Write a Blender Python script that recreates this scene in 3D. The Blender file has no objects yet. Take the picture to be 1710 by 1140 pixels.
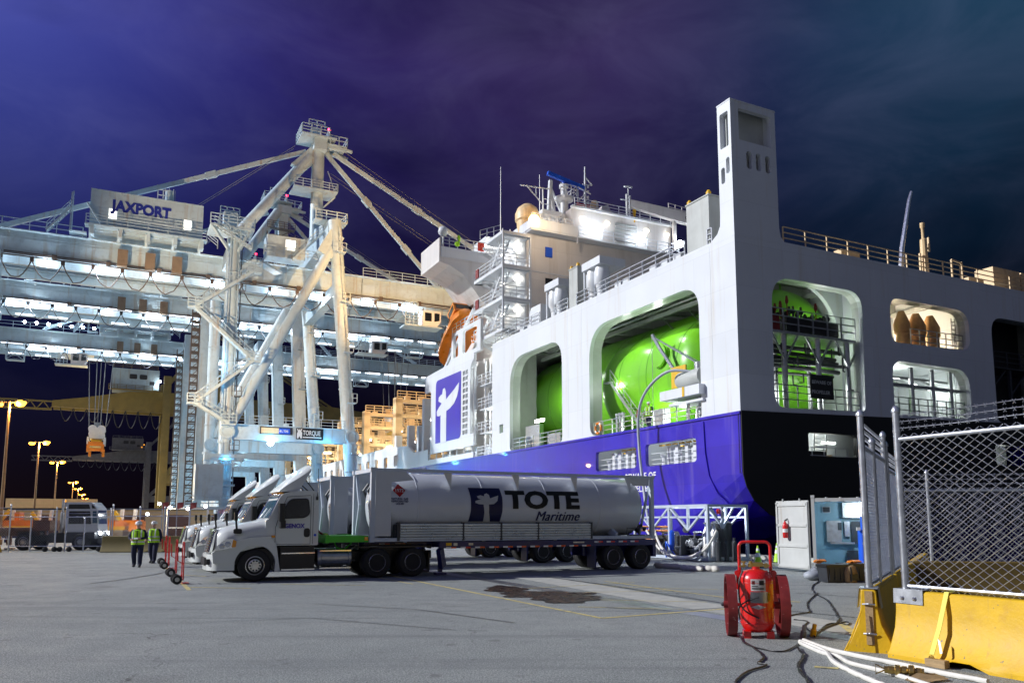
import bpy, bmesh, math, random
from mathutils import Vector, Matrix
random.seed(7)
S = bpy.context.scene
COL = S.collection
R = math.radians
# ---------------------------------------------------------------- camera
FPX, PITCH, CAMH = 1330.0, R(6.9), 2.0
Y0 = 868 - FPX * math.tan(PITCH)
cam = bpy.data.cameras.new("camera")
cam.sensor_width = 36
cam.lens = FPX / 1710 * 36
cam.shift_y = (Y0 - 570) / 1710
cam.clip_end = 6000
cam.clip_start = 0.1
co = bpy.data.objects.new("camera", cam)
COL.objects.link(co)
co.location = (0, 0, CAMH)
co.rotation_euler = (R(90) + PITCH, 0, 0)
S.camera = co
# ---------------------------------------------------------------- sky
w = bpy.data.worlds.new("World")
S.world = w
w.use_nodes = True
nt = w.node_tree
nt.nodes.clear()
def wn(t, **k):
    n = nt.nodes.new(t)
    for a, b in k.items():
        setattr(n, a, b)
    return n
def lk(a, b):
    nt.links.new(a, b)
tc = wn('ShaderNodeTexCoord')
sep = wn('ShaderNodeSeparateXYZ')
lk(tc.outputs['Generated'], sep.inputs[0])
def wmath(op, a, b=None):
    n = wn('ShaderNodeMath', operation=op)
    for i, v in enumerate((a, b)):
        if v is None:
            continue
        if isinstance(v, (int, float)):
            n.inputs[i].default_value = v
        else:
            lk(v, n.inputs[i])
    return n.outputs[0]
def wramp(fac, stops):
    n = wn('ShaderNodeValToRGB')
    n.color_ramp.interpolation = 'B_SPLINE'
    e = n.color_ramp.elements
    while len(e) < len(stops):
        e.new(0.5)
    for q, (p_, c_) in zip(e, stops):
        q.position = p_
        q.color = (*c_, 1)
    lk(fac, n.inputs[0])
    return n.outputs[0]
def wmix(f, a, b, mode='MIX'):
    n = wn('ShaderNodeMix', data_type='RGBA', blend_type=mode)
    if isinstance(f, (int, float)):
        n.inputs[0].default_value = f
    else:
        lk(f, n.inputs[0])
    for i, v in ((6, a), (7, b)):
        if isinstance(v, tuple):
            n.inputs[i].default_value = (*v, 1)
        else:
            lk(v, n.inputs[i])
    return n.outputs[2]
# azimuth tint: blue glow to the left, violet in the middle, teal to the right
az = wmath('ADD', wmath('MULTIPLY', sep.outputs[0], 0.75), 0.5)
tint = wramp(az, [(0.0, (.10, .12, .44)), (0.14, (.062, .075, .32)), (0.24, (.026, .026, .17)), (0.36, (.020, .013, .085)), (0.52, (.034, .022, .085)), (0.64, (.022, .014, .065)), (0.76, (.006, .026, .062)), (0.9, (.012, .048, .085))])
elev = sep.outputs[2]
glow = wramp(elev, [(0.0, (.07, .03, .008)), (0.10, (.05, .035, .022)), (0.26, (.06, .07, .11)), (0.44, (.52, .56, .70)), (0.58, (1.4, 1.36, 1.3)), (1.0, (1.3, 1.3, 1.3))])
base = wmix(1.0, tint, glow, 'MULTIPLY')
nz = wn('ShaderNodeTexNoise')
mp = wn('ShaderNodeMapping')
mp.inputs['Scale'].default_value = (1, 1, 2.2)
lk(tc.outputs['Generated'], mp.inputs[0])
lk(mp.outputs[0], nz.inputs['Vector'])
nz.inputs['Scale'].default_value = 2.6
nz.inputs['Detail'].default_value = 4
nz.inputs['Roughness'].default_value = .5
cl = wramp(nz.outputs[0], [(0.30, (.45, .48, .55)), (0.5, (1, 1, 1)), (0.70, (2.0, 1.8, 1.6))])
sky = wmix(1.0, base, cl, 'MULTIPLY')
n2 = wn('ShaderNodeTexNoise')
lk(mp.outputs[0], n2.inputs['Vector'])
n2.inputs['Scale'].default_value = 5.5
n2.inputs['Detail'].default_value = 6
n2.inputs['Roughness'].default_value = .58
n2.inputs['Distortion'].default_value = .6
hz = wramp(elev, [(0.15, (0, 0, 0)), (0.45, (1, 1, 1))])
veil = wmix(1.0, wramp(n2.outputs[0], [(.42, (0, 0, 0)), (.74, (.030, .030, .052))]), hz, 'MULTIPLY')
sky = wmix(1.0, sky, veil, 'ADD')
grey = wn('ShaderNodeHueSaturation')
grey.inputs['Saturation'].default_value = 1.03
lk(sky, grey.inputs['Color'])
sky = grey.outputs[0]
# added fill glow in the unseen sky behind the camera, lights faces turned to it
back = wramp(wmath('MULTIPLY', sep.outputs[1], -1.0), [(0.05, (0, 0, 0)), (0.45, (.075, .075, .088)), (1.0, (.135, .135, .15))])
low = wramp(elev, [(0.0, (1, 1, 1)), (0.75, (.35, .35, .35))])
sky = wmix(1.0, sky, wmix(1.0, back, low, 'MULTIPLY'), 'ADD')
bg = wn('ShaderNodeBackground')
lk(sky, bg.inputs[0])
bg.inputs[1].default_value = 1.0
wo = wn('ShaderNodeOutputWorld')
lk(bg.outputs[0], wo.inputs[0])
# ---------------------------------------------------------------- sun (the terminal's key light) and exposure
sl = bpy.data.lights.new("key_light", 'SUN')
sl.energy = 4.0
sl.angle = R(0.6)
sl.color = (.98, .99, 1.0)
so = bpy.data.objects.new("key_light", sl)
COL.objects.link(so)
so.rotation_euler = Vector((-.86, -.02, .46)).to_track_quat('Z', 'Y').to_euler()
S.view_settings.view_transform = 'Standard'
S.view_settings.look = 'None'
S.view_settings.exposure = .22
S.view_settings.gamma = 1
S.cycles.use_denoising = True
S.cycles.max_bounces = 6
S.cycles.diffuse_bounces = 3
S.cycles.glossy_bounces = 3
S.cycles.transparent_max_bounces = 12
S.cycles.sample_clamp_indirect = 4
S.cycles.caustics_reflective = False
S.cycles.caustics_refractive = False

# ---------------------------------------------------------------- geometry helpers
TH = R(26.36)                                   # the quay runs at this angle; quay frame: n towards the water, t along the berth
CX, CY = 13.03, 45.0
UX, UY = math.cos(TH), math.sin(TH)
def W(n, t, z=0.0):
    return Vector((CX + n * UX - t * UY, CY + n * UY + t * UX, z))
def G(px, py, z=0.0):                           # where a sight line meets the level z
    dx, dy = (px - 855) / FPX, (Y0 - py) / FPX
    d = Vector((dx, math.cos(PITCH) - dy * math.sin(PITCH), math.sin(PITCH) + dy * math.cos(PITCH)))
    return Vector((0, 0, CAMH)) + d * ((z - CAMH) / d.z)
def GY(px, py, Y):
    dx, dy = (px - 855) / FPX, (Y0 - py) / FPX
    d = Vector((dx, math.cos(PITCH) - dy * math.sin(PITCH), math.sin(PITCH) + dy * math.cos(PITCH)))
    return Vector((0, 0, CAMH)) + d * (Y / d.y)
def rr(x0, y0, x1, y1, r, n=6):
    out = []
    for cx, cy, a in ((x1 - r, y0 + r, -90), (x1 - r, y1 - r, 0), (x0 + r, y1 - r, 90), (x0 + r, y0 + r, 180)):
        for i in range(n + 1):
            t = R(a + 90 * i / n)
            out.append((cx + r * math.cos(t), cy + r * math.sin(t)))
    return out
def rpoly(pts, r, n=4):                         # polygon with rounded corners
    out = []
    m = len(pts)
    for i in range(m):
        p, a, b = Vector(pts[i]), Vector(pts[i - 1]), Vector(pts[(i + 1) % m])
        rad = r[i] if isinstance(r, (list, tuple)) else r
        if rad <= 0:
            out.append(tuple(p)); continue
        da, db = (a - p), (b - p)
        q = min(rad, da.length * .48, db.length * .48)
        s, e = p + da.normalized() * q, p + db.normalized() * q
        for k in range(n + 1):
            t = k / n
            out.append(tuple(s * (1 - t) ** 2 + p * 2 * t * (1 - t) + e * t * t))
    return out
def frame(o, x, y):                             # 4x4 placing a flat drawing: x and y directions and an origin
    x, y = Vector(x).normalized(), Vector(y).normalized()
    z = x.cross(y)
    m = Matrix((x, y, z)).transposed().to_4x4()
    m.translation = Vector(o)
    return m
def flat_mesh(loops, depth):
    cu = bpy.data.curves.new("c", 'CURVE')
    cu.dimensions = '2D'
    cu.fill_mode = 'BOTH'
    cu.extrude = depth / 2
    for lp in loops:
        sp = cu.splines.new('POLY')
        sp.points.add(len(lp) - 1)
        for q, p in zip(sp.points, lp):
            q.co = (p[0], p[1], 0, 1)
        sp.use_cyclic_u = True
    o = bpy.data.objects.new("c", cu)
    me = bpy.data.meshes.new_from_object(o)
    bpy.data.objects.remove(o)
    bpy.data.curves.remove(cu)
    return me
def text_mesh(s, size, depth=.01, bold=0.0, shear=0.0, align='LEFT', spacing=1.0, sx=1.0):
    cu = bpy.data.curves.new("t", 'FONT')
    cu.body = s
    cu.size = size
    cu.extrude = depth / 2
    cu.offset = bold
    cu.shear = shear
    cu.align_x = align
    cu.space_character = spacing
    cu.resolution_u = 3
    o = bpy.data.objects.new("t", cu)
    me = bpy.data.meshes.new_from_object(o)
    bpy.data.objects.remove(o)
    bpy.data.curves.remove(cu)
    if sx != 1.0:
        me.transform(Matrix.Diagonal((sx, 1, 1, 1)))
    return me
class MB:
    """collects shapes and links them as one mesh object"""
    def __init__(s):
        s.v, s.f, s.m, s.p = [], [], [], []
    def add(s, vs, fs, m=0):
        k = len(s.v)
        s.p.append((k, len(s.f)))
        s.v += [tuple(v) for v in vs]
        for f in fs:
            s.f.append(tuple(i + k for i in f)); s.m.append(m)
        return s
    def mesh(s, me, mat=None, m=0):
        mat = mat or Matrix()
        s.add([mat @ v.co for v in me.vertices], [tuple(p.vertices) for p in me.polygons], m)
        bpy.data.meshes.remove(me)
        return s
    def plate(s, loops, depth, mat, m=0):
        return s.mesh(flat_mesh(loops, depth), mat, m)
    def text(s, t, size, mat, m=0, **k):
        return s.mesh(text_mesh(t, size, **k), mat, m)
    def box(s, c, d, rot=None, m=0):
        vs = [Vector((x * d[0] / 2, y * d[1] / 2, z * d[2] / 2)) for x in (-1, 1) for y in (-1, 1) for z in (-1, 1)]
        if rot is not None:
            vs = [rot @ v for v in vs]
        c = Vector(c)
        return s.add([v + c for v in vs], [(0, 1, 3, 2), (4, 6, 7, 5), (0, 4, 5, 1), (2, 3, 7, 6), (0, 2, 6, 4), (1, 5, 7, 3)], m)
    def bb(s, x0, x1, y0, y1, z0, z1, m=0):
        return s.box(((x0 + x1) / 2, (y0 + y1) / 2, (z0 + z1) / 2), (abs(x1 - x0), abs(y1 - y0), abs(z1 - z0)), None, m)
    def rbox(s, c, d, r, axis='z', m=0, n=4):   # box with rounded upright edges
        if axis == 'z':
            mt = frame(c, (1, 0, 0), (0, 1, 0)); a, b, h = d
        elif axis == 'y':
            mt = frame(c, (1, 0, 0), (0, 0, 1)); a, b, h = d[0], d[2], d[1]
        else:
            mt = frame(c, (0, 1, 0), (0, 0, 1)); a, b, h = d[1], d[2], d[0]
        return s.plate([rr(-a / 2, -b / 2, a / 2, b / 2, r, n)], h, mt, m)
    def bar(s, p, q, w, h=None, m=0, up=(0, 0, 1), w2=None, h2=None):
        p, q = Vector(p), Vector(q)
        h = h or w
        d = (q - p)
        if d.length < 1e-6:
            return s
        d.normalize()
        up = Vector(up)
        if abs(d.dot(up)) > .99:
            up = Vector((0, 1, 0)) if abs(d.y) < .9 else Vector((1, 0, 0))
        sd = d.cross(up).normalized()
        up = sd.cross(d)
        vs = []
        for c, ww, hh in ((p, w, h), (q, w2 or w, h2 or h)):
            for a, b in ((-1, -1), (1, -1), (1, 1), (-1, 1)):
                vs.append(c + sd * a * ww / 2 + up * b * hh / 2)
        return s.add(vs, [(3, 2, 1, 0), (4, 5, 6, 7), (0, 1, 5, 4), (1, 2, 6, 5), (2, 3, 7, 6), (3, 0, 4, 7)], m)
    def tube(s, p, q, r, r2=None, n=8, m=0):
        return s.path([p, q], r, n, m, r2)
    def path(s, pts, r, n=6, m=0, r2=None, closed=False, radii=None):
        pts = [Vector(p) for p in pts]
        k = len(pts)
        rings = []
        prev = None
        for i, p in enumerate(pts):
            a = pts[i - 1] if (i > 0 or closed) else None
            b = pts[(i + 1) % k] if (i < k - 1 or closed) else None
            d = ((b - p).normalized() if b is not None else Vector()) + ((p - a).normalized() if a is not None else Vector())
            if d.length < 1e-6:
                d = Vector((0, 0, 1))
            d.normalize()
            if prev is None:
                up = Vector((0, 0, 1)) if abs(d.z) < .9 else Vector((1, 0, 0))
            else:
                up = prev
            sd = d.cross(up)
            if sd.length < 1e-4:
                sd = d.cross(Vector((0, 1, 0)))
            sd.normalize()
            up = sd.cross(d).normalized()
            prev = up
            rad = radii[i] if radii else (r if r2 is None else r + (r2 - r) * i / max(1, k - 1))
            rings.append([p + (sd * math.cos(2 * math.pi * j / n) + up * math.sin(2 * math.pi * j / n)) * rad for j in range(n)])
        vs = [v for rg in rings for v in rg]
        fs = []
        for i in range(k if closed else k - 1):
            a, b = i * n, ((i + 1) % k) * n
            for j in range(n):
                fs.append((a + j, a + (j + 1) % n, b + (j + 1) % n, b + j))
        if not closed:
            fs.append(tuple(range(n - 1, -1, -1)))
            fs.append(tuple((k - 1) * n + j for j in range(n)))
        return s.add(vs, fs, m)
    def lathe(s, o, axis, prof, n=16, m=0, cap=True):   # prof: (radius, height along the axis)
        o, ax = Vector(o), Vector(axis).normalized()
        up = Vector((0, 0, 1)) if abs(ax.z) < .9 else Vector((1, 0, 0))
        a = ax.cross(up).normalized()
        b = a.cross(ax)
        vs, fs = [], []
        for r, h in prof:
            for j in range(n):
                t = 2 * math.pi * j / n
                vs.append(o + ax * h + (a * math.cos(t) + b * math.sin(t)) * max(r, 1e-4))
        for i in range(len(prof) - 1):
            for j in range(n):
                fs.append((i * n + j, i * n + (j + 1) % n, (i + 1) * n + (j + 1) % n, (i + 1) * n + j))
        if cap:
            fs.append(tuple(range(n - 1, -1, -1)))
            fs.append(tuple((len(prof) - 1) * n + j for j in range(n)))
        return s.add(vs, fs, m)
    def ball(s, c, r, n=10, m=0, sq=(1, 1, 1)):
        k = n // 2
        c = Vector(c)
        vs, fs = [], []
        for i in range(k + 1):
            a = math.pi * i / k
            for j in range(n):
                b = 2 * math.pi * j / n
                vs.append(c + Vector((math.sin(a) * math.cos(b) * sq[0], math.sin(a) * math.sin(b) * sq[1], math.cos(a) * sq[2])) * r)
        for i in range(k):
            for j in range(n):
                fs.append((i * n + j, (i + 1) * n + j, (i + 1) * n + (j + 1) % n, i * n + (j + 1) % n))
        return s.add(vs, fs, m)
    def loft(s, secs, m=0, closed=False, cap=False):
        n = len(secs[0])
        vs = [v for sc in secs for v in sc]
        fs = []
        for i in range(len(secs) - 1):
            for j in range(n if closed else n - 1):
                fs.append((i * n + j, i * n + (j + 1) % n, (i + 1) * n + (j + 1) % n, (i + 1) * n + j))
        if cap:
            fs.append(tuple(range(n - 1, -1, -1)))
            fs.append(tuple((len(secs) - 1) * n + j for j in range(n)))
        return s.add(vs, fs, m)
    def rail(s, pts, h=1.05, rows=3, step=1.6, r=.03, m=0, post=None):
        pts = [Vector(p) for p in pts]
        for a, b in zip(pts, pts[1:]):
            L = (b - a).length
            k = max(1, round(L / step))
            for i in range(k + 1):
                p = a.lerp(b, i / k)
                s.bar(p, p + Vector((0, 0, h)), post or r * 2.2, None, m)
            for j in range(1, rows + 1):
                z = Vector((0, 0, h * j / rows))
                s.bar(a + z, b + z, r * 1.8, None, m)
        return s
    def stairs(s, a, b, w, side, m=0, n=10, railh=.95):   # a flight from a to b with handrails
        a, b, sd = Vector(a), Vector(b), Vector(side).normalized() * w / 2
        for k in (-1, 1):
            s.bar(a + sd * k, b + sd * k, .06, .22, m)
            z = Vector((0, 0, railh))
            s.bar(a + sd * k + z, b + sd * k + z, .05, None, m)
            s.bar(a + sd * k + z * .5, b + sd * k + z * .5, .04, None, m)
            for i in range(0, n + 1, 3):
                p = a.lerp(b, i / n) + sd * k
                s.bar(p, p + z, .05, None, m)
        for i in range(n):
            p = a.lerp(b, (i + .5) / n)
            s.bar(p - sd, p + sd, .24, .04, m)
        return s
    def each(s, name, mats, parent=None, k=1, **kw):    # every k shapes become an object of their own
        ends = s.p[1:] + [(len(s.v), len(s.f))]
        out = []
        for i in range(0, len(s.p), k):
            (v0, f0), (v1, f1) = s.p[i], ends[min(i + k, len(s.p)) - 1]
            q = MB()
            q.v, q.f, q.m = s.v[v0:v1], [tuple(j - v0 for j in f) for f in s.f[f0:f1]], s.m[f0:f1]
            out.append(q.build(name, mats, parent, **kw))
        return out
    def build(s, name, mats, parent=None, smooth=None, label=None, bevel=0, loc=None):
        me = bpy.data.meshes.new(name)
        me.from_pydata(s.v, [], s.f)
        for q in (mats if isinstance(mats, (list, tuple)) else [mats]):
            me.materials.append(q)
        me.polygons.foreach_set('material_index', s.m)
        me.update()
        if smooth is not None:
            bm = bmesh.new()
            bm.from_mesh(me)
            bmesh.ops.recalc_face_normals(bm, faces=bm.faces)
            bm.to_mesh(me)
            bm.free()
            me.shade_smooth()
            me.set_sharp_from_angle(angle=R(smooth))
        o = bpy.data.objects.new(name, me)
        COL.objects.link(o)
        if loc is not None:
            o.location = loc
        if parent is not None:
            o.parent = parent
        if label:
            o['label'] = label
        if bevel:
            b = o.modifiers.new("bevel", 'BEVEL')
            b.width = bevel
            b.segments = 2
            b.limit_method = 'ANGLE'
            b.angle_limit = R(40)
        return o
def wrap(me, cyl, zc, r, gap, steps, side=-1):
    """bend a flat x-z drawing on to a lying cylinder (axis along x); cyl maps it"""
    bm = bmesh.new()
    bm.from_mesh(me)
    bm.transform(cyl)
    zs = [v.co.z for v in bm.verts]
    for i in range(1, steps):
        z = min(zs) + (max(zs) - min(zs)) * i / steps
        bmesh.ops.bisect_plane(bm, geom=bm.verts[:] + bm.edges[:] + bm.faces[:], plane_co=(0, 0, z), plane_no=(0, 0, 1))
    for v in bm.verts:
        h = max(-1, min(1, (v.co.z - zc) / r))
        v.co.y = side * (math.sqrt(1 - h * h) * r + gap)
    bm.to_mesh(me)
    bm.free()
    return me
def tag(o, label, cat, group=None, kind=None):
    if label:
        o['label'] = label
    if cat:
        o['category'] = cat
    if group:
        o['group'] = group
    if kind:
        o['kind'] = kind
    return o
def thing(name, label, cat, loc=(0, 0, 0), rz=0.0, group=None):
    o = bpy.data.objects.new(name, None)
    COL.objects.link(o)
    o.location = loc
    o.rotation_euler = (0, 0, rz)
    return tag(o, label, cat, group)
def dup(root, loc, rz, label, group=None):
    def cp(o, par):
        c = o.copy()
        COL.objects.link(c)
        if par is not None:
            c.parent = par
        for ch in list(o.children):
            cp(ch, c)
        return c
    r = cp(root, None)
    r.location = loc
    r.rotation_euler = (0, 0, rz)
    r['label'] = label
    if group:
        r['group'] = group
    return r
def lamp(name, loc, power, color, parent=None, radius=.15, kind='POINT', rot=None, spot=None):
    l = bpy.data.lights.new(name, kind)
    l.energy = power
    l.color = color
    if kind == 'AREA':
        l.size = radius
    else:
        l.shadow_soft_size = radius
    if spot:
        l.spot_size = R(spot)
        l.spot_blend = .6
    o = bpy.data.objects.new(name, l)
    COL.objects.link(o)
    o.location = loc
    if rot is not None:
        o.rotation_euler = Vector(rot).to_track_quat('-Z', 'Y').to_euler()
    if parent is not None:
        o.parent = parent
    return o
# ---------------------------------------------------------------- materials
def mat(name, c, rough=.5, metal=0.0, var=.12, scale=3.0, bump=0.0, streak=None, c2=None, thr=(.45, .7), coat=0.0, stretch=(1, 1, 1), spec=.5, chips=None, plates=None):
    m = bpy.data.materials.new(name)
    m.use_nodes = True
    t = m.node_tree
    b = t.nodes['Principled BSDF']
    b.inputs['Metallic'].default_value = metal
    b.inputs['Roughness'].default_value = rough
    b.inputs['Coat Weight'].default_value = coat
    b.inputs['Specular IOR Level'].default_value = spec
    tc = t.nodes.new('ShaderNodeTexCoord')
    mp = t.nodes.new('ShaderNodeMapping')
    mp.inputs['Scale'].default_value = stretch
    t.links.new(tc.outputs['Object'], mp.inputs[0])
    def noise(sc, det=5, vec=mp.outputs[0]):
        n = t.nodes.new('ShaderNodeTexNoise')
        n.inputs['Scale'].default_value = sc
        n.inputs['Detail'].default_value = det
        n.inputs['Roughness'].default_value = .6
        t.links.new(vec, n.inputs['Vector'])
        return n.outputs[0]
    def mix(f, a, d):
        n = t.nodes.new('ShaderNodeMix')
        n.data_type = 'RGBA'
        t.links.new(f, n.inputs[0])
        for i, q in ((6, a), (7, d)):
            if isinstance(q, tuple):
                n.inputs[i].default_value = (*q, 1)
            else:
                t.links.new(q, n.inputs[i])
        return n.outputs[2]
    def ramp(f, a, d):
        n = t.nodes.new('ShaderNodeMapRange')
        n.inputs[1].default_value = a
        n.inputs[2].default_value = d
        t.links.new(f, n.inputs[0])
        return n.outputs[0]
    hi = tuple(min(1, x * (1 + var)) for x in c)
    lo = tuple(x * (1 - var) for x in c)
    n1 = noise(scale)
    col = mix(ramp(n1, .3, .7), lo, hi)
    if c2:
        col = mix(ramp(noise(scale * 1.7 + 1.3), *thr), col, c2)
    if streak:
        m2 = t.nodes.new('ShaderNodeMapping')
        m2.inputs['Scale'].default_value = (1, 1, .06)
        t.links.new(tc.outputs['Object'], m2.inputs[0])
        f = ramp(noise(streak[1], 4, m2.outputs[0]), streak[2], streak[3])
        col = mix(f, col, streak[0])
    if chips:
        col = mix(ramp(noise(chips[1], 2), chips[2], chips[2] + .02), col, chips[0])
    if plates:
        sx = t.nodes.new('ShaderNodeSeparateXYZ')
        t.links.new(tc.outputs['Object'], sx.inputs[0])
        ad = t.nodes.new('ShaderNodeMath')
        t.links.new(sx.outputs[0], ad.inputs[0])
        t.links.new(sx.outputs[1], ad.inputs[1])
        cb = t.nodes.new('ShaderNodeCombineXYZ')
        t.links.new(ad.outputs[0], cb.inputs[0])
        t.links.new(sx.outputs[2], cb.inputs[1])
        br = t.nodes.new('ShaderNodeTexBrick')
        br.inputs['Scale'].default_value = 1
        br.inputs['Brick Width'].default_value = plates[0]
        br.inputs['Row Height'].default_value = plates[1]
        br.inputs['Mortar Size'].default_value = .018
        br.inputs['Mortar Smooth'].default_value = .6
        br.inputs['Color1'].default_value = (1, 1, 1, 1)
        br.inputs['Color2'].default_value = (plates[2],) * 3 + (1,)
        br.inputs['Mortar'].default_value = (plates[3],) * 3 + (1,)
        t.links.new(cb.outputs[0], br.inputs['Vector'])
        mu = t.nodes.new('ShaderNodeMix')
        mu.data_type = 'RGBA'
        mu.blend_type = 'MULTIPLY'
        mu.inputs[0].default_value = 1
        t.links.new(col, mu.inputs[6])
        t.links.new(br.outputs[0], mu.inputs[7])
        col = mu.outputs[2]
    t.links.new(col, b.inputs['Base Color'])
    rg = t.nodes.new('ShaderNodeMapRange')
    rg.inputs[3].default_value = max(.02, rough - .12)
    rg.inputs[4].default_value = min(1, rough + .12)
    t.links.new(n1, rg.inputs[0])
    t.links.new(rg.outputs[0], b.inputs['Roughness'])
    if bump:
        bp = t.nodes.new('ShaderNodeBump')
        bp.inputs['Strength'].default_value = bump
        bp.inputs['Distance'].default_value = .02
        t.links.new(noise(scale * 6), bp.inputs['Height'])
        t.links.new(bp.outputs[0], b.inputs['Normal'])
    return m
def emit(name, c, s):
    m = bpy.data.materials.new(name)
    m.use_nodes = True
    b = m.node_tree.nodes['Principled BSDF']
    b.inputs['Base Color'].default_value = (*c, 1)
    b.inputs['Emission Color'].default_value = (*c, 1)
    b.inputs['Emission Strength'].default_value = s
    return m
M = {}
M['ship_white'] = mat('ship_white', (.66, .69, .72), .38, var=.03, scale=.35, streak=((.58, .55, .50), 1.6, .56, .80), bump=.02, plates=(7.5, 2.6, .93, .84))
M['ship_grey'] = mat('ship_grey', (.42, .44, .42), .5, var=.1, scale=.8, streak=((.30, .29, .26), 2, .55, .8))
M['house'] = mat('house_paint', (.68, .65, .62), .45, var=.05, scale=.5, streak=((.52, .47, .42), 1.2, .52, .78), plates=(8, 3.2, .93, .8))
M['hull_blue'] = mat('hull_blue', (.022, .008, .40), .36, var=.15, scale=.5, streak=((.12, .09, .42), 1.1, .58, .80), coat=.08, plates=(9, 2.1, .86, .75))
M['hull_black'] = mat('hull_black', (.008, .008, .009), .45, var=.2, scale=.5)
M['green'] = mat('tank_green', (.16, .50, .012), .34, var=.10, scale=.5, coat=.12, streak=((.10, .34, .03), 1.2, .55, .8))
M['crane'] = mat('crane_paint', (.45, .59, .67), .45, var=.10, scale=.35, streak=((.36, .32, .27), 1.7, .56, .78), c2=(.38, .50, .57), thr=(.5, .7))
M['crane_blue'] = mat('crane_blue', (.22, .50, .66), .45, var=.08, scale=.6, streak=((.33, .42, .45), 1.3, .6, .85))
M['crane_dark'] = mat('crane_machinery', (.16, .17, .18), .5, var=.2, scale=1)
M['liftdark'] = mat('lift_lattice', (.10, .075, .06), .6, var=.3, scale=1)
M['drumtan'] = mat('drum_tan', (.22, .17, .12), .6, var=.2, scale=1)
M['cream'] = mat('cream_paint', (.72, .52, .28), .5, var=.1, scale=.8, streak=((.5, .33, .16), 1.5, .55, .8))
M['mustard'] = mat('shaded_yellow', (.13, .085, .015), .7, var=.2)  # barrier yellow darkened: the back row's shade is put into the colour
M['oldcrane'] = mat('old_crane_paint', (.22, .175, .055), .55, var=.15, scale=.5)
M['galv'] = mat('galvanised_steel', (.58, .60, .63), .32, .85, var=.15, scale=6)
M['steel'] = mat('steel', (.42, .43, .45), .35, .9, var=.2, scale=4)
M['chrome'] = mat('chrome', (.8, .8, .8), .12, 1, var=.05)
M['white'] = mat('white_paint', (.76, .77, .76), .4, var=.05, scale=2, coat=.2)
M['truck'] = mat('truck_paint', (.66, .69, .66), .3, var=.03, scale=1, coat=.5)
M['tankgrey'] = mat('tank_paint', (.50, .53, .57), .36, var=.05, scale=.8, coat=.35, streak=((.50, .52, .54), 2, .6, .85))
M['framegrey'] = mat('container_frame', (.46, .52, .60), .4, var=.08, scale=1.5)
M['rubber'] = mat('rubber', (.012, .012, .013), .75, var=.3, scale=5)
M['black'] = mat('black_paint', (.012, .012, .013), .4, var=.2, scale=3)
M['dark'] = mat('dark_grey', (.030, .033, .040), .5, var=.2, scale=3)
M['navy'] = mat('navy_paint', (.012, .015, .10), .35, var=.15, scale=2)
M['signblue'] = mat('sign_blue', (.015, .03, .30), .5, var=.1)
M['greenseam'] = mat('tank_green_seam', (.09, .33, .01), .4, var=.1)
M['logoblue'] = mat('logo_blue', (.055, .03, .38), .35, var=.1, scale=1)
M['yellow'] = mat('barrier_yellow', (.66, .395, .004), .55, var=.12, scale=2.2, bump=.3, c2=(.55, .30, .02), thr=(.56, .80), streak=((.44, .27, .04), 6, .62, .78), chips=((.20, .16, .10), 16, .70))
M['yellowp'] = mat('yellow_paint', (.78, .45, .01), .45, var=.12, scale=2)
M['orange'] = mat('orange_paint', (.75, .22, .01), .4, var=.12, scale=2)
M['lifeboat'] = mat('lifeboat_orange', (.72, .22, .015), .3, var=.1, scale=1, coat=.3)
M['red'] = mat('red_paint', (.62, .012, .010), .28, var=.1, scale=4, coat=.4)
M['redworn'] = mat('worn_red_paint', (.19, .014, .014), .6, var=.25, scale=6, c2=(.50, .36, .33), thr=(.64, .72))
M['rust'] = mat('rusty_steel', (.13, .045, .028), .7, var=.3, scale=2, c2=(.22, .10, .06))
M['brown'] = mat('brown_metal', (.34, .19, .08), .5, var=.2, scale=2)
M['glass'] = mat('dark_glass', (.012, .014, .016), .06, var=.1, spec=.8)
M['blueglass'] = mat('blue_glass', (.03, .10, .16), .06, var=.2, spec=.9)
M['hiviz'] = mat('hi_viz_yellow', (.42, .80, .02), .7, var=.1, scale=8)
M['cloth'] = mat('navy_cloth', (.012, .016, .045), .85, var=.3, scale=10)
M['reflect'] = mat('reflective_tape', (.75, .76, .76), .4, var=.05)
M['skin'] = mat('skin', (.52, .30, .22), .5, var=.06, scale=12)
M['copper'] = mat('copper', (.60, .25, .10), .35, .8, var=.2)
M['wood'] = mat('timber', (.38, .26, .13), .8, var=.25, scale=5, stretch=(1, 6, 6))
M['hose'] = mat('white_hose', (.70, .68, .62), .7, var=.1, scale=8)
M['greyhose'] = mat('grey_hose', (.36, .39, .43), .5, var=.1, scale=6)
M['bluep'] = mat('bright_blue_paint', (.01, .09, .62), .4, var=.1, scale=2)
M['greenp'] = mat('green_paint', (.06, .48, .02), .4, var=.1, scale=2)
M['cone'] = mat('lime_cone', (.40, .72, .02), .5, var=.06)
M['teal'] = mat('teal_wall', (.28, .44, .52), .5, var=.1, scale=1.2)
M['doorgrey'] = mat('door_grey', (.50, .51, .49), .5, var=.06, scale=1.5, streak=((.38, .35, .3), 3, .6, .8))
M['brass'] = mat('brass', (.55, .38, .12), .3, .9, var=.15)
M['stain'] = mat('oil_stain', (.10, .045, .018), .28, var=.3, scale=2.5, c2=(.008, .007, .006), thr=(.42, .52))
M['bag'] = mat('white_bag', (.62, .60, .54), .8, var=.12, scale=5)
M['lineyellow'] = mat('line_yellow', (.62, .52, .20), .8, var=.2, scale=2.5, c2=(.24, .24, .20), thr=(.52, .66))
M['lamp_white'] = emit('lamp_white', (.9, .96, 1.0), 30)
M['lamp_deck'] = emit('lamp_deck', (1.0, .92, .80), 14)
M['lamp_led'] = emit('lamp_led', (.80, .88, 1.0), 60)
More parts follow.
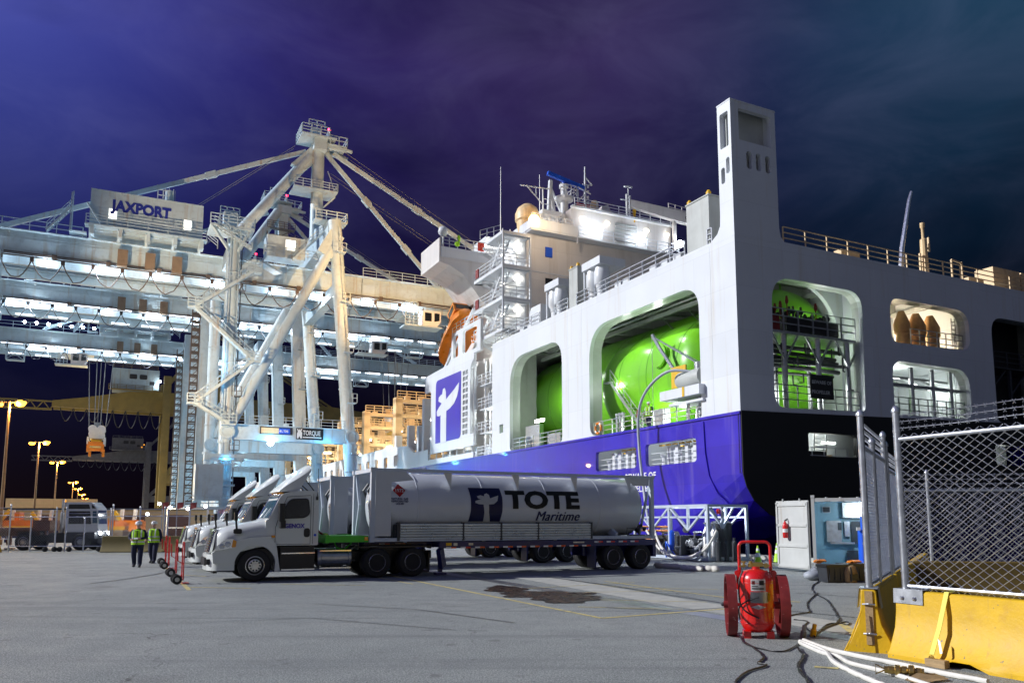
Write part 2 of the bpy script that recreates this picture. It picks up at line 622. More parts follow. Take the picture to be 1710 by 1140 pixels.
M['lamp_sodium'] = emit('lamp_sodium', (1.0, .36, .03), 7)
M['lamp_sodium_hot'] = emit('lamp_sodium_hot', (1.0, .62, .22), 30)
M['lamp_red'] = emit('lamp_red', (1.0, .02, .08), 14)
M['lamp_amber'] = emit('lamp_amber', (1.0, .40, .04), .9)
M['lit_window'] = emit('lit_window', (1.0, .98, .9), 1.6)
M['tube'] = emit('fluorescent_tube', (.95, 1.0, .92), 16)
M['stripwhite'] = emit('walkway_glow', (.86, .92, 1.0), 1.9)  # glow in place of lamplight falling on the crane walkways
M['amber'] = mat('amber_plastic', (.80, .30, .01), .25, var=.1, coat=.5)
# ---------------------------------------------------------------- ground, water, markings
def asphalt():
    m = bpy.data.materials.new('asphalt')
    m.use_nodes = True
    t = m.node_tree
    b = t.nodes['Principled BSDF']
    N, L = t.nodes.new, t.links.new
    tc = N('ShaderNodeTexCoord')
    def noise(sc, det=6, ro=.6, vec=None):
        n = N('ShaderNodeTexNoise')
        n.inputs['Scale'].default_value = sc
        n.inputs['Detail'].default_value = det
        n.inputs['Roughness'].default_value = ro
        L(vec or tc.outputs['Object'], n.inputs['Vector'])
        return n.outputs[0]
    def rng(f, a, d, lo=0, hi=1):
        n = N('ShaderNodeMapRange')
        for i, v in ((1, a), (2, d), (3, lo), (4, hi)):
            n.inputs[i].default_value = v
        L(f, n.inputs[0])
        return n.outputs[0]
    def mix(f, a, d, mode='MIX'):
        n = N('ShaderNodeMix')
        n.data_type = 'RGBA'
        n.blend_type = mode
        if isinstance(f, float):
            n.inputs[0].default_value = f
        else:
            L(f, n.inputs[0])
        for i, q in ((6, a), (7, d)):
            if isinstance(q, tuple):
                n.inputs[i].default_value = (*q, 1)
            else:
                L(q, n.inputs[i])
        return n.outputs[2]
    big = noise(.09, 5)
    mid = noise(.8, 6)
    col = mix(rng(big, .35, .65), (.34, .365, .345), (.46, .475, .445))
    col = mix(rng(mid, .4, .75, 0, .5), col, (.25, .27, .26))
    grain = noise(38, 4, .8)
    col = mix(rng(grain, .42, .58, 0, .92), col, (.085, .10, .10))
    pale = noise(55, 2, .6)
    col = mix(rng(pale, .56, .66, 0, .8), col, (.72, .73, .70))
    tm = N('ShaderNodeMapping')
    tm.inputs['Rotation'].default_value = (0, 0, -R(24))
    tm.inputs['Scale'].default_value = (.05, 1.6, 1)
    L(tc.outputs['Object'], tm.inputs[0])
    col = mix(rng(noise(1.0, 4, .55, tm.outputs[0]), .56, .70, 0, .45), col, (.13, .14, .145))
    chip = noise(16, 3, .7)
    col = mix(rng(chip, .54, .66, 0, .7), col, (.13, .145, .145))
    spot = noise(2.3, 2, .5)
    col = mix(rng(spot, .66, .72, 0, .55), col, (.12, .12, .115))
    # hairline cracks
    vo = N('ShaderNodeTexVoronoi')
    vo.feature = 'DISTANCE_TO_EDGE'
    vo.inputs['Scale'].default_value = .16
    wob = N('ShaderNodeVectorMath')
    wob.operation = 'ADD'
    sc = N('ShaderNodeTexNoise')
    sc.inputs['Scale'].default_value = .9
    sc.inputs['Detail'].default_value = 5
    L(tc.outputs['Object'], sc.inputs['Vector'])
    ms = N('ShaderNodeVectorMath')
    ms.operation = 'SCALE'
    ms.inputs['Scale'].default_value = 1.6
    L(sc.outputs['Color'], ms.inputs[0])
    L(tc.outputs['Object'], wob.inputs[0])
    L(ms.outputs[0], wob.inputs[1])
    L(wob.outputs[0], vo.inputs['Vector'])
    crack = rng(vo.outputs[0], .0, .0035, 1, 0)
    cm = N('ShaderNodeMath')
    cm.operation = 'MULTIPLY'
    L(crack, cm.inputs[0])
    L(rng(noise(.25), .5, .62), cm.inputs[1])
    col = mix(cm.outputs[0], col, (.03, .032, .033))
    # old stains
    st = noise(.35, 3)
    col = mix(rng(st, .62, .78, 0, .5), col, (.09, .085, .075))
    L(col, b.inputs['Base Color'])
    L(rng(mid, .3, .7, .55, .85), b.inputs['Roughness'])
    bp = N('ShaderNodeBump')
    bp.inputs['Strength'].default_value = .9
    bp.inputs['Distance'].default_value = .02
    L(grain, bp.inputs['Height'])
    L(bp.outputs[0], b.inputs['Normal'])
    return m
M['asphalt'] = asphalt()
M['slab'] = mat('concrete_slab', (.46, .46, .41), .8, var=.15, scale=1.4, c2=(.33, .33, .31), thr=(.5, .75), bump=.2)
M['water'] = mat('water', (.004, .008, .014), .12, var=.2, scale=.3, bump=.5)
g = MB()
EDGE = -1.6
g.add([W(-900, -400), W(EDGE, -400), W(EDGE, 1600), W(-900, 1600)], [(0, 1, 2, 3)])
gr = g.build('ground', M['asphalt'])
tag(gr, 'grey asphalt apron of the terminal, worn and speckled', 'ground', kind='structure')
g = MB()
g.add([W(EDGE + .05, -400, -3.4), W(2500, -400, -3.4), W(2500, 1600, -3.4), W(EDGE + .05, 1600, -3.4)], [(0, 1, 2, 3)])
tag(g.build('water', M['water']), 'dark harbour water beyond the quay edge', 'water', kind='structure')
g = MB()
g.bar(W(EDGE + .02, -400, -1.9), W(EDGE + .02, 1600, -1.9), .7, 4.2)
tag(g.build('quay_wall', M['slab']), 'concrete quay wall and coping along the berth', 'quay', kind='structure')
# far shore behind the terminal
g = MB()
for i in range(60):
    a = W(-900 + i * 14, 1350 + random.uniform(-40, 40))
    g.box(a + Vector((0, 0, 5)), (26, 40, random.uniform(8, 20)))
tag(g.build('far_terrain', M['dark']), 'dark far shore along the horizon', 'terrain', kind='structure')
def strip(pts, wd, z=.004):
    q = MB()
    for a, b in zip(pts, pts[1:]):
        a, b = Vector(a), Vector(b)
        d = (b - a).normalized()
        s = Vector((-d.y, d.x, 0)) * wd / 2
        k = max(1, int((b - a).length / 2))
        for i in range(k):
            p, r_ = a.lerp(b, i / k), a.lerp(b, (i + 1) / k)
            q.add([Vector((*(p - s).xy, z)), Vector((*(r_ - s).xy, z)), Vector((*(r_ + s).xy, z)), Vector((*(p + s).xy, z))], [(0, 1, 2, 3)])
    return q
def line(px, wd=.11, z=.008):
    return strip([G(*p) for p in px], wd, z)
q = MB()
for px, wd in (([(640, 958), (720, 975), (1005, 1032)], .12), ([(1005, 1032), (1215, 1016)], .11), ([(868, 983), (1060, 972)], .07), ([(905, 990), (1120, 986)], .07), ([(950, 1000), (1180, 1005)], .07), ([(965, 1013), (1140, 1017)], .07),
               ([(1010, 970), (1110, 984), (1215, 998)], .10), ([(1000, 979), (1200, 984)], .07), ([(1318, 1004), (1336, 1005)], .12), ([(1404, 1040), (1432, 1062)], .16), ([(1360, 1113), (1400, 1116)], .12),
               ([(298, 967), (316, 985)], .13), ([(308, 980), (420, 982)], .10), ([(308, 960), (345, 962)], .09), ([(470, 975), (610, 977)], .07), ([(266, 938), (292, 962)], .12), ([(610, 960), (690, 975)], .07), ([(40, 921), (260, 926)], .12)):
    k = line(px, wd)
    q.add(k.v, k.f)
tag(q.build('ground_markings', M['lineyellow']), 'faded yellow painted lines and hatching on the apron', 'marking', kind='structure')
k = strip([G(880, 962), G(1130, 1005), G(1440, 1052), G(1640, 1078)], 1.25, .004)
tag(k.build('paving_strip', M['slab']), 'pale concrete strip with cracked edges in the asphalt', 'paving', kind='structure')
k = MB()
for px, wd in (([(150, 974), (215, 966), (262, 958), (300, 951)], .10), ([(1010, 1014), (1130, 1020), (1215, 1014)], .05), ([(905, 962), (1010, 976), (1110, 992), (1215, 1008)], .07), ([(1320, 1020), (1440, 1032)], .06), ([(1330, 990), (1450, 998)], .06), ([(520, 1008), (700, 1018), (860, 1040)], .035), ([(300, 1040), (520, 1032), (760, 1052)], .03)):
    e = line(px, wd, .012)
    k.v += e.v
    k.f += [tuple(i + len(k.v) - len(e.v) for i in f) for f in e.f]
    k.m += e.m
tag(k.build('crack_seal', M['black']), 'dark tar seams and filled cracks in the asphalt', 'crack', kind='structure')
# crane rails
q = MB()
for n in (-5.0, -20.3):
    q.add([W(n - .25, -60, .004), W(n + .25, -60, .004), W(n + .25, 400, .004), W(n - .25, 400, .004)], [(0, 1, 2, 3)])
tag(q.build('crane_track', M['steel']), 'steel crane rails let into the quay', 'rail', kind='structure')
# oil stain: three overlapping blots
def blot(cx, cy, rx, ry, seed):
    rnd = random.Random(seed)
    out = []
    for i in range(40):
        a = 2 * math.pi * i / 40
        k = 1 + .14 * math.sin(3 * a + seed) + .10 * math.sin(7 * a + 2 * seed) + rnd.uniform(-.06, .06)
        out.append(G(cx + rx * k * math.cos(a), cy + ry * k * math.sin(a)))
    return out
q = MB()
for j, (cx, cy, rx, ry) in enumerate(((843, 983, 34, 5.2), (905, 992, 76, 5.5), (945, 1000, 58, 6.5))):
    pts = blot(cx, cy, rx, ry, j + 1)
    q.add([Vector((p.x, p.y, .010 + j * .002)) for p in pts], [tuple(range(len(pts)))])
tag(q.build('oil_stain', M['stain']), 'dark wet oil stain with rusty brown edge on the apron', 'stain', kind='structure')
# ================================================================ SHIP (local x = n towards the water, y = t towards the bow)
ship = thing('cargo_ship', 'huge white and blue cargo ship with square openings showing green gas tanks', 'ship', (CX, CY, 0), TH)
SIDE = lambda n: Matrix(((0, 0, 1, n), (-1, 0, 0, 0), (0, 1, 0, 0), (0, 0, 0, 1)))   # drawing x = -t
def sideplate(mb, loops, n, d, m=0):            # loops in (t, z), plate from n to n + d
    return mb.plate([[(-a, b) for a, b in lp] for lp in loops], d, frame((n + d / 2, 0, 0), (0, -1, 0), (0, 0, 1)), m)
def sternplate(mb, loops, t, d, m=0):           # loops in (n, z), plate from t to t + d
    return mb.plate(loops, d, frame((0, t + d / 2, 0), (1, 0, 0), (0, 0, 1)), m)
BM = 32.3
# --- white side casing with its two great openings
OP1 = rpoly([(3.35, 8.2), (16.15, 8.2), (16.15, 16.5), (3.35, 16.5)], [.25, .9, 2.6, 1.7], 8)
OP2 = rpoly([(20.3, 8.2), (29.8, 8.2), (29.8, 16.6), (20.3, 16.6)], [.5, .5, 2.8, 2.0], 8)
side = MB()
sideplate(side, [[(0, 8.2), (33.6, 8.2), (33.6, 18.75), (2.1, 18.75)] + [(1.45 + .0, 19.1), (1.2, 19.5), (1.16, 20.2), (1.16, 27.0), (0, 27.0)], OP1, OP2, rr(.22, 24.2, .95, 26.4, .1), rr(.2, 22.5, .5, 23.5, .14), rr(.62, 22.0, .95, 23.0, .14), rr(31.2, 10.0, 32.0, 10.8, .1)], 0, .32)
o = side.build('side_casing', M['ship_white'], ship)
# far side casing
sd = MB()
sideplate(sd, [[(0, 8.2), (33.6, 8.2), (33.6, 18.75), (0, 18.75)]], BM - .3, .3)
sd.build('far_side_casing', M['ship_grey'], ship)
# --- stern casing
st = MB()
SO1 = rpoly([(2.65, 8.55), (10.25, 8.75), (10.45, 16.45), (2.75, 16.5)], [.9, .4, 1.3, 1.6], 6)
SO2 = rpoly([(13.05, 13.5), (20.95, 13.65), (21.1, 16.45), (13.05, 16.5)], [.7, .8, 1.5, .9], 6)
SO3 = rpoly([(12.95, 8.75), (20.7, 8.85), (20.7, 12.25), (12.95, 12.3)], [.3, .7, 1.4, 1.0], 6)
SO4 = rpoly([(23.5, 8.8), (29.8, 8.9), (29.8, 16.4), (23.5, 16.4)], [.5, .5, 1.6, 1.3], 6)
sternplate(st, [[(.32, 8.2), (BM, 9.0), (BM, 18.75), (3.95, 18.75), (3.66, 19.05), (3.56, 19.6), (3.56, 27.05), (.32, 27.0)], SO1, SO2, SO3, SO4, rr(.62, 24.6, 3.2, 26.6, .1), rr(1.15, 22.9, 1.6, 24.0, .2), rr(1.9, 22.9, 2.3, 24.0, .18), rr(2.65, 22.9, 3.05, 24.0, .18)], 0, .3)
st.build('stern_casing', M['ship_white'], ship)
# tower: inner walls, roof, sunken panels behind its window and vent cut-outs
tw = MB()
tw.bb(3.3, 3.56, .3, 1.16, 18.9, 27.0).bb(.32, 3.3, .9, 1.16, 18.9, 27.0).bb(-.02, 3.58, -.02, 1.18, 27.0, 27.08)
tw.build('tower', M['ship_white'], ship)
tw = MB()
tw.bb(.33, 3.3, .75, .88, 24.0, 26.9).bb(.5, 3.2, .32, .6, 24.05, 24.2)
for a in (1.37, 2.1, 2.85):
    tw.bar((a - .15, .28, 23.0), (a + .15, .28, 23.9), .05)
tw.bb(.32, 3.3, .4, .5, 22.4, 24.3)
tw.build('tower_vent', M['ship_grey'], ship)
# weld seams and a bumper line: proud ribs on the casing
sm = MB()
for z in (10.9, 13.6, 18.3):
    pass
sm.bb(-.006, 0, 0, 33.6, 18.55, 18.75).bb(.0, BM, -.012, 0, 18.58, 18.75)
sm.bb(2.28, 2.31, -.008, 0, 8.3, 18.5).bb(11.7, 11.73, -.008, 0, 9.0, 18.5).bb(22.2, 22.23, -.008, 0, 9.0, 18.5)
for t in (2.2, 17.2, 19.3, 31.0):
    sm.bb(-.008, 0, t, t + .03, 8.3, 18.5)
sm.build('casing_trim', M['ship_white'], ship)
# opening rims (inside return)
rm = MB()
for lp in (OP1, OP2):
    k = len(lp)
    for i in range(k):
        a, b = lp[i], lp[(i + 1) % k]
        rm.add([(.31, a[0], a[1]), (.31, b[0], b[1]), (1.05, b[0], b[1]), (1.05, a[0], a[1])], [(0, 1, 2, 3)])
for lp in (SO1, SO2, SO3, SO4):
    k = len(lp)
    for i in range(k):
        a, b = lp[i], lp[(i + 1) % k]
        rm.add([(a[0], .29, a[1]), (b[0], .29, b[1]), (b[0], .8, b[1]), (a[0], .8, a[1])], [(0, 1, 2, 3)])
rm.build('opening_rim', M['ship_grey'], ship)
# --- decks and inner bulkheads
dk = MB()
dk.bb(.33, BM - .3, .3, 60, 8.0, 8.14)
dk.build('main_deck', M['ship_grey'], ship)
dk = MB()
dk.bb(.33, BM - .3, .3, 33.6, 18.45, 18.72)
for t in range(3, 33, 3):
    dk.bb(.4, BM - .4, t, t + .14, 17.7, 18.45)
for n in (5.0, 11.0, 21, 27):
    dk.bb(n, n + .25, .4, 33, 17.4, 17.7)
dk.build('upper_deck', M['ship_grey'], ship)
bh = MB()
bh.bb(4.6, BM - .3, 39.4, 39.6, 8.1, 18.4).bb(4.5, 4.7, 33.4, 39.5, 8.1, 18.4).bb(.33, 4.5, 33.3, 33.45, 8.1, 18.4).bb(4, 16, 33.5, 39.5, 18.2, 18.4)
for n in range(2, 31, 2):
    bh.bb(max(n, 4.8), max(n, 4.8) + .12, 39.2, 39.4, 8.1, 18.4)
for z in (10.5, 13, 15.5):
    bh.bb(4.8, 31, 39.25, 39.4, z, z + .12)
bh.bb(16.5, 16.7, 8, 39.4, 8.1, 17.6)
for t in range(9, 33, 2):
    bh.bb(16.3, 16.5, t, t + .1, 8.1, 17.6)
for z in (10.5, 13, 15.5):
    bh.bb(16.3, 16.5, 8, 39.4, z, z + .1)
bh.build('bulkhead', M['ship_grey'], ship)
# white pillar room between the openings and the arch web behind the stern
wb = MB()
wb.bb(.33, 1.6, 16.9, 19.6, 8.14, 18.4)
wb.build('pillar_room', M['ship_white'], ship)
wb = MB()
sternplate(wb, [[(2.0, 8.15), (12.7, 8.15), (12.7, 18.4), (2.0, 18.4)], rpoly([(2.4, 8.3), (12.0, 8.3), (12.0, 17.9), (2.4, 17.9)], [.2, .2, 5.5, 1.0], 10)], 3.2, .3)
wb.bb(12.4, 12.7, .35, 8, 8.15, 18.4)
for z in (10.3, 12.4, 14.6):
    wb.bb(12.2, 12.4, .4, 8, z, z + .1)
sternplate(wb, [[(12.9, 8.15), (22.6, 8.15), (22.6, 18.4), (12.9, 18.4)]], 6.2, .2)
wb.bb(12.75, 21.6, .9, 6, 12.6, 13.1)
wb.bb(21.4, 21.7, .35, 6.2, 8.15, 18.4)
wb.build('web_frame', M['ship_white'], ship)
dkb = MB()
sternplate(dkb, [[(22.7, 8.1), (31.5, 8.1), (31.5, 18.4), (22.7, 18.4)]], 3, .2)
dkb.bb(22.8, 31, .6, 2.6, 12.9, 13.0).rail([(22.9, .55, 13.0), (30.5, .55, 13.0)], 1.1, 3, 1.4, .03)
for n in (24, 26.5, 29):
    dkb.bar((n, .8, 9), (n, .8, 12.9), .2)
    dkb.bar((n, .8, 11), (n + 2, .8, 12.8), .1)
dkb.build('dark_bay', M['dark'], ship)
# --- gas tanks
def tank(axis_n, z, r, t0, t1, name):
    q = MB()
    prof = []
    for i in range(9):
        a = math.pi / 2 * i / 8
        prof.append((r * math.sin(a), -r * .62 * math.cos(a)))
    L = t1 - t0
    prof += [(r, L * .33), (r, L * .66)]
    for i in range(9):
        a = math.pi / 2 * i / 8
        prof.append((r * math.cos(a), L + r * .62 * math.sin(a)))
    q.lathe((axis_n, t0, z), (0, 1, 0), prof, 56)
    return q.build('gas_tank', M['green'], ship, smooth=40)
T1 = tank(5.7, 12.1, 4.05, 7.5, 16.4, 't')
T2 = tank(9.3, 13.4, 4.65, 6.2, 35.0, 't')
q = MB()
p0, p1 = Vector((2.4, 9.6, 13.2)), Vector((1.1, 9.6, 13.35))
q.lathe(p0, p1 - p0, [(.7, 0), (.7, .7), (.82, .72), (.82, .9), (.05, .92)], 24)
q.build('nozzle', M['green'], T1, smooth=30)
for T_, n, z, r, ts in ((T1, 5.7, 12.1, 4.05, (7.8, 11.2, 14.6)), (T2, 9.3, 13.4, 4.65, (6.4, 8, 17.5, 20.5, 24, 27.5, 31, 34.5))):
    q = MB()
    for t in ts:
        q.lathe((n, t, z), (0, 1, 0), [(r + .002, 0), (r + .022, .01), (r + .022, .07), (r + .002, .08)], 56, cap=False)
    for a in (2.0,):
        q.bar((n - (r + .02) * math.cos(a), ts[0], z + (r + .02) * math.sin(a)), (n - (r + .02) * math.cos(a), ts[-1], z + (r + .02) * math.sin(a)), .06, .05)
    q.build('weld_seam', M['greenseam'], T_, smooth=40)
q = MB()
for t in (7.5, 10.5, 13.5):
    q.path([(6.4, t, 16.2), (5.0, t, 17.2), (5.4, t, 17.6), (8, t, 17.6)], .08, 7)
q.tube((4.2, 6.5, 17.6), (4.2, 30, 17.6), .1, n=8).tube((2.4, 3.4, 17.2), (2.4, 17.8, 17.2), .07, n=8)
q.build('tank_pipe', M['steel'], T1, smooth=40)
q = MB()
for t in (9, 18, 27):
    q.bar((7, t, 8.15), (12, t, 8.15), .8, .5)
    q.bar((8.3, t, 8.4), (8.3, t, 10.2), .5)
    q.bar((13.2, t, 8.4), (13.2, t, 10), .5)
q.rail([(9.5, 6, 17.9), (9.5, 14, 17.9)], .9, 2, 1.2, .05)
q.build('tank_saddle', M['green'], T2)
# --- lower hull: flat upper band with mooring slots, lofted below
hb = MB()
SLA = rr(10.25, 5.55, 15.4, 6.98, .25)
SLB = rr(3.95, 5.55, 9.2, 7.02, .25)
sideplate(hb, [[(0, 4.6), (60, 4.6), (60, 8.2), (0, 8.2)], SLA, SLB], 0, .25)
hb.bb(-.09, 0, 0, 60, 8.02, 8.16)
secs = [(0, [(0, 4.6), (.22, 3.9), (.75, 3.1), (1.9, 2.3), (4.5, 1.6), (16.1, 1.2)]), (1.6, [(0, 4.6), (.10, 3.8), (.42, 2.9), (1.3, 2.0), (3.8, 1.1), (16.1, .7)]), (4, [(0, 4.6), (0, 3.6), (.12, 2.5), (.6, 1.4), (2.6, .3), (16.1, -.2)]),
        (10, [(0, 4.6), (0, 3.0), (0, 1.4), (.2, -.2), (1.5, -2.0), (16.1, -2.6)]), (20, [(0, 4.6), (0, 2.5), (0, .3), (0, -1.8), (.6, -3.6), (16.1, -4)]), (60, [(0, 4.6), (0, 2.5), (0, .3), (0, -1.8), (.6, -3.6), (16.1, -4)])]
hb.loft([[(n, t, z) for n, z in sc] for t, sc in secs])
hb.loft([[(0, 60, z) for z in (8.2, 4.6, 0, -4)], [(0, 150, z) for z in (8.2, 4.6, 0, -4)], [(3, 185, 8.2), (4, 185, 4.6), (5, 185, 0), (6, 185, -4)], [(14, 215, 9.5), (15, 213, 5), (16, 208, 0), (16, 205, -4)]])
hb.loft([[(BM, 0, z) for z in (8.2, 0, -4)], [(BM, 150, z) for z in (8.2, 0, -4)], [(18, 215, 9.5), (17, 210, 0), (16, 205, -4)]])
hull = hb.build('hull', M['hull_blue'], ship)
q = MB()
q.bb(-.03, 0, .02, .10, 4.7, 8.0)
# rubbing strake curving down the quarter
pts = [(-.03, 3.2, 7.9), (-.05, 3.1, 6.0), (-.04, 2.8, 4.6), (.0, 2.2, 3.6), (.35, 1.6, 2.9), (.9, .9, 2.5)]
q.path(pts, .05, 6)
q.build('rubbing_strake', M['hull_blue'], hull)
tr = MB()
prof = [(0, 8.2), (0, 4.6), (.22, 3.9), (.75, 3.1), (1.9, 2.3), (4.5, 1.6)]
poly = prof + [(BM - n, z) for n, z in reversed(prof)]
sternplate(tr, [[(n, z if z < 8 else (8.2 if n < 5 else 9.0)) for n, z in poly], rr(5.15, 5.8, 9.25, 7.2, .2), rr(22.9, 5.8, 27.2, 7.2, .2)], -.06, .3)
tr.build('transom', M['hull_black'], ship)
# mooring deck seen through the slots
md = MB()
md.bb(.25, 8, .5, 17, 5.25, 5.4).bb(3.0, 3.2, .5, 17, 5.4, 8).bb(.3, 8, 3.5, 3.7, 5.4, 8).bb(.3, 8, 9.6, 9.8, 5.4, 8).bb(.3, 8, 16, 16.2, 5.4, 8)
md.bb(3.3, 29, 3.0, 3.2, 5.0, 8).bb(.5, 31, .35, 3.2, 5.3, 5.4)
for t in (4.6, 6.4, 11.2, 12.9):
    md.bb(.8, 1.1, t, t + 1.3, 5.4, 6.7)
    md.bb(.6, .8, t + .1, t + .4, 5.4, 6.8).bb(.6, .8, t + .9, t + 1.2, 5.4, 6.8)
    md.lathe((.9, t + 1.9, 5.4), (0, 0, 1), [(.22, 0), (.18, .7), (.3, .8), (.3, .95)], 10)
    md.lathe((1.6, t + .3, 6.3), (0, 1, 0), [(.5, 0), (.5, .1), (.25, .12), (.25, .8), (.5, .82), (.5, .9)], 12)
for z in (5.7, 6.0, 6.4):
    md.bar((.4, 4.0, z), (.4, 9.1, z), .04).bar((.4, 10.3, z), (.4, 15.3, z), .04)
for n in range(5, 10):
    md.bar((n, .5, 5.4), (n, .5, 6.4), .04)
md.bar((5, .5, 6.4), (9.3, .5, 6.4), .05).bar((5, .5, 5.9), (9.3, .5, 5.9), .04)
md.stairs((7.2, .9, 7.9), (8.3, 2.0, 5.5), .7, (.7, -.7, 0))
md.build('mooring_deck', M['ship_white'], ship)
q = MB()
for t in (6.9, 13.4):
    q.lathe((1.4, t, 6.7), (0, 1, 0), [(.16, 0), (.16, .5)], 8)
for j, t in enumerate((4.5, 5.2, 5.9, 6.6, 7.3, 8, 11, 11.7, 12.4)):
    q.bb(.5, .7, t, t + .35, 6.86, 6.94)
q.lathe((7.9, 1.0, 5.45), (0, 0, 1), [(.3, 0), (.35, .3), (.2, .55)], 10)
q.build('mooring_gear', M['yellowp'], ship)
q = MB()
q.bb(6.2, 7.6, .9, 1.6, 5.4, 6.2).bb(5.4, 6.1, 1.2, 1.8, 5.4, 6.0)
q.each('winch', M['black'], ship)
# --- writing on the hull
q = MB()
q.text('BEWARE OF', .62, frame((-.012, 11.6, 4.72), (0, -1, 0), (0, 0, 1)), bold=.012, depth=.02, spacing=1.06)
q.text('PROPELLERS', .62, frame((-.012, 11.9, 3.9), (0, -1, 0), (0, 0, 1)), bold=.012, depth=.02, spacing=1.06)
q.build('hull_lettering', M['white'], hull)
sg = MB()
sg.bb(5.55, 7.45, -.05, .02, 9.3, 10.75)
s_ = sg.build('warning_sign', M['black'], ship)
q = MB()
q.text('BEWARE OF', .30, frame((5.65, -.06, 10.2), (1, 0, 0), (0, 0, 1)), depth=.01, bold=.006)
q.text('PROPELLER', .30, frame((5.62, -.06, 9.6), (1, 0, 0), (0, 0, 1)), depth=.01, bold=.006)
q.build('sign_lettering', M['ship_grey'], s_)
# --- pipe platforms inside the stern openings
pf = MB()
pf.bb(2.8, 10.3, .5, 3.0, 13.25, 13.4)
pf.rail([(2.8, .45, 13.4), (10.2, .45, 13.4)], 1.35, 3, 1.25, .035)
for n in (4.35, 7.2, 9.75):
    pf.lathe((n, .8, 8.2), (0, 0, 1), [(.17, 0), (.17, 5.1)], 10)
    pf.bar((n, .7, 11.6), (n + 1.1, .7, 13.3), .1)
    pf.bar((n, .7, 11.6), (n - 1.1, .7, 13.3), .1)
for n in (5.4, 8.3):
    pf.lathe((n, 2.6, 8.2), (0, 0, 1), [(.14, 0), (.14, 5.1)], 10)
pf.rail([(2.8, .4, 8.75), (10.2, .4, 8.75)], 1.3, 3, 1.05, .03)
for n in (13.6, 15.9, 18.0, 19.9):
    pf.lathe((n, .9, 8.3), (0, 0, 1), [(.15, 0), (.15, 3.9)], 10)
pf.bar((13, .9, 10.9), (20.7, .9, 10.9), .22).bar((13, 1.6, 11.6), (20.7, 1.6, 11.6), .14).bar((13, 2.4, 11.2), (20.7, 2.4, 11.2), .14)
for n in range(13, 21, 2):
    pf.bar((n, .9, 10.9), (n + .7, 3, 11.9), .1).bar((n, 3.4, 9), (n, 3.4, 12), .08)
pf.rail([(13, .45, 8.75), (20.6, .45, 8.75)], 1.25, 3, 1.0, .03)
pf.rail([(15.5, .45, 13.55), (20.9, .45, 13.6)], 1.2, 3, .9, .03)
pf.bar((19.9, .6, 9), (19.9, .6, 12.1), .05).bar((20.4, .6, 13.6), (20.4, .6, 16), .05).bar((20.0, .6, 13.6), (20.0, .6, 16), .05)
for i in range(8):
    pf.bar((20.0, .6, 13.8 + i * .28), (20.4, .6, 13.8 + i * .28), .04)
pf.build('pipe_platform', M['steel'], ship)
pp = MB()
rnd = random.Random(3)
for i in range(9):
    z = 11.1 + rnd.random() * 2.0
    t = .8 + rnd.random() * 2.0
    pp.tube((2.8, t, z), (10.2, t, z + rnd.uniform(-.2, .2)), rnd.choice((.06, .1, .14)), n=7)
for i in range(14):
    n = 2.9 + rnd.random() * 7
    z = 10.6 + rnd.random() * 2.4
    pp.path([(n, .7, z), (n, .7, z - .6), (n + rnd.uniform(-.6, .6), .8, z - .6)], .05, 6)
pp.build('pipework', M['dark'], ship)
vb = MB()
vb.bb(4.6, 9.0, .7, 1.8, 13.5, 14.35)
for i in range(15):
    n = 3.9 + i * .33
    h = rnd.uniform(.3, .9)
    vb.bar((n, 1.1, 14.35), (n, 1.1, 14.35 + h), .1)
    vb.lathe((n, 1.1, 14.35 + h * .6), (0, 1, 0), [(.16, -.05), (.16, .05)], 8)
vb.build('valve_manifold', M['black'], ship)
q = MB()
for n, h in ((4.4, 1.1), (4.95, 1.5), (7.4, 1.3), (3.95, .9)):
    q.lathe((n, 1.0, 14.3), (0, 0, 1), [(.04, 0), (.04, h - .5), (.08, h - .48), (.11, h - .3), (.06, h)], 8)
q.bb(3.1, 3.9, .6, 1.6, 13.42, 14.4)
q.each('valve_wheel', M['redworn'], ship)
q = MB()
for n, r in ((16.6, .55), (18.1, .62), (19.6, .62)):
    q.lathe((n, 1.9, 13.2), (0, 0, 1), [(r * .5, 0), (r * .5, .35), (r * .85, .5), (r * .85, 1.6), (r, 1.7), (r, 2.3), (r * .5, 3.0), (r * .35, 3.2)], 16)
q.each('exhaust_vent', M['brown'], ship, smooth=35)
q = MB()
q.bar((16.2, 4.5, 8.2), (16.9, 4.5, 11.3), .9, 1.2)
q.build('green_vent', M['green'], ship)
# gear on the sill of the big side opening
gr_ = MB()
gr_.rail([(.25, 3.6, 8.2), (.25, 16, 8.2)], 1.05, 3, 1.3, .03)
gr_.rail([(.25, 20.5, 8.2), (.25, 29.6, 8.2)], 1.05, 3, 1.3, .03)
gr_.stairs((1.9, 15.6, 12.4), (1.9, 11.4, 8.2), .8, (1, 0, 0), 0, 14)
gr_.bb(1.3, 2.5, 15.4, 16.2, 12.3, 12.4)
for t in (12.9, 13.3, 13.7):
    gr_.lathe((.8, t, 8.2), (0, 0, 1), [(.1, 0), (.1, 1.3), (.14, 1.35), (.14, 1.5)], 8)
gr_.bb(.7, 1.3, 8.1, 9.2, 8.2, 9.4)
gr_.bb(1.0, 1.4, 26, 28.6, 8.2, 10.3).bb(.8, 1.5, 22, 24, 8.2, 9.2)
gr_.lathe((.9, 27.8, 8.2), (0, 0, 1), [(.35, 0), (.35, .9), (.2, 1.1)], 12)
gr_.build('side_rail', M['galv'], ship)
hd = MB()
hd.lathe((1.6, 5.4, 8.2), (0, 0, 1), [(.3, 0), (.26, 3.0), (.32, 3.05), (.32, 3.9), (.05, 4.0)], 14)
hd.path([(1.6, 5.5, 9.2), (.9, 8.6, 13.6), (.7, 9.1, 14.6)], .13, 8)
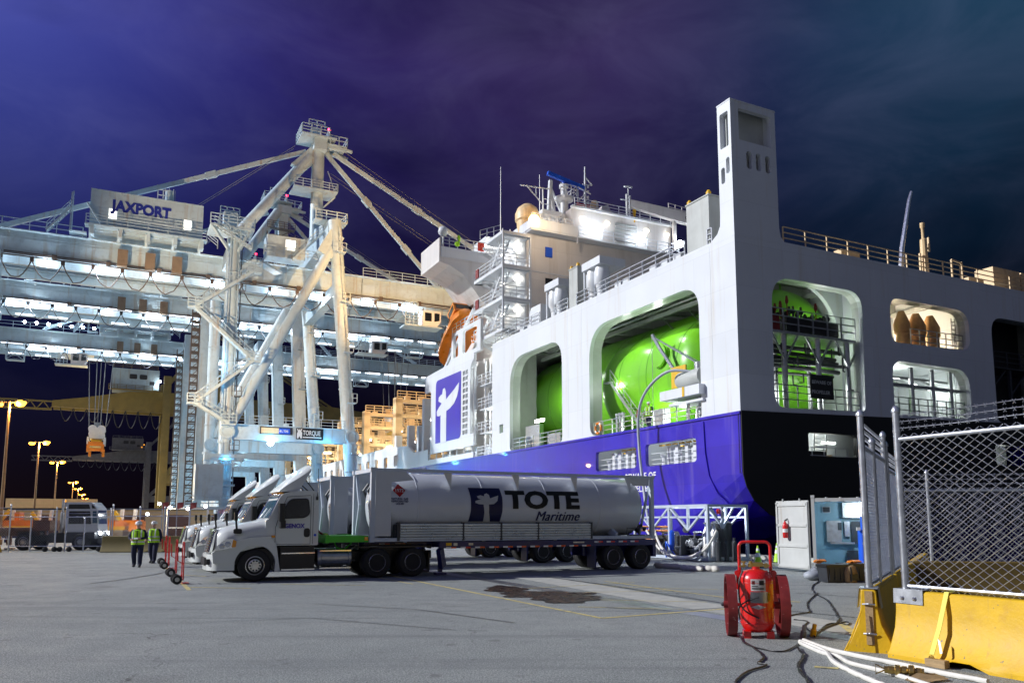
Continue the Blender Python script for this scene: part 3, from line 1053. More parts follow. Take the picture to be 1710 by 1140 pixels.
hd.path([(1.6, 5.6, 12.1), (1.2, 7.6, 13.4), (.75, 9.0, 14.4)], .05, 6)
hd.tube((.7, 9.1, 14.5), (1.6, 5.5, 12.2), .02, n=5)
hd.tube((.65, 9.1, 14.4), (.5, 8.9, 9.0), .02, n=5)
hd.build('hose_davit', M['galv'], ship, smooth=35)
hp = MB()
hp.bb(-.45, 1.1, 3.0, 6.9, 9.6, 10.2).bb(-.2, 1.2, 3.0, 6.3, 9.2, 9.35)
for t in (2.9, 4.1, 5.3):
    hp.bar((.5, t, 8.3), (.5, t, 9.8), .12)
hp.build('hose_tray', M['ship_white'], ship)
q = MB()
q.lathe((.5, 3.6, 10.85), (0, 1, 0), [(.6, 0), (.6, .05), (.5, .06), (.55, .3), (.55, 2.2), (.45, 2.4), (.3, 2.5)], 18)
q.build('hose_reel', M['ship_grey'], ship, smooth=30)
q = MB()
q.bb(.9, 1.0, 5.9, 7.4, 10.6, 12.0).bb(-.48, -.45, 4.4, 4.6, 9.6, 10.21)
q.build('hose_guard', M['yellow'], ship)
# --- deckhouse
dh = MB()
dh.bb(3.4, 28.9, 33.0, 50, 18.76, 29.9)
dh.bb(8.6, 21.2, 33.0, 46, 30.4, 33.75)
dh.bb(3.4, 29.5, 33.0, 50.0, 29.9, 30.4)
dh.bb(2.0, 28, 39.7, 50, 8.14, 18.7).bb(2.4, 4.4, 34.2, 39.6, 8.14, 18.7)
dh.build('deckhouse', M['house'], ship)
q = MB()
for z in (23.0, 26.4):
    q.bb(3.41, 28.9, 32.95, 33.0, z, z + .08)
q.bb(3.4, 21.5, 31.9, 33.0, 30.25, 30.4).bb(3.35, 8.6, 31.85, 31.95, 30.4, 31.4).bb(3.3, 3.4, 32, 46, 30.4, 31.3)
q.bar((8.6, 31.9, 29.6), (8.6, 31.9, 31.4), .12)
q.bb(8.5, 21.4, 32.6, 33, 33.75, 33.95)
q.build('deck_edge', M['ship_white'], ship)
q = MB()
q.bb(5.5, 6.3, 32.9, 32.99, 28.1, 29.1)
q.each('window', M['bluep'], ship)
q = MB()
q.bb(5.5, 6.3, 32.9, 32.99, 24.9, 25.9)
q.bb(6.6, 7.1, 32.9, 32.99, 19.6, 20.1)
q.each('window', M['glass'], ship)
# louvres beside the vents
q = MB()
for n0 in (13.6, 16.2):
    for z in range(7):
        q.bb(n0, n0 + 2.0, 32.75, 32.95, 20.4 + z * .48, 20.65 + z * .48)
for z in range(6):
    q.bb(13.9, 16.6, 32.8, 32.98, 30.7 + z * .42, 30.95 + z * .42)
q.each('louvre', M['ship_grey'], ship)
rl = MB()
rl.rail([(8.8, 31.95, 30.4), (21.4, 31.95, 30.4), (21.4, 33, 30.4)], 1.1, 3, 1.4, .03)
rl.rail([(9, 33.0, 33.95), (21.2, 33.0, 33.95)], 1.0, 3, 1.4, .03)
rl.rail([(3.6, 32.2, 31.3), (8.4, 32.2, 31.3)], .8, 2, 1.0, .03)
rl.build('deckhouse_railing', M['ship_white'], ship)
# stair galleries on the port after corner
gl = MB()
for z in (20.1, 23.2, 26.4, 29.7):
    t1 = 38.8 if z < 29 else 36
    gl.bb(.3, 3.4, 32.0, t1, z - .3, z)
    if z < 29:
        gl.rail([(3.3, 32.05, z), (.35, 32.05, z), (.35, t1, z)], 1.1, 3, 1.3, .03)
        gl.stairs((1.4, 36.6, z), (1.4, 33.4, z + 3.1), .8, (1, 0, 0), 0, 12)
    gl.bar((.5, 32.3, z - .3), (3.4, 32.3, z - .3), .1, .25)
    gl.bar((.5, 37, z - .3), (3.4, 37, z - .3), .1, .25)
    gl.bar((.4, 32.1, z), (.4, 32.1, min(z + 3, 29.6)), .14)
    gl.bar((3.35, 32.1, z), (3.35, 32.1, min(z + 3, 29.6)), .2)
    gl.loft([[(3.4, 38.0, z - 1.3), (1.2, 38.0, z - .3), (.3, 38.8, z - .3)], [(3.4, 38.8, z - 1.3), (1.2, 38.8, z - .3), (.3, 38.8, z - .1)]])
gl.build('stair_gallery', M['ship_white'], ship)
q = MB()
for z in (23.3, 26.5):
    q.bb(.2, .3, 37.5, 38.2, z, z + .9)
q.each('fire_locker', M['redworn'], ship)
# bridge wing
bw = MB()
sternplate(bw, [[(-3.1, 30.1), (-3.1, 28.45), (-1.9, 28.2), (-.3, 27.4), (1.6, 25.0), (3.4, 24.0), (3.4, 30.0)]], 40, 5.5)
bw.bb(-3.1, -2.9, 40, 45.5, 30.1, 31.0)
bw.build('bridge_wing', M['house'], ship)
q = MB()
q.bb(-2.9, 3.4, 39.93, 40.0, 29.0, 30.1)
q.bb(2.4, 8.5, 40.5, 44, 30.4, 32.2)
q.bb(3.35, 3.41, 33.2, 40, 26.6, 30.4)
q.bb(3.35, 3.41, 33.2, 38.8, 20.2, 26.4)
q.build('wing_bulwark', M['ship_white'], ship)
q = MB()
q.rail([(-2.9, 40.0, 30.1), (2.6, 40.0, 30.1)], 1.1, 3, 1.0, .035)
q.rail([(1.6, 40.2, 31.6), (4.0, 40.2, 32.6)], 1.0, 2, .9, .03)
q.build('wing_railing', M['galv'], ship)
q = MB()
q.bb(1.2, 1.9, 39.85, 39.93, 30.2, 31.1)
q.build('wing_panel', M['red'], ship)
q = MB()
q.lathe((-2.3, 41, 30.2), (0, 0, 1), [(.08, 0), (.08, 1.6)], 8)
q.ball((-2.3, 41, 32.1), .55, 12)
q.build('searchlight', M['ship_white'], ship, smooth=40)
q = MB()
q.ball((-.9, 40.1, 31.2), .3, 8, sq=(.7, .7, 1.5)).ball((-1.1, 40.0, 30.6), .3, 8)
q.each('life_vest', M['hiviz'], ship)
# domes, masts and radar
q = MB()
q.lathe((4.3, 34.5, 30.4), (0, 0, 1), [(1.0, 0), (1.1, 1.6), (1.25, 1.7), (1.25, 2.4), (1.0, 3.0), (.5, 3.4), (.05, 3.5)], 16)
q.lathe((12.2, 34.3, 33.8), (0, 0, 1), [(.45, 0), (.45, 1.4), (.3, 1.8), (.05, 1.9)], 12)
q.each('satellite_dome', M['cream'], ship, smooth=35)
q = MB()
q.tube((1.05, 34, 29.7), (1.05, 34, 37.0), .05, .02, 5).tube((6.0, 35, 31), (6.0, 35, 37.6), .05, .02, 5)
q.bar((6.0, 34.3, 30.4), (6.0, 34.3, 35.8), .12).bar((3.4, 34.3, 35.7), (6.8, 34.3, 35.9), .1).bar((4.2, 34.3, 35.7), (6.1, 34.3, 34.0), .08)
q.bar((5.2, 34.3, 35.7), (5.2, 34.3, 34.9), .06)
for n in range(6):
    q.bar((4.6 + n * .3, 34, 30.4), (4.6 + n * .3, 34, 32.0), .07)
q.build('aerial_frame', M['ship_white'], ship)
rm_ = MB()
rm_.bar((7.0, 35, 32.6), (7.3, 35, 37.2), .35).bar((7.9, 35, 33), (7.3, 35, 36.4), .2).bar((9.0, 35.4, 33.6), (7.4, 35.2, 36.6), .18)
rm_.bb(5.9, 10.0, 34.2, 36.5, 33.2, 33.6)
rm_.bar((5.9, 34.2, 33.2), (8.5, 34.2, 31.4), .2)
rm_.lathe((8.9, 35, 33.6), (0, 0, 1), [(.45, 0), (.45, 1.5), (1.0, 1.7), (1.0, 2.0), (.35, 2.2), (.35, 3.0), (.5, 3.1), (.5, 3.4), (.2, 3.5)], 14)
rm_.rail([(8.0, 34.1, 35.6), (9.9, 34.1, 35.6), (9.9, 35.9, 35.6)], 1.1, 3, .6, .03)
rm_.rail([(6, 34.2, 33.6), (8, 34.2, 33.6)], 1.1, 2, .8, .03)
rm_.stairs((7.6, 33.4, 30.5), (8.2, 34.2, 33.6), .6, (0, 1, 0))
mast_ = rm_.build('radar_mast', M['ship_white'], ship)
q = MB()
q.bar((6.9, 34.9, 37.9), (11.2, 34.6, 36.9), .35, .42)
q.lathe((8.9, 35, 37.0), (0, 0, 1), [(.2, 0), (.2, .4)], 8)
q.build('radar_scanner', M['bluep'], mast_)
q = MB()
q.bar((11.2, 34.5, 33.9), (11.2, 34.5, 39.3), .22, None, 0, w2=.1, h2=.1)
q.bar((10.3, 34.5, 36.9), (11.9, 34.5, 36.4), .1).bar((11.2, 34.5, 38.2), (12.1, 34.5, 37.4), .1).bar((12.1, 34.5, 37.4), (10.9, 34.5, 37.3), .08)
q.bar((10.3, 34.5, 34.0), (10.3, 34.5, 36.6), .12).bar((10.3, 34.5, 35.3), (11.2, 34.5, 36.3), .1)
for z in (34.6, 35.2, 35.8, 36.4, 37.0):
    q.lathe((11.5, 34.4, z), (0, 0, 1), [(.12, 0), (.12, .25)], 8)
q.bar((10.4, 34.6, 33.9), (11.2, 34.5, 35.2), .09).bar((12.0, 34.6, 33.9), (11.2, 34.5, 35.2), .09)
q.build('signal_mast', M['ship_white'], ship)
q = MB()
q.bb(10.0, 11.6, 34.2, 34.3, 34.3, 35.0)
q.build('signal_panel', M['red'], ship)
q = MB()
sternplate(q, [[(13.0, 33.9), (15.2, 33.9), (14.0, 35.6), (13.3, 35.3)]], 34.5, 2.2)
q.build('funnel_cowl', M['house'], ship)
# bridge-deck crane
q = MB()
q.bar((16.0, 33.2, 35.6), (21.0, 32.4, 34.9), .5, .8, w2=.6, h2=1.2)
q.bar((21.0, 32.4, 34.9), (25.5, 31.7, 34.3), .6, 1.2, w2=.7, h2=1.3)
q.bar((21.2, 32.4, 34.5), (21.2, 32.4, 31.0), .35).bar((24.6, 31.9, 33.7), (25.4, 31.8, 31.0), .4)
q.rail([(20.5, 32.4, 35.4), (23.8, 32, 35.0)], .8, 2, .9, .03)
q.bar((25.3, 31.7, 34.6), (27.5, 31.5, 18.8), 1.2)
cr_ = q.build('deck_crane', M['house'], ship)
q = MB()
q.text('ORIENTAL', .5, frame((22.2, 31.76, 34.45), (4.5, -.7, -.6), (0, 0, 1)), depth=.02, bold=.012)
q.build('crane_lettering', M['dark'], cr_)
q = MB()
q.bar((15.6, 33.2, 33.9), (15.6, 33.2, 36.6), .16).bar((16.0, 33.2, 33.9), (16.0, 33.2, 36.5), .16).bar((14.8, 33.2, 35.9), (16.2, 33.2, 35.9), .1)
q.bar((15.8, 33.2, 36.5), (15.8, 33.2, 37.6), .06).bar((15.3, 33.2, 37.4), (16.3, 33.2, 37.5), .16)
for i in range(5):
    q.bar((15.6, 33.1, 34.3 + i * .45), (16.0, 33.1, 34.5 + i * .45), .07)
q.build('wind_mast', M['ship_white'], ship)
q = MB()
q.bar((16.4, 33.0, 34.9), (16.4, 33.0, 33.5), .3, .3, w2=.1, h2=.1)
q.build('crane_hook', M['yellowp'], cr_)
# --- upper deck fittings along the port side and the stern
q = MB()
q.rail([(.2, 2.2, 18.75), (.2, 2.6, 18.75)], 1.05, 3, .6, .03)
for a, b in ((4.8, 15.5), (16.4, 18.2), (19.6, 21.6), (24.4, 33.4)):
    q.rail([(.2, a, 18.75), (.2, b, 18.75)], 1.05, 3, 1.45, .032)
q.build('upper_deck_railing', M['galv'], ship)
q = MB()
q.rail([(4.0, .15, 18.75), (31.9, .15, 18.75)], 1.05, 3, 1.9, .032)
q.build('stern_railing', M['cream'], ship)
for t0, t1, wd in ((2.45, 4.6, .9), (18.15, 19.45, .8)):
    q = MB()
    q.bb(.25, .25 + wd, t0, t1, 18.75, 22.0, 0)
    q.bb(.2, .3 + wd, t0 - .05, t1 + .05, 22.0, 22.08, 0)
    k = q.build('lashing_pillar', M['ship_grey'], ship)
    q = MB()
    for t in (t0 + .15, t1 - .15):
        q.lathe((.4, t, 22.08), (0, 0, 1), [(.16, 0), (.16, .18), (.08, .3)], 8)
    q.build('pillar_lamp', M['yellowp'], k)
for t0, t1 in ((14.9, 17.5), (21.2, 23.6)):
    q = MB()
    q.bb(.25, 2.6, t0, t1, 21.35, 21.95)
    q.bar((2.4, t1 - .2, 18.75), (2.4, t1 - .2, 21.4), .2).bar((.4, t1 - .15, 18.75), (.4, t1 - .15, 21.4), .1)
    k = q.build('vent_canopy', M['ship_white'], ship)
    for t in (t0 + .75, t1 - .7):
        q = MB()
        q.lathe((.95, t, 18.75), (0, 0, 1), [(.4, 0), (.4, .7), (.45, .75), (.45, 1.0), (.62, 1.25), (.62, 2.2), (.55, 2.35), (.55, 2.6)], 16)
        q.build('vent_pipe', M['ship_white'], k, smooth=35)
q = MB()
for t in (5.6, 7.0, 8.2, 11.5, 12.5, 25, 26.5, 28):
    q.bb(.5, 1.0, t, t + .8, 18.75, 19.35)
q.bb(.4, 1.4, 24.6, 26.4, 18.75, 20.6)
q.lathe((.6, 26.4, 20.0), (1, 0, 0), [(.7, 0), (.7, .8)], 16)
q.each('deck_locker', M['ship_white'], ship)
q = MB()
q.path([(15.1, .6, 18.75), (15.35, .6, 20.3), (16.4, .6, 23.9), (16.7, .6, 24.6)], .16, 8, radii=[.16, .16, .13, .1])
q.bar((15.4, .6, 18.75), (15.6, .6, 20.0), .1)
q.build('jib_crane', M['galv'], ship, smooth=35)
q = MB()
q.lathe((17.75, .7, 18.75), (0, 0, 1), [(.26, 0), (.22, 2.6), (.1, 2.7), (.1, 3.4), (.16, 3.5), (.16, 3.8)], 10)
q.bar((17.75, .7, 20.8), (18.3, .7, 20.8), .1).bar((18.3, .7, 20.6), (18.3, .7, 21.6), .12).bar((17.3, .7, 18.8), (17.3, .7, 20.3), .12)
q.build('stern_light_mast', M['cream'], ship, smooth=35)
q = MB()
q.bb(25.5, 28.7, .8, 2.2, 18.75, 20.6).bb(28.9, 31.8, .8, 2.2, 18.75, 20.6)
q.bb(9.5, 11.2, .6, 1.2, 18.75, 19.4).bb(22.3, 24, .6, 1.2, 18.75, 19.3)
q.bar((20.2, .4, 18.75), (20.2, .4, 20.2), .1).bar((21.3, .4, 18.75), (21.3, .4, 20.2), .1).bar((20.2, .4, 20.2), (21.3, .4, 20.1), .1)
q.each('stern_locker', M['cream'], ship)
# --- forward side panel of the house with the emblem
fp = MB()
LOGO = rpoly([(41.3, 10.45), (48.6, 10.45), (48.6, 17.5), (41.3, 17.5)], [.7, .1, .7, .1], 5)
sideplate(fp, [[(38.0, 9.4), (50.2, 9.4), (50.2, 16.6), (52.2, 16.6), (52.2, 18.5), (45.0, 18.75), (44.2, 19.3), (44.0, 22.0), (36.4, 22.0), (36.4, 18.75), (38.0, 18.75)],
               rr(42.2, 19.2, 43.6, 21.6, .25), rr(37.3, 19.2, 41.0, 21.6, .25), rpoly([(38.05, 10.6), (38.9, 10.6), (38.9, 17.6), (38.05, 18.2)], [.1, .2, .5, .1], 3)] + [rr(39.5 + (i % 2) * .75, 10.7 + (i // 2) * .62, 40.1 + (i % 2) * .75, 11.15 + (i // 2) * .62, .06, 2) for i in range(22)], 0, .3)
fp.build('house_side_panel', M['ship_white'], ship)
lp = MB()
sideplate(lp, [LOGO], -.03, .03)
lg = lp.build('emblem_panel', M['logoblue'], ship)
# white beacon-like figure: pillar, wing and three-lobed head (drawn in t and z)
q = MB()
sideplate(q, [[(47.0, 10.4), (45.3, 10.4), (45.3, 13.75), (44.3, 13.9), (43.1, 14.3), (42.3, 14.9), (41.9, 15.6), (41.8, 16.35), (43.2, 15.75), (44.6, 15.3), (45.4, 15.0), (45.5, 15.9), (45.85, 16.35), (46.35, 16.3), (46.6, 15.7), (46.9, 15.75), (47.6, 15.5), (47.7, 15.1), (47.1, 14.9), (46.7, 14.75), (47.6, 14.35), (48.2, 14.0), (48.1, 13.5), (47.5, 13.4), (47.0, 13.5)]], -.05, .02)
q.build('emblem_figure', M['ship_white'], lg)
# white gear crammed in the recess aft of that panel and below it
q = MB()
rnd = random.Random(11)
for z in (8.2, 10.6, 13.0, 15.4):
    q.bb(.6, 4, 33.7, 38.0, z - .1, z)
    q.rail([(.4, 33.7, z), (.4, 38, z)], 1.0, 3, 1.0, .03)
for i in range(26):
    t, z, n = rnd.uniform(33.8, 37.6), rnd.choice((8.2, 10.6, 13.0, 15.4)), rnd.uniform(.8, 2.4)
    q.bb(n, n + .5, t, t + rnd.uniform(.2, .6), z, z + rnd.uniform(.4, 1.6))
for i in range(10):
    t, n = rnd.uniform(33.8, 37.8), rnd.uniform(.6, 2)
    q.tube((n, t, 8.2), (n, t, 17.8), .07, n=6)
for t in range(39, 51, 2):
    q.bb(.8, 1.6, t, t + rnd.uniform(.4, 1.2), 8.2, 8.2 + rnd.uniform(.6, 1.2))
    q.bar((.3, t, 8.2), (.3, t, 9.4), .12)
q.bb(-.02, .2, 38, 60, 8.2, 8.75)
q.rail([(.1, 50.5, 8.7), (.1, 60, 8.7)], 1.0, 3, 1.3, .03)
q.build('side_gear', M['ship_white'], ship)
# --- bow part: bulwark with cut-outs, lashing bridges
bk = MB()
holes = [rr(62 + i * 4.2, 8.8, 63.6 + i * 4.2, 10.2, .3, 3) for i in range(26)]
sideplate(bk, [[(51, 8.2), (180, 8.2), (180, 11.4), (66, 11.4), (58, 11.0), (56, 10.0), (51, 10.0)]] + holes, .02, .3)
bk.bb(.3, 20, 60, 178, 8.0, 8.15)
for t, h in ((53.2, 8.0), (55.0, 5.0), (58.6, 5.4), (63.5, 4.6)):
    bk.bb(.3, 1.1, t, t + .7, 8.2, 8.2 + h)
    bk.bb(1.0, 2.2, t - .1, t + .9, 8.2 + h * .45, 8.2 + h * .6)
for i in range(6):
    bk.bar((-.2, 51.5 + i * .5, 7.4), (.9, 52.2 + i * .5, 12.0 - i * .3), .06)
bk.build('bow_bulwark', M['ship_white'], ship)
for k, t in enumerate((66, 81, 96, 111, 126, 141)):
    q = MB()
    h = 18.2 if k < 3 else 16.4
    for n in (1.0, 8, 15.0, 22, 29):
        q.bb(n, n + .9, t, t + 1.3, 8.2, h)
    for z in (10.8, 13.4, 16.0, 18.0)[:4 if k < 3 else 3]:
        q.bb(1, 30, t, t + 1.3, z - .45, z)
        q.rail([(1.2, t + .1, z), (29, t + .1, z)], 1.1, 3, 1.3, .05)
        for n in range(2, 29, 2):
            q.bar((n, t + .6, z), (n + .6, t + .6, z - 2.1), .10)
            q.bb(n + .4, n + 1.1, t + .3, t + 1.0, z, z + rnd.uniform(.2, .9))
    q.build('lashing_bridge', M['cream'], ship)
    q = MB()
    for n in (4.5, 12, 19.5):
        q.bb(n, n + 1.4, t - .15, t - .05, 12.7, 12.95).bb(n + 1, n + 2.4, t - .15, t - .05, 15.3, 15.5)
    q.each('bridge_lamp', M['lamp_white'], ship)
# --- lamps that are lit on board, with added fill lights among them
q = MB()
TUBES = [(9.2, 2.8, 14.75), (8.4, 2.2, 10.4), (3.5, 4.6, 9.6), (4.6, 4.0, 9.5), (17.6, 5.6, 14.9), (13.4, 1.5, 11.9), (13.4, 3.0, 11.1), (8.6, 2.0, 6.85), (25, 2.0, 6.9)]
for n, t, z in TUBES:
    q.bb(n, n + 1.1, t, t + .14, z, z + .12)
for t, z in ((26.2, 10.6), (26.9, 10.6)):
    q.bb(1.5, 1.62, t, t + .9, z, z + .25)
for t, z in ((34.5, 13.9), (36, 11.6), (36.6, 16.4)):
    q.bb(2.6, 2.8, t, t + .8, z, z + .2)
q.each('ceiling_light', M['tube'], ship)
q = MB()
for n in (9.7, 12.7, 17.7, 20.4):
    q.bb(n, n + .4, 32.8, 32.99, 32.75, 32.92)
for z in (19.6, 22.7, 25.9, 29.0):
    q.bb(3.0, 3.3, 34.3, 34.9, z - .05, z + .15).bb(2.6, 2.9, 36.9, 37.3, z, z + .15)
for i in range(3):
    q.bar((2.3 + i * 1.2, 40.3, 31.0 + i * .55), (2.6 + i * 1.2, 40.3, 31.1 + i * .55), .3)
q.bb(5.0, 5.6, 32.4, 32.6, 30.9, 31.2)
q.each('deck_light', M['lamp_deck'], ship)
for n, z in ((11.0, 31.55), (16.3, 31.5), (21.3, 31.5)):
    q = MB()
    q.lathe((n, 31.6, z), (-.3, -1, -.4), [(.08, -.2), (.36, 0), (.36, .12), (.02, .15)], 14)
    q.build('floodlight', M['lamp_led'], ship)
    lamp('floodlight_beam', (n, 31.2, z - .2), 10, (1, .93, .85), ship, .25)
q = MB()
q.lathe((3.5, 31.6, 31.1), (-.3, -1, -.4), [(.1, -.25), (.5, 0), (.5, .14), (.02, .2)], 16)
q.build('sodium_floodlight', M['lamp_sodium_hot'], ship)
lamp('sodium_beam', (5.5, 28.8, 30.6), 420, (1, .76, .52), ship, .3)
lamp('boom_fill', (-1.0, 46.4, 30.6), 24000, (1, .52, .18), ship, .3, 'SPOT', (3, 26, 5.0), 95)  # added spot without a fitting, throws orange light on the crane boom
WH = (.93, 1.0, .95)
for n, t, z, p in ((9.4, 2.2, 14.4, 170), (8.2, 1.8, 10.2, 110), (4.4, 2.6, 9.9, 130), (17.5, 4.2, 15.2, 1100), (16.5, 2.6, 11.5, 220), (20.2, 2.5, 11.0, 100), (7.5, 1.6, 7.3, 60), (26, 1.5, 6.8, 30),
                   (1.2, 26.5, 9.8, 120), (1.4, 10, 8.8, 190), (1.6, 9.5, 16.0, 90), (1.7, 13.5, 15.6, 60), (3.0, 27.3, 12.5, 260), (3.2, 24, 15.0, 80), (4.6, 37.0, 11, 60), (1.2, 6.5, 8.7, 60), (1.6, 14.6, 12.0, 160), (1.2, 7.5, 7.4, 50), (1.2, 13, 7.4, 50), (1.5, 35.5, 17.0, 160), (1.3, 36, 12.6, 160), (1.3, 35.4, 10.0, 90), (1.2, 44, 9.2, 60), (1.5, 40.5, 20.8, 120)):
    lamp('bay_light', (n, t, z), p, WH if n != 17.5 else (1, .80, .56), ship, .3)  # points away from the tubes are added fill for the green tanks
for z in (22.8, 25.9, 29.1):
    lamp('gallery_light', (2.0, 34.5, z - .1), 13, (.93, 1, 1), ship, .2)
for n in (10, 13, 18, 20.5):
    lamp('deck_beam', (n, 32.2, 32.4), 3.5, (.93, 1, 1), ship, .2)
lamp('wing_light', (2.5, 40.0, 31.2), 60, (.95, 1, 1), ship, .2)
lamp('after_deck_light', (5.5, 31.95, 31.0), 20, (.95, 1, 1), ship, .2)
for t in (62, 78, 93, 108, 125):
    lamp('bridge_beam', (4, t, 14), 480, (1, .85, .55), ship, .5)
# --- lifeboat hung in its davit frame (a thing of its own)
lb = thing('lifeboat', 'orange enclosed lifeboat hanging nose-down at the ship side', 'lifeboat', W(.9, 44.4, 21.5), TH)
q = MB()
def lbsec(y, wd, zt, zb):
    return [(wd * math.cos(a) * (1 if math.sin(a) > -.2 else .85), y, (zt if math.sin(a) > 0 else -zb) * math.sin(a)) for a in [2 * math.pi * i / 14 for i in range(14)]]
q.loft([[(x, y, z) for x, y, z in lbsec(*s)] for s in ((-4.0, .3, .5, .5), (-3.7, 1.0, 1.2, .9), (-2.8, 1.35, 1.7, 1.15), (0, 1.5, 1.6, 1.3), (2.5, 1.35, 1.4, 1.2), (3.8, .8, 1.0, .8), (4.4, .15, .3, .3))], closed=True, cap=True)
q.bb(-1.0, 1.0, -3.2, -1.2, 1.3, 2.4)
b_ = q.build('boat_hull', M['lifeboat'], lb, smooth=40)
b_.rotation_euler = (R(-33), 0, 0)
b_.scale = (1.15, .95, 1.05)
q = MB()
for y in (-2.4, -1.2, 0, 1.2, 2.4):
    q.bb(-1.5, -1.42, y, y + .5, .45, .75)
q.bb(-1.02, -.98, -3.0, -1.5, 1.6, 2.2).bb(-.8, .8, -3.23, -3.19, 1.6, 2.2)
q.each('window', M['glass'], b_)
dv = MB()
dv.bar((.4, 45.4, 18.6), (.4, 49.6, 16.2 + 2.4), .3).bar((.4, 47.2, 18.6), (.4, 39, 23.6), .25).bar((2.6, 47.2, 18.6), (2.6, 39, 23.6), .25)
dv.rail([(.3, 44.6, 22.0), (.3, 36.5, 22.0)], 1.1, 3, 1.1, .03)
dv.bar((.4, 46.5, 18.7), (.4, 45.2, 20.7), .2).bar((.4, 44.4, 19), (.4, 49.0, 17.8), .18)
dv.build('lifeboat_davit', M['ship_white'], ship)
# lifebuoy things
def lifebuoy(loc, label, rz=TH):
    t = thing('lifebuoy', label, 'lifebuoy', loc, rz, 'lifebuoys on the ship rail')
    q = MB()
    q.path([(0, .38 * math.cos(a), .38 * math.sin(a)) for a in [2 * math.pi * i / 16 for i in range(16)]], .085, 8, closed=True)
    q.build('ring', M['orange'], t, smooth=40)
    q = MB()
    for i in range(4):
        a = math.pi / 4 + i * math.pi / 2
        q.path([(0, .38 * math.cos(a + d), .38 * math.sin(a + d)) for d in (-.14, 0, .14)], .09, 8)
    q.build('white_band', M['white'], t, smooth=40)
lifebuoy(W(.12, 15.2, 8.75), 'orange lifebuoy on the rail of the opening with the green tanks')
lifebuoy(W(.05, 38.3, 20.3), 'orange lifebuoy high on the ship side under the lifeboat')
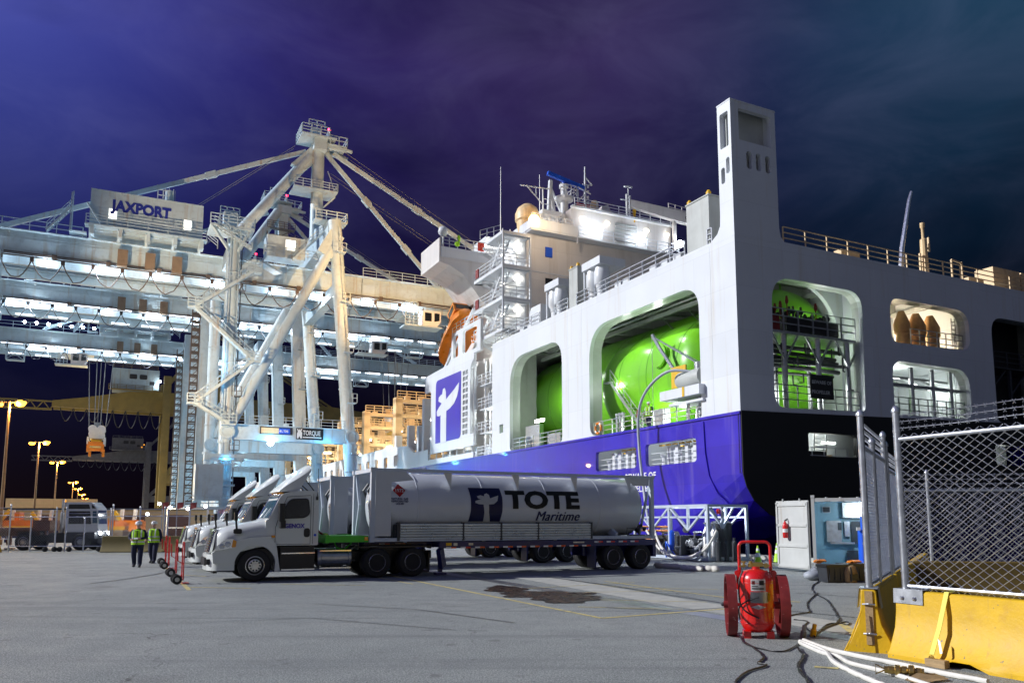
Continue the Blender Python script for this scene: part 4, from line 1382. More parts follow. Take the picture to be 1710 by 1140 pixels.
# ================================================================ QUAY CRANES
CN = -12.65                                     # centre line of a crane between its two rails
def crane(tc, label, near, dz=0.0, box=False, trolley=6.0, mast=True):
    c = thing('gantry_crane', label, 'crane', W(CN, tc), TH, 'ship-to-shore gantry cranes along the quay')
    X = lambda n: n - CN
    P = lambda n, y, z: Vector((n - CN, y, z))
    LS, WS, YF = -20.4, -5.0, 9.25
    zg, zt = 32.4 + dz, 35.0 + dz
    cr = M['crane']
    for y in (-YF, YF):                         # legs, each its own part
        q = MB()
        if box:
            q.bar(P(LS, y, 4), P(LS, y, zt + .5), 1.5, 1.7, up=(1, 0, 0))
        else:
            q.lathe(P(LS, y, 4), (0, 0, 1), [(.75, 0), (.75, zt - 3.2)], 20)
            q.lathe(P(LS, y, 6.5), (0, 0, 1), [(1.0, 0), (1.0, .25)], 20)
            q.lathe(P(LS, y, 11), (0, 0, 1), [(.95, 0), (.95, .3)], 20)
        q.build('landside_leg', cr, c, smooth=30)
        q = MB()
        if box:
            q.bar(P(WS, y, 4), P(WS - 1.8, y, zt + .5), 1.6, 1.8, up=(1, 0, 0))
        else:
            q.tube(P(WS, y, 4), P(WS - 3.3, y, 40.2 + dz), .82, n=20)
        q.build('waterside_leg', cr, c, smooth=30)
        q = MB()
        q.bar(P(LS, y, 12.3), P(WS - .6, y, 12.3), 1.3, 1.75)
        q.build('portal_beam', cr, c)
        q = MB()
        q.rail([P(LS + 1, y - .75, 13.2), P(WS - 1.6, y - .75, 13.2)], 1.1, 3, 1.5, .035)
        q.bar(P(LS + 1, y - .8, 13.2), P(WS - 1.6, y - .8, 13.2), .5, .08)
        q.lathe(P(-10.2, y - .4, 13.2), (0, 0, 1), [(.12, 0), (.12, 1.7), (.4, 1.75), (.4, 2.5)], 10)
        q.build('walkway', cr, c)
        q = MB()
        if box:
            q.bar(P(WS - 1.5, y, 34 + dz), P(LS + .4, y, 14), 1.0, 1.2)
        else:
            q.tube(P(WS - 3.6, y, 36.6), P(LS + .5, y, 13.4), .62, n=16)
            q.bar(P(WS - 3.0, y, 38.4), P(WS - 4.6, y, 35.4), 1.1, 2.0)
        q.build('diagonal_brace', cr, c, smooth=30)
        if not box:
            q = MB()
            for n in (LS, WS - .6):
                q.lathe(P(n, y - 1.0, 12.3), (0, -1, 0), [(.85, -.3), (.85, .12), (.6, .14), (.55, .05), (.05, .05)], 18)
            q.each('pin_joint', cr, c)
    for n in (LS, WS):
        q = MB()
        q.bar(P(n, -YF - 1.5, 3.6), P(n, YF + 1.5, 3.6), 1.3, 1.7)
        for y in (-YF, YF):
            q.bar(P(n, y - 3.6, 2.3), P(n, y + 3.6, 2.3), 1.0, .9)
            q.bar(P(n, y, 1.8), P(n, y, 4.2), 1.4, 1.4)
            for k in (-2.7, -.9, .9, 2.7):
                q.bar(P(n, y + k - .7, 1.3), P(n, y + k + .7, 1.3), .8, .9)
        q.build('sill_beam', cr, c)
        q = MB()
        for y in (-YF, YF):
            for k in (-3.2, -2.2, -1.4, -.4, .4, 1.4, 2.2, 3.2):
                q.lathe(P(n - .25, y + k, .45), (1, 0, 0), [(.42, 0), (.42, .5)], 14)
        q.each('bogie_wheel', M['crane_dark'], c)
    # cross beams, girders, rails
    q = MB()
    q.bar(P(LS, -YF, zt - .8), P(LS, YF, zt - .8), 1.4, 1.8)
    if box:
        q.bar(P(WS - 1.8, -YF, zt - .2), P(WS - 1.8, YF, zt - .2), 1.5, 2.0)
    else:
        for s in (-1, 1):
            q.bar(P(WS - 3.3, s * YF, 39.0), P(WS - 3.3, 0, 40.0), 1.6, 2.0, h2=3.8)
        q.bar(P(WS - 2.6, -YF, 31.2), P(WS - 2.6, YF, 31.2), 1.2, 1.5)
    q.build('cross_beam', cr, c)
    for y in (-2.9, 2.9):
        q = MB()
        for a, b, nm in ((-53, -3.0, 0), (-2.9, 38, 1)):
            q.bar(P(a, y, (zg + zt) / 2), P(b, y, (zg + zt) / 2), 1.3, zt - zg)
            q.bar(P(a, y, zg - .25), P(b, y, zg - .25), 1.7, .14)
            q.bar(P(a, y, zt - .55), P(b, y, zt - .55), 1.42, .1)
            q.bar(P(a, y, zg - .75), P(b, y, zg - .75), .5, .9)
        q.build('girder', cr, c)
    q = MB()
    y = -3.75
    q.bar(P(-53, y, zt + .02), P(38, y, zt + .02), .9, .08)
    q.rail([P(-53, y - .4, zt + .05), P(-36.8, y - .4, zt + .05)], 1.2, 2, 2.6, .04)
    q.rail([P(-3, y - .4, zt + .05), P(38, y - .4, zt + .05)], 1.2, 3, 1.9, .035)
    for i in range(23):
        n = -52 + i * 3.9
        q.bar(P(n, y, zt), P(n, y + .6, zt - .7), .12)
    q.build('girder_walkway', cr, c)
    for n in range(-50, 38, 8):
        pass
    q = MB()
    for n in range(-52, 38, 6):
        q.bar(P(n, -2.9, zg + .4), P(n + 3, 2.9, zg + .4), .25, .35).bar(P(n + 3, 2.9, zg + .4), P(n + 6, -2.9, zg + .4), .25, .35)
    q.build('girder_lacing', cr, c)
    # glowing strips under the girder, standing in for lamplight on its walkway
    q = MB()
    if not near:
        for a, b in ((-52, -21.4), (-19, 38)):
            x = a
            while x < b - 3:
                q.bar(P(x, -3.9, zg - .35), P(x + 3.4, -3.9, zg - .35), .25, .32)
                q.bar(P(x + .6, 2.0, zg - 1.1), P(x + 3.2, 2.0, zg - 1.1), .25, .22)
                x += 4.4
        q.each('walkway_glow', M['stripwhite'], c)
    q = MB()
    for n in (-47, -40.3, -34.5, -28.3, -21.5, -14.5, -8.5, -2.2, 3.6):
        q.lathe(P(n, -4.0, zg - .9), (0, 0, -1), [(.1, -.3), (.36, 0), (.36, .16), (.02, .2)], 12)
    if not near:
        for i in range(8):
            q.ball(P(-48.5 + i * 1.9, -4.1, zt + 1.25), .26, 8)
    q.each('floodlight', M['lamp_led'], c)
    if near:
        for n, pw in ((-47, 700), (-34.5, 700), (-21.5, 400), (-8.5, 400), (3.6, 300)):
            lamp('floodlight_beam', P(n, -4.1, zg - 1.4), pw, (.80, .9, 1), c, .3)
    else:
        for n in (-44, -28, -10, 8):
            lamp('floodlight_beam', P(n, -4.6, zg - 1.2), 700, (.85, .92, 1), c, .4)
    q = MB()
    rnd = random.Random(int(tc))
    x = -51.0
    while x < 4:
        L = 3.5 if x > -30 else 3.1
        pts = []
        for i in range(9):
            f = i / 8
            pts.append(P(x + L * f, -4.4, zg - .9 - 2.2 * (1 - (2 * f - 1) ** 2) * rnd.uniform(.93, 1.05)))
        q.path(pts, .07, 5)
        q.bb(X(x) - .2, X(x) + .2, -4.55, -4.2, zg - 1.0, zg - .6)
        x += L
    q.bar(P(-52, -4.35, zg - .55), P(12, -4.35, zg - .55), .12)
    q.build('festoon_cable', M['liftdark'] if near else M['dark'], c)
    # machinery house on the back reach
    q = MB()
    q.bb(X(-36.2), X(-23.7), -4.6, 4.6, 36.0 + dz, 41.0 + dz)
    q.bb(X(-36.2), X(-23.7), -4.65, 4.65, 40.95 + dz, 41.08 + dz)
    for i in range(12):
        n = -36.1 + i * 1.12
        q.bb(X(n), X(n) + .03, -4.63, -4.6, 36.1 + dz, 40.9 + dz)
    mh = q.build('machinery_house', cr, c)
    q = MB()
    for n in (-34.2, -25.9):
        q.bb(X(n), X(n) + .85, -4.66, -4.6, 37.7 + dz, 38.9 + dz)
    q.each('window', M['lit_window'], mh)
    q = MB()
    q.text('JAXPORT', 1.80, frame(P(-33.9, -4.68, 38.75 + dz), (1, 0, 0), (0, 0, 1)), depth=.05, bold=.085, spacing=1.0, sx=.86)
    q.build('lettering', M['signblue'], mh)
    q = MB()
    q.bb(X(-36.6), X(-23.2), -6.0, -4.6, 36.2 + dz, 36.35 + dz)
    q.rail([P(-36.5, -5.95, 36.35 + dz), P(-23.3, -5.95, 36.35 + dz), P(-22.0, -5.95, 35.4 + dz)], 1.1, 3, 2.1, .04)
    for n in range(-36, -22, 3):
        q.bar(P(n, -5.6, 36.2 + dz), P(n, -4.2, 35.0 + dz), .3, .5).bb(X(n), X(n) + .4, -5.8, -4.4, 35.2 + dz, 36.2 + dz)
    q.bar(P(-36.5, -5.2, 39.0 + dz), P(-34.8, -5.2, 36.4 + dz), .5, .15)
    q.lathe(P(-27.6, -3.2, 41.0 + dz), (0, 0, 1), [(.5, 0), (.5, 1.6), (.45, 1.8)], 12)
    for i in range(7):
        a = i * .9
        q.bar(P(-27.6 + .6 * math.cos(a), -3.2 + .6 * math.sin(a), 40.9 + dz), P(-27.6 + .6 * math.cos(a), -3.2 + .6 * math.sin(a), 43 + dz), .06)
    q.rail([P(-29, -4.4, 41.05 + dz), P(-27.8, -4.4, 41.05 + dz)], 1.3, 2, .6, .05)
    q.bb(X(-38.2), X(-36.4), -5.2, -3.4, 35.4 + dz, 35.5 + dz).rail([P(-38.1, -5.2, 35.5 + dz), P(-38.1, -5.2, 39 + dz)], 1.0, 2, 1, .05)
    q.stairs(P(-40.5, -4.3, 35.2 + dz), P(-38.1, -4.3, 38.4 + dz), .8, (0, 1, 0))
    q.bar(P(-38.0, -4.2, 35.4 + dz), P(-38.0, -4.2, 40.5 + dz), .12)
    q.build('house_gallery', cr, mh)
    q = MB()                                    # winch bundles hung behind the house
    for n in (-33, -30, -27):
        q.bb(X(n), X(n) + 1.1, -5.0, -4.2, zg - .4, zg + 1.6)
    q.each('cable_drum', M['drumtan'], mh)
    # apex mast, back leg and stays
    zA = 53.4 + dz
    if mast:
        q = MB()
        if box:
            q.bar(P(-8.0, -1.2, zt), P(-8.0, -1.2, zA), 1.2, 1.5, up=(1, 0, 0)).bar(P(-8.0, 1.8, zt), P(-8.0, 1.8, zA), 1.2, 1.5, up=(1, 0, 0))
            q.bb(X(-9.2), X(-6.8), -2.2, 2.6, zA - .6, zA + .8)
        else:
            q.tube(P(-8.7, 0, 40.4), P(-8.7, 0, zA), .86, n=20)
            q.bb(X(-9.6), X(-7.8), -1.6, 1.6, zA - .2, zA + 1.4)
            q.loft([[P(-9.6, -.5, zA + .6), P(-12.4, -.5, zA - 2.6), P(-10.6, -.5, zA - 3.2), P(-8.7, -.5, zA - 1.2)], [P(-9.6, .5, zA + .6), P(-12.4, .5, zA - 2.6), P(-10.6, .5, zA - 3.2), P(-8.7, .5, zA - 1.2)]], closed=True, cap=True)
        q.build('apex_mast', cr, c, smooth=30)
        q = MB()
        for s in ((-1, 1) if box else (0,)):
            if box:
                q.tube(P(-9, s * 1.6, zA - .3), P(LS + 1, s * 4, zt + .5), .75, n=16)
            else:
                q.tube(P(-9.8, 0, zA - 1.0), P(-19.3, 0, 39.3), .74, n=18)
                q.tube(P(-19.3, 0, 39.3), P(-20.0, 0, zt - .5), .74, n=18)
        q.build('back_leg', cr, c, smooth=30)
        q = MB()
        q.bb(X(-11.4), X(-6.6), -2.2, 2.0, zA + 1.4, zA + 1.55)
        q.bar(P(-7.8, -1.2, zA + .6), P(-4.2, -1.2, zA + .4), .5, .6, h2=.25).bar(P(-7.8, 1.2, zA + .6), P(-4.2, 1.2, zA + .4), .5, .6, h2=.25)
        q.bb(X(-8), X(-5), -1.6, 1.6, zA + .75, zA + .85)
        q.rail([P(-11.4, -2.2, zA + 1.5), P(-7.6, -2.2, zA + 1.5), P(-7.6, 2, zA + 1.5), P(-11.4, 2, zA + 1.5), P(-11.4, -2.2, zA + 1.5)], 1.3, 3, 1.3, .05)
        q.rail([P(-7.4, -1.7, zA + .85), P(-5.0, -1.7, zA + .85), P(-5.0, 1.7, zA + .85)], 1.2, 2, 1.2, .05)
        q.rail([P(-10.4, -1.6, zA + 2.9), P(-8.2, -1.6, zA + 2.9)], .9, 2, 1.1, .05)
        q.lathe(P(-9.4, -1.0, zA + 2.1), (-.2, -1, .2), [(.75, 0), (.75, .5)], 12)
        q.build('apex_platform', cr, c)
        q = MB()
        q.bb(X(-12.2), X(-6.2), -1.8, 1.8, zA - 6.2, zA - 6.05)
        q.rail([P(-12.2, -1.8, zA - 6.1), P(-6.2, -1.8, zA - 6.1), P(-6.2, 1.8, zA - 6.1)], 1.1, 3, 1.2, .045)
        q.bar(P(-6.2, 0, zA - 6.2), P(-7.8, 0, zA - 8), .2).bar(P(-7.5, -1, zA - 3), P(-6.4, -1, zA - 6), .1)
        q.build('mast_platform', cr, c)
        q = MB()
        q.bb(X(-21.8), X(-18.6), -YF - 1.6, -YF + 1.6, 36.6 + dz, 36.75 + dz)
        q.build('leg_platform', cr, c)
        q = MB()
        q.ball(P(-7.5, -1.2, zA + 3.0), .22, 8)
        q.build('beacon', M['lamp_red'], c)
        q = MB()
        q.bar(P(-7.5, -1.2, zA), P(-7.5, -1.2, zA + 2.9), .1)
        q.build('beacon_post', cr, c)
        for a, b in ((P(-7.6, 0, zA), P(9.2, -1.2, zt + .6)), (P(-6.6, 0, zA + .2), P(29, -1.2, zt + .6)), (P(-10.4, 0, zA - .3), P(-45.5, -1.5, zt + .8))):
            q = MB()
            q.bar(a, b, .42, .55)
            for f in (.35, .7):
                p = a.lerp(b, f)
                q.bar(p - (b - a).normalized() * .7, p + (b - a).normalized() * .7, .62, .8)
            q.bar(b, b - Vector((0, 0, .9)), .6, .7)
            q.build('stay', cr, c)
        q = MB()
        for k in (-.5, .5):
            q.tube(P(-5, k, zA + .5), P(31, k, zt + .8), .035, n=4).tube(P(-7, k, zA - 3), P(22, k, zt + .8), .035, n=4).tube(P(-12, k, zA), P(-26, k, 41 + dz), .03, n=4)
        q.build('wire_rope', M['crane_dark'], c)
    # stair zigzag and lattice lift shaft at the near landside leg
    if near:
        q = MB()
        y = -YF - 1.7
        A = [P(-20.4, y, 13.1), P(-24.2, y, 15.3), P(-17.9, y, 20.7), P(-24.6, y, 26.5), P(-18.2, y, 31.6)]
        for a, b in zip(A, A[1:]):
            q.bar(a, b, .9, .32)
            z = Vector((0, 0, 1.05))
            for s in (-.42, .42):
                e = Vector((0, s, 0))
                q.bar(a + e + z, b + e + z, .07).bar(a + e + z * .5, b + e + z * .5, .05)
                for i in range(9):
                    p = a.lerp(b, i / 8) + e
                    q.bar(p, p + z, .05)
        for a in A:
            q.bb(a.x - .8, a.x + .8, a.y - .5, a.y + .5, a.z - .2, a.z)
            q.rail([a + Vector((-.8, -.5, 0)), a + Vector((.8, -.5, 0))], 1.05, 3, .8, .05)
            q.bar(a + Vector((0, .4, -.2)), Vector((X(LS), -YF, a.z - .6)), .25)
        q.build('stairway', cr, c)
        q = MB()
        for z in (36.7,):
            q.bb(X(-23.4), X(-18.4), -YF - 2.2, -YF + 2.0, z - .25, z)
            q.rail([P(-23.4, -YF - 2.2, z), P(-18.4, -YF - 2.2, z), P(-18.4, -YF + 2, z)], 1.2, 3, 1.1, .05)
            q.rail([P(-22.2, -YF - .6, z + 1.6), P(-20, -YF - .6, z + 1.6)], 1.2, 3, .7, .05)
            q.bar(P(-23.2, -YF - 2, z - .2), P(-21.0, -YF - .6, z - 2.6), .3).bar(P(-18.8, -YF - 2, z - .2), P(-20, -YF - .6, z - 2.6), .3)
            q.bar(P(-21, -YF, z), P(-21, -YF, z + 2.2), 1.6, 1.6)
            q.stairs(P(-18.6, -YF - 2, 34.2), P(-23.0, -YF - 2, 36.6), .8, (0, 1, 0))
        q.bar(P(-18, -YF - 1, 33.2), P(-14.6, -YF + 3, 33.2), 1.2, .3)
        q.bb(X(-16.2), X(-11.4), -6.8, -4.2, zt + .2, zt + 3.0)
        q.rail([P(-16.6, -7.2, zt + .2), P(-9.8, -7.2, zt + .2)], 1.2, 3, 1.3, .05)
        q.build('service_platform', cr, c)
        q = MB()
        q.bb(X(-13.9), X(-12.7), -6.84, -6.8, zt + 1.3, zt + 2.6)
        q.each('window', M['lit_window'], c)
        q = MB()
        q.bar(P(-20.6, -YF - .6, 8.9), P(-20.6, -YF - .6, 9.6), 4.4, 1.6)
        q.bb(X(-23.8), X(-20.8), -YF - 2.6, -YF - .8, 4.2, 8.3).bb(X(-24.8), X(-16), -YF - 3.0, -YF + 1, 3.2, 3.5)
        q.rail([P(-24.8, -YF - 3, 3.5), P(-16, -YF - 3, 3.5)], 1.2, 3, 1.2, .05)
        q.bb(X(-21.2), X(-19.4), -YF - 1.4, -YF - .5, 5.9, 6.1).rail([P(-22.2, -YF - 1.6, 8), P(-18.8, -YF - 1.6, 8)], 1.2, 3, .8, .05)
        for n in (-21.3, -20.9, -19.9):
            q.bar(P(n, -YF - .9, 4), P(n, -YF - .9, 35.5), .1)
        q.build('cable_reel_house', cr, c)
    else:
        q = MB()
        for dx in (-.55, .55):
            for dy in (-.5, .5):
                q.bar(P(LS - 1.6 + dx, -YF - .6 + dy, 2), P(LS - 1.6 + dx, -YF - .6 + dy, zg), .12)
        z = 2.0
        while z < zg - 1:
            q.bar(P(LS - 2.15, -YF - 1.1, z), P(LS - 1.05, -YF - 1.1, z), .16)
            q.bar(P(LS - 2.15, -YF - 1.1, z), P(LS - 1.05, -YF - 1.1, z + 1.2), .09)
            q.bb(X(LS - 2.1), X(LS - 1.1), -YF - .9, -YF - .1, z + .3, z + .5)
            z += 1.2
        q.build('lift_shaft', M['liftdark'], c)
    # ladders, flange rings, stiffeners and service cages
    for n, y, z1_, lean in ((LS + .9, -YF - .2, zt, 0), (WS + .4, -YF - .9, 39, -3.3 if not box else -1.8), (WS + .4, YF - .9, 39, -3.3 if not box else -1.8)):
        q = MB()
        for dy in (-.28, .28):
            q.bar(P(n, y + dy, 4.5), P(n + lean, y + dy, z1_), .07)
        for i in range(int((z1_ - 4.5) / .8)):
            f = (i * .8) / (z1_ - 4.5)
            q.bar(P(n + lean * f, y - .28, 4.5 + i * .8), P(n + lean * f, y + .28, 4.5 + i * .8), .05)
            if i % 8 == 7:
                q.bb(X(n + lean * f) - .6, X(n + lean * f) + .5, y - .7, y + .5, 4.5 + i * .8, 4.58 + i * .8).rail([P(n + lean * f - .6, y - .7, 4.58 + i * .8), P(n + lean * f + .5, y - .7, 4.58 + i * .8)], 1.1, 2, .6, .04)
        q.build('ladder', M['crane_dark'] if n < -15 else cr, c)
    q = MB()
    for i in range(30):
        n = -52 + i * 3
        for z in (zt - .9, zg + .35):
            q.bar(P(n, -3.57, z), P(n + 2.9, -3.57, z), .05, .12)
        q.bar(P(n, -3.58, zg + .1), P(n, -3.58, zt - .1), .07, .12, up=(1, 0, 0))
    q.build('girder_stiffener', cr, c)
    q = MB()
    for a, b in ((-52, -21), (-19, 36)):
        for z, m_ in ((zg - .15, 0), (zg + .05, 0)):
            q.bar(P(a, -3.75, z), P(b, -3.75, z), .09)
    for i in range(16):
        n = -51 + i * 5.6
        q.bb(X(n), X(n) + .5, -4.0, -3.6, zg - .35, zg + .15)
    q.build('cable_tray', M['liftdark'], c)
    for n in ((-46, 12) if near else (-49.5, -15, 15)):
        q = MB()
        for dx in (-1.4, 1.4):
            for dy in (-.8, .8):
                q.bar(P(n + dx, -5 + dy, zg - 3.6), P(n + dx, -5 + dy, zg), .12)
        q.bb(X(n) - 1.4, X(n) + 1.4, -5.8, -4.2, zg - 3.7, zg - 3.55)
        for z in (-2.6, -1.6, -.6):
            q.bar(P(n - 1.4, -5.8, zg + z), P(n + 1.4, -5.8, zg + z), .08).bar(P(n - 1.4, -4.2, zg + z), P(n + 1.4, -4.2, zg + z), .08)
        q.bar(P(n - 1.4, -5.8, zg - 3.6), P(n + 1.4, -5.8, zg - 1.6), .08).bar(P(n + 1.4, -5.8, zg - 3.6), P(n - 1.4, -5.8, zg - 1.6), .08)
        if not near or n < 0:
            q.build('service_cage', cr, c)
    if not box:
        q = MB()
        for y in (-YF, YF):
            for k in range(6):
                z = 8 + k * 5.2
                f = (z - 4) / (36.2 + dz)
                q.lathe(P(WS - 3.3 * f, y, z), (-.09, 0, 1), [(.82, 0), (.90, .01), (.90, .14), (.82, .15)], 20)
            for k in range(4):
                q.lathe(P(LS, y, 15 + k * 5.5), (0, 0, 1), [(.75, 0), (.84, .01), (.84, .14), (.75, .15)], 20)
        q.each('flange_ring', cr, c, smooth=30)
        q = MB()
        for k in range(5):
            z = zt + .3 + k * 1.0
            q.bar(P(WS - 4.2, -3 + k * .6, z), P(WS - 1.4, -3 + k * .6, z), .1)
        q.stairs(P(-13, -YF + 2, zt), P(-9.2, -YF + 2, 39.2), .9, (0, 1, 0), 0, 14)
        q.rail([P(-10.5, -YF + 1, 40.6), P(-6.4, -YF + 1, 40.6), P(-6.4, 2, 41.6)], 1.2, 3, 1.2, .05)
        q.bb(X(-10.6), X(-6.4), -YF + 1, -YF + 3, 40.45, 40.6)
        q.build('mast_gallery', cr, c)
    else:
        q = MB()
        z = zt
        k = 1
        while z < 50:
            q.bar(P(-10.5, -2.4, z), P(-6.6, -2.4, z + 2.4), .14).bb(X(-10.9), X(-6.2), -3.0, -1.8, z + 2.35, z + 2.45).rail([P(-10.9, -3.0, z + 2.45), P(-6.2, -3.0, z + 2.45)], 1.1, 3, .9, .05)
            z += 2.45
        for dx in (-10.9, -6.2):
            q.bar(P(dx, -3, zt), P(dx, -3, 51), .14)
        q.build('mast_stair', M['crane_dark'], c)
    # trolley and driver's cab
    q = MB()
    q.bb(X(trolley - 3), X(trolley + 3), -2.2, 2.2, zg - 1.0, zg - .5).bb(X(trolley - 2), X(trolley + 2), -3.4, 3.4, zg - 1.25, zg - 1.0)
    q.rail([P(trolley - 3, -4.6, zg - 3.4), P(trolley - 1.2, -4.6, zg - 3.4)], 3.2, 8, .6, .05)
    q.bb(X(trolley - 3.2), X(trolley + 2.2), -5.2, -2.6, zg - 3.7, zg - 3.5)
    tr_ = q.build('trolley', cr, c)
    q = MB()
    sh = [(-1.2, 0), (.9, 0), (1.5, .8), (1.5, 2.2), (-1.2, 2.2)]
    q.plate([[(X(trolley + .6) + a, zg - 3.5 + b) for a, b in sh]], 2.2, frame((0, -3.9, 0), (1, 0, 0), (0, 0, 1)))
    q.build('driver_cab', M['white'], c)
    q = MB()
    q.plate([[(X(trolley + .6) + a, zg - 3.5 + b) for a, b in ((.5, .7), (1.3, .9), (1.3, 1.95), (.5, 1.95))]], .04, frame((0, -5.02, 0), (1, 0, 0), (0, 0, 1)))
    q.bb(X(trolley - .3), X(trolley + .7), -5.04, -5.0, zg - 2.8, zg - 1.6)
    q.bb(X(trolley + 2.1), X(trolley + 2.13), -4.8, -3, zg - 2.6, zg - 1.6)
    q.build('cab_window', M['glass'], c)
    return c
TC1, TC2, TC3 = 73.25, 104.5, 139.0
c1 = crane(TC1, 'nearest ship-to-shore crane, with round legs and the black TORQUE sign on its portal beam', True, trolley=6.0)
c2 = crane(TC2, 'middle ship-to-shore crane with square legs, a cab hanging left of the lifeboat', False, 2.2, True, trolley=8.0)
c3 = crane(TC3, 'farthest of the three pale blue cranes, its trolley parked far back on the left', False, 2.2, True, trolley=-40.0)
# signs on the near crane
P1 = lambda n, y, z: Vector((n - CN, y, z))
q = MB()
q.bb(P1(-12.45, 0, 0).x, P1(-9.15, 0, 0).x, -10.02, -9.94, 11.75, 13.12)
sg1 = q.build('torque_sign', M['black'], c1)
q = MB()
q.text('TORQUE', .82, frame(P1(-11.65, -10.04, 12.28), (1, 0, 0), (0, 0, 1)), depth=.02, bold=.012, sx=.64)
q.bb(P1(-11.65, 0, 0).x, P1(-9.4, 0, 0).x, -10.04, -10.03, 11.95, 12.08)
q.plate([[(P1(-12.36 + a, 0, 0).x, 11.86 + b) for a, b in ((0, 0), (.18, 0), (.3, .3), (.42, 0), (.62, 0), (.62, .75), (.5, .8), (.62, 1.15), (.45, 1.15), (.4, .95), (.3, 1.15), (.2, .95), (.12, 1.15), (0, 1.15), (.1, .8), (0, .6))]], .02, frame((0, -10.04, 0), (1, 0, 0), (0, 0, 1)))
q.build('sign_lettering', M['white'], sg1)
q = MB()
q.bb(P1(-16.7, 0, 0).x, P1(-12.9, 0, 0).x, -10.0, -9.93, 12.2, 13.1)
sg2 = q.build('load_sign', M['dark'], c1)
q = MB()
q.bb(P1(-16.55, 0, 0).x, P1(-14.5, 0, 0).x, -10.03, -10.0, 12.3, 12.98)
q.build('sign_panel', M['cream'], sg2)
q = MB()
q.bb(P1(-14.5, 0, 0).x, P1(-13.2, 0, 0).x, -10.03, -10.0, 12.3, 12.98)
q.build('sign_panel', M['bluep'], sg2)
q = MB()
q.text('40 L. TONS', .42, frame(P1(-14.44, -10.05, 12.48), (1, 0, 0), (0, 0, 1)), depth=.01, bold=.01, sx=.50)
q.build('sign_lettering', M['white'], sg2)
q = MB()
q.lathe(P1(-15.4, -9.9, 11.2), (-.2, -1, -.5), [(.1, -.25), (.34, 0), (.34, .15), (.02, .2)], 12)
q.build('portal_floodlight', M['lamp_led'], c1)
for n, z, p in ((-15.4, 10.9, 420), (-20.5, 9.0, 160), (-9, 10.5, 420), (-22.5, 20, 420)):
    lamp('portal_beam_light', P1(n, -10.8, z), p, (.10, .58, 1), c1, .25)
lamp('portal_back_light', P1(-13, 1, 10.5), 900, (.2, .68, 1), c1, .4)
lamp('portal_back_light', P1(-13, 0, 10.5), 2200, (.45, .8, 1), c2, .4)
lamp('portal_back_light', P1(-13, 0, 10.5), 2200, (.45, .8, 1), c3, .4)
q = MB()
q.ball(P1(-19.2, -12.2, 3.0), .3, 8)
q.build('warning_lamp', M['lamp_red'], c1)
# ---------------------------------------------------------------- spreaders hanging on their ropes (things of their own)
def spreader(n, t, z, label, ztop):
    s = thing('container_spreader', label, 'spreader', W(n, t, z), TH, 'container spreaders hanging from the cranes')
    q = MB()
    q.bb(-1.2, 1.2, -5.6, 5.6, .7, 1.2).bb(-.9, .9, -1.6, 1.6, 1.2, 2.2)
    for y in (-3, 3):
        q.bb(-.8, .8, y - .3, y + .3, 1.2, 1.7)
    q.build('spreader_beam', M['yellowp'], s)
    q = MB()
    for y in (-5.9, 5.9):
        q.bb(-1.25, 1.25, y - .25, y + .25, .55, 1.35)
        for x in (-1.2, 1.2):
            q.bb(x - .25, x + .25, y - .3, y + .3, -.6, .9)
    q.bb(-1.0, 1.0, -6.0, -5.8, -.4, .2)
    q.each('end_beam', M['orange'], s)
    q = MB()
    q.plate([rpoly([(-1.2, 2.3), (1.2, 2.3), (1.45, 3.4), (.6, 4.4), (-.6, 4.4), (-1.45, 3.4)], .3)], 4.2, frame((0, 0, 0), (1, 0, 0), (0, 0, 1)))
    for x in (-1.4, 1.4):
        q.bb(x - .2, x + .2, -2.2, 2.2, 1.2, 2.6)
    q.build('head_block', M['white'], s)
    q = MB()
    for y in (-1.6, 1.6):
        for x in (-.75, .75):
            q.lathe((x, y - .15, 4.2), (0, 1, 0), [(.75, 0), (.75, .3)], 16)
    q.each('sheave', M['white'], s)
    q = MB()
    for y in (-1.6, 1.6):
        for x in (-1.4, -.5, .5, 1.4):
            q.tube((x, y, 4.2), (x * 1.5, y * 1.1, ztop - z), .035, n=4)
    q.tube((0, 0, 4.2), (0, 0, ztop - z), .06, n=5)
    q.lathe((0, 0, 4.3), (0, 0, 1), [(.7, 1.3), (.15, .4), (.15, .0)], 8)
    q.build('hoist_rope', M['crane_dark'], s)
    return s
spreader(-35.6, TC3, 15.2, 'orange and yellow spreader hanging end-on against the dark sky at left', 33)
spreader(13.2, TC2, 16.6, 'yellow spreader with grey head block hanging over the ship by its bow', 33)
